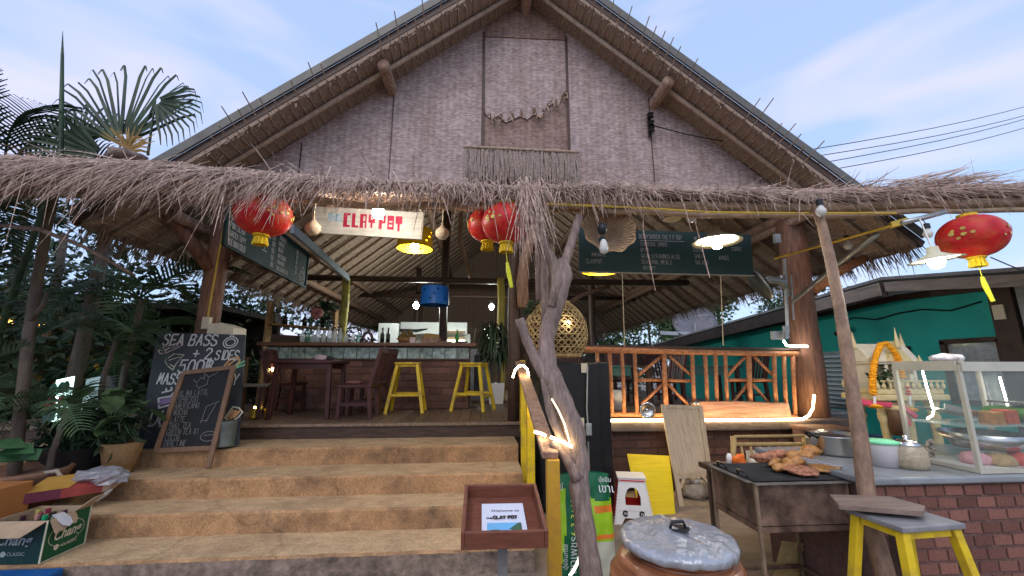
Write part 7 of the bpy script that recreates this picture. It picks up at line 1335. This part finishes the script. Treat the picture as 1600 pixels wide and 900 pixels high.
mb = MB(); mb.tube([(-5.6, 6.1, 0), (-5.55, 6.1, 2.2), hb+V((0, .1, -.35))], [.1, .085, .07], 9, jit=.05); part(mb, 'trunk', TRUNK, t, True)
fan_leaf(t, hb, 24, -1.2, 1.0, 1.45, 0, LEAFD); fan_leaf(t, pt(243, 157, Y=5.95), 15, .9, 2.9, .66, .8, LEAFD); fan_leaf(t, pt(120, 232, Y=6.1), 17, -1.3, .7, .95, .3, LEAFD, .2); fan_leaf(t, hb+V((-.1, -.1, -.25)), 16, -2.2, -.6, .9, .5, LEAFD, -.3); fan_leaf(t, hb+V((.1, -.1, -.2)), 9, .8, 2.0, .5, .5, LEAFB, -.3)
mb = MB(); mb.tube([hb, hb+V((.3, 0, .38)), pt(243, 157, Y=5.95)], .014, 5); part(mb, 'leaf_stalk', PALMG, t)
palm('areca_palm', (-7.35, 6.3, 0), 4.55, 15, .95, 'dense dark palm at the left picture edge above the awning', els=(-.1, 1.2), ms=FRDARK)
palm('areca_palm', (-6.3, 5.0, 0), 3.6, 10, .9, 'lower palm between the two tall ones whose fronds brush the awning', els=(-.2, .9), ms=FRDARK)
palm('areca_palm', (-4.75, 5.9, 0), 2.55, 9, .75, 'slim palm with drooping fronds left of the reddish pillar', els=(-.5, .5), rad=.045)
palm('areca_palm', (-4.0, 4.35, 0), 1.2, 8, .45, 'small palm with arching fronds behind the black planter', els=(-.1, .9), rad=.03)
palm('areca_palm', (-5.0, 4.1, 0), 1.3, 7, .55, 'young bushy palm at the left edge above the terracotta planter', els=(0, .9), rad=.03)
palm('areca_palm', (-4.4, 5.2, .72), 1.2, 8, .6, 'low palm with hanging leaflets left of the slate board', els=(-.5, .6), rad=.03)
t = thing('palm_spear', 'single unopened palm spear pointing straight up at the left', 'palm', (-6.35, 5.6, 0)); mb = MB(); a, b = pt(95, 250, Y=5.6), pt(98, 48, Y=5.6); mb.tube([V((-6.3, 5.6, 0)), a, a.lerp(b, .4), a.lerp(b, .8), b], [.05, .03, .027, .018, .002], 8); part(mb, 'spear_stem', LEAFD, t, True)
t = thing('dry_palm_stump', 'cut grey palm crown with dry brown leaf stubs behind the awning', 'palm', pt(205, 235, Y=5.2)); c = pt(200, 232, Y=5.3); mb = MB(); mb.sphere(c+V((0, 0, -.12)), (.2, .18, .09), 12, 8, lambda q: 1+.4*mnoise.noise(q*12)); part(mb, 'crown_stub', GREYLOG, t, True); mb = MB()
for k in range(16): a_ = RND.uniform(-1.3, 1.4); d = V((math.sin(a_), RND.uniform(-.3, .3), math.cos(a_))); l = RND.uniform(.15, .5); mb.ribbon([c, c+d*l*.5, c+d*l], .035, V((math.cos(a_), 0, -math.sin(a_))))
part(mb, 'dry_leaf', LEAFB, t, kind='stuff')
TL_ = [('dark leafy tree filling the gap under the left awning', (-7.6, 7.6), [((-7.6, 7.6, 2.6), (1.7, 1.3, 1.6)), ((-6.6, 7.4, 1.3), (1.2, 1, 1.0))], 4.0), ('dark tree behind the reddish left pillar', (-5.9, 9.2), [((-5.9, 9.2, 2.2), (1.4, 1.2, 1.3)), ((-5.3, 9, 1.2), (1.2, 1, .9))], 3.4), ('tall dark tree beyond the shop front at the far left', (-11, 10), [((-11, 10, 4.2), (2.6, 2, 2.2)), ((-9.5, 9.6, 2.4), (1.9, 1.5, 1.6))], 6.0),
  ('shaggy tree beside the left eave of the pavilion', (-6.4, 13), [((-6.4, 13, 3), (1.8, 1.8, 1.8)), ((-6, 12, 1.5), (1.5, 1.2, 1.0))], 4.2), ('dark tree behind the left end of the bar', (-5.6, 17), [((-5.6, 17, 3.0), (2.0, 1.5, 1.7)), ((-5, 16.5, 1.6), (1.8, 1.2, 1.1))], 4.4), ('broad dark shrub tree low at the left picture edge', (-9.2, 6.2), [((-9.2, 6.2, 1.8), (1.8, 1.3, 1.5)), ((-9, 6.5, 3.4), (1.5, 1.2, 1.2))], 4.0)]
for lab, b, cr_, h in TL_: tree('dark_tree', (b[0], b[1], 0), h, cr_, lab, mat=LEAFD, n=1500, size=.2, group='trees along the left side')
TR_ = [('mid green tree beyond the satellite dish', (9, 21), [((9.2, 21, 4.2), (2.8, 2, 2.6)), ((7.2, 20.5, 3.2), (2.2, 1.5, 2.0))], 5.5), ('loose tree with sky gaps above the teal house roof', (13, 21), [((12.6, 21, 4.9), (2.3, 2, 2.3)), ((11.2, 21, 3.8), (2.2, 1.5, 2.0))], 6.6), ('tree seen below the right thatch eave, left of the dish', (5.6, 23), [((5.6, 23, 3.0), (2.4, 2, 2.2))], 4.8), ('distant thin tree above the grey eave of the teal house', (21, 24), [((21, 24, 5.4), (3, 2, 1.9)), ((24, 24, 4.8), (2.4, 2, 1.8))], 7), ('dark tree behind the kitchen at the pavilion rear', (0, 25), [((0, 25, 3), (3, 2, 2.4)), ((-3.5, 25, 3), (2.6, 2, 2.2))], 5)]
for lab, b, cr_, h in TR_: tree('leafy_tree', (b[0], b[1], 0), h, cr_, lab, mat=LEAF, n=2600, size=.24, group='trees beyond the pavilion')
t = thing('banana_plant', 'bright green palm leaved bush below the satellite dish', 'plant', (5.2, 13.5, 0), None)
for k in range(9): add_frond(t, (5.2, 13.5, 1.5), k*.7, RND.uniform(.2, 1.0), .9)
mb = MB(); mb.tube([(5.2, 13.5, 0), (5.2, 13.5, 1.6)], .08, 7); part(mb, 'trunk', TRUNK, t)
# hedge masses closing the view at the far sides
mb = MB()
for k in range(16): leafcloud(mb, (-16+RND.uniform(-1, 1)+k*.2, 6+k*1.5, 1.6), (1.6, 1.4, 1.7), 330, .3, 8)
for k in range(16): leafcloud(mb, (-10+k*2.1, 28+RND.uniform(-1, 1), 1.8), (1.8, 1.2, 1.9), 330, .32, 8)
top(mb, 'undergrowth', LEAFD, kind='stuff')
# shop front among the trees on the left
sf = thing('neighbour_shop', 'dim open shop front with amber lights behind the left palms', 'shop', (-8, 8.6, 0)); DIM = M('dark_shop_wall', (.035, .028, .024), .85, .3, 5)
mb = MB(); mb.box((-8.6, 10.6, 1.4), (7, .15, 2.8)); part(mb, 'back_wall', DIM, sf); mb = MB(); mb.box((-8.6, 9.4, 2.75), (7.2, 2.8, .1)); part(mb, 'roof', DIM, sf)
for x in (-11.6, -8.4, -5.4): mb = MB(); mb.box((x, 8.2, 1.37), (.14, .14, 2.7)); part(mb, 'post', DARKWOOD, sf)
AMB = EM('amber_tube', (1, .42, .06), 9)
for (u0, v0), (u1, v1) in (((0, 497), (20, 504)), ((41, 507), (53, 509)), ((62, 508), (70, 509)), ((82, 582), (140, 583)), ((0, 607), (13, 608))): mb = MB(); mb.tube([pt(u0, v0, Y=7.4), pt(u1, v1, Y=7.4)], .022, 6); part(mb, 'amber_lamp', AMB, sf)
mb = MB(); mb.box((-7.6, 8.3, 1.0), (1.4, .3, .12)); mb.box((-7.6, 8.3, .5), (1.3, .25, 1.0)); part(mb, 'serving_counter', M('amber_wood', (.25, .12, .05), .6), sf)
cl = thing('drinks_cooler', 'lit glass door drinks cooler glowing through the left palms', 'cooler', pt(85, 665, Y=5.3)); A, B, C, D = pt(68, 668, Y=5.3), pt(98, 660, Y=5.3), pt(110, 588, Y=5.3), pt(82, 594, Y=5.3)
mb = MB(); mb.prism([(p.x, p.z) for p in (A, B, C, D)], (0, 5.72, 0), (1, 0, 0), (0, 0, 1), .36); part(mb, 'cabinet', M('white_cooler', (.5, .55, .56), .4), cl)
mb = MB(); mb.prism([(p.x, p.z) for p in (A, B, C, D)], (0, 5.345, 0), (1, 0, 0), (0, 0, 1), .01); part(mb, 'lit_interior', EM('cooler_light', (.65, 1, .95), 2.2), cl)
for k in range(14): s, t_ = RND.random(), .1+.28*(k % 3); q_ = A.lerp(B, s).lerp(D.lerp(C, s), t_); mb = MB(); mb.lathe([(0, 0), (.03, 0), (.03, .09), (.012, .13), (0, .13)], V((q_.x, 5.28, q_.z)), 8); part(mb, 'can', M('cooler_can_%d' % (k % 3), ((.1, .2, .2), (.3, .05, .04), (.05, .15, .08))[k % 3], .4), cl)
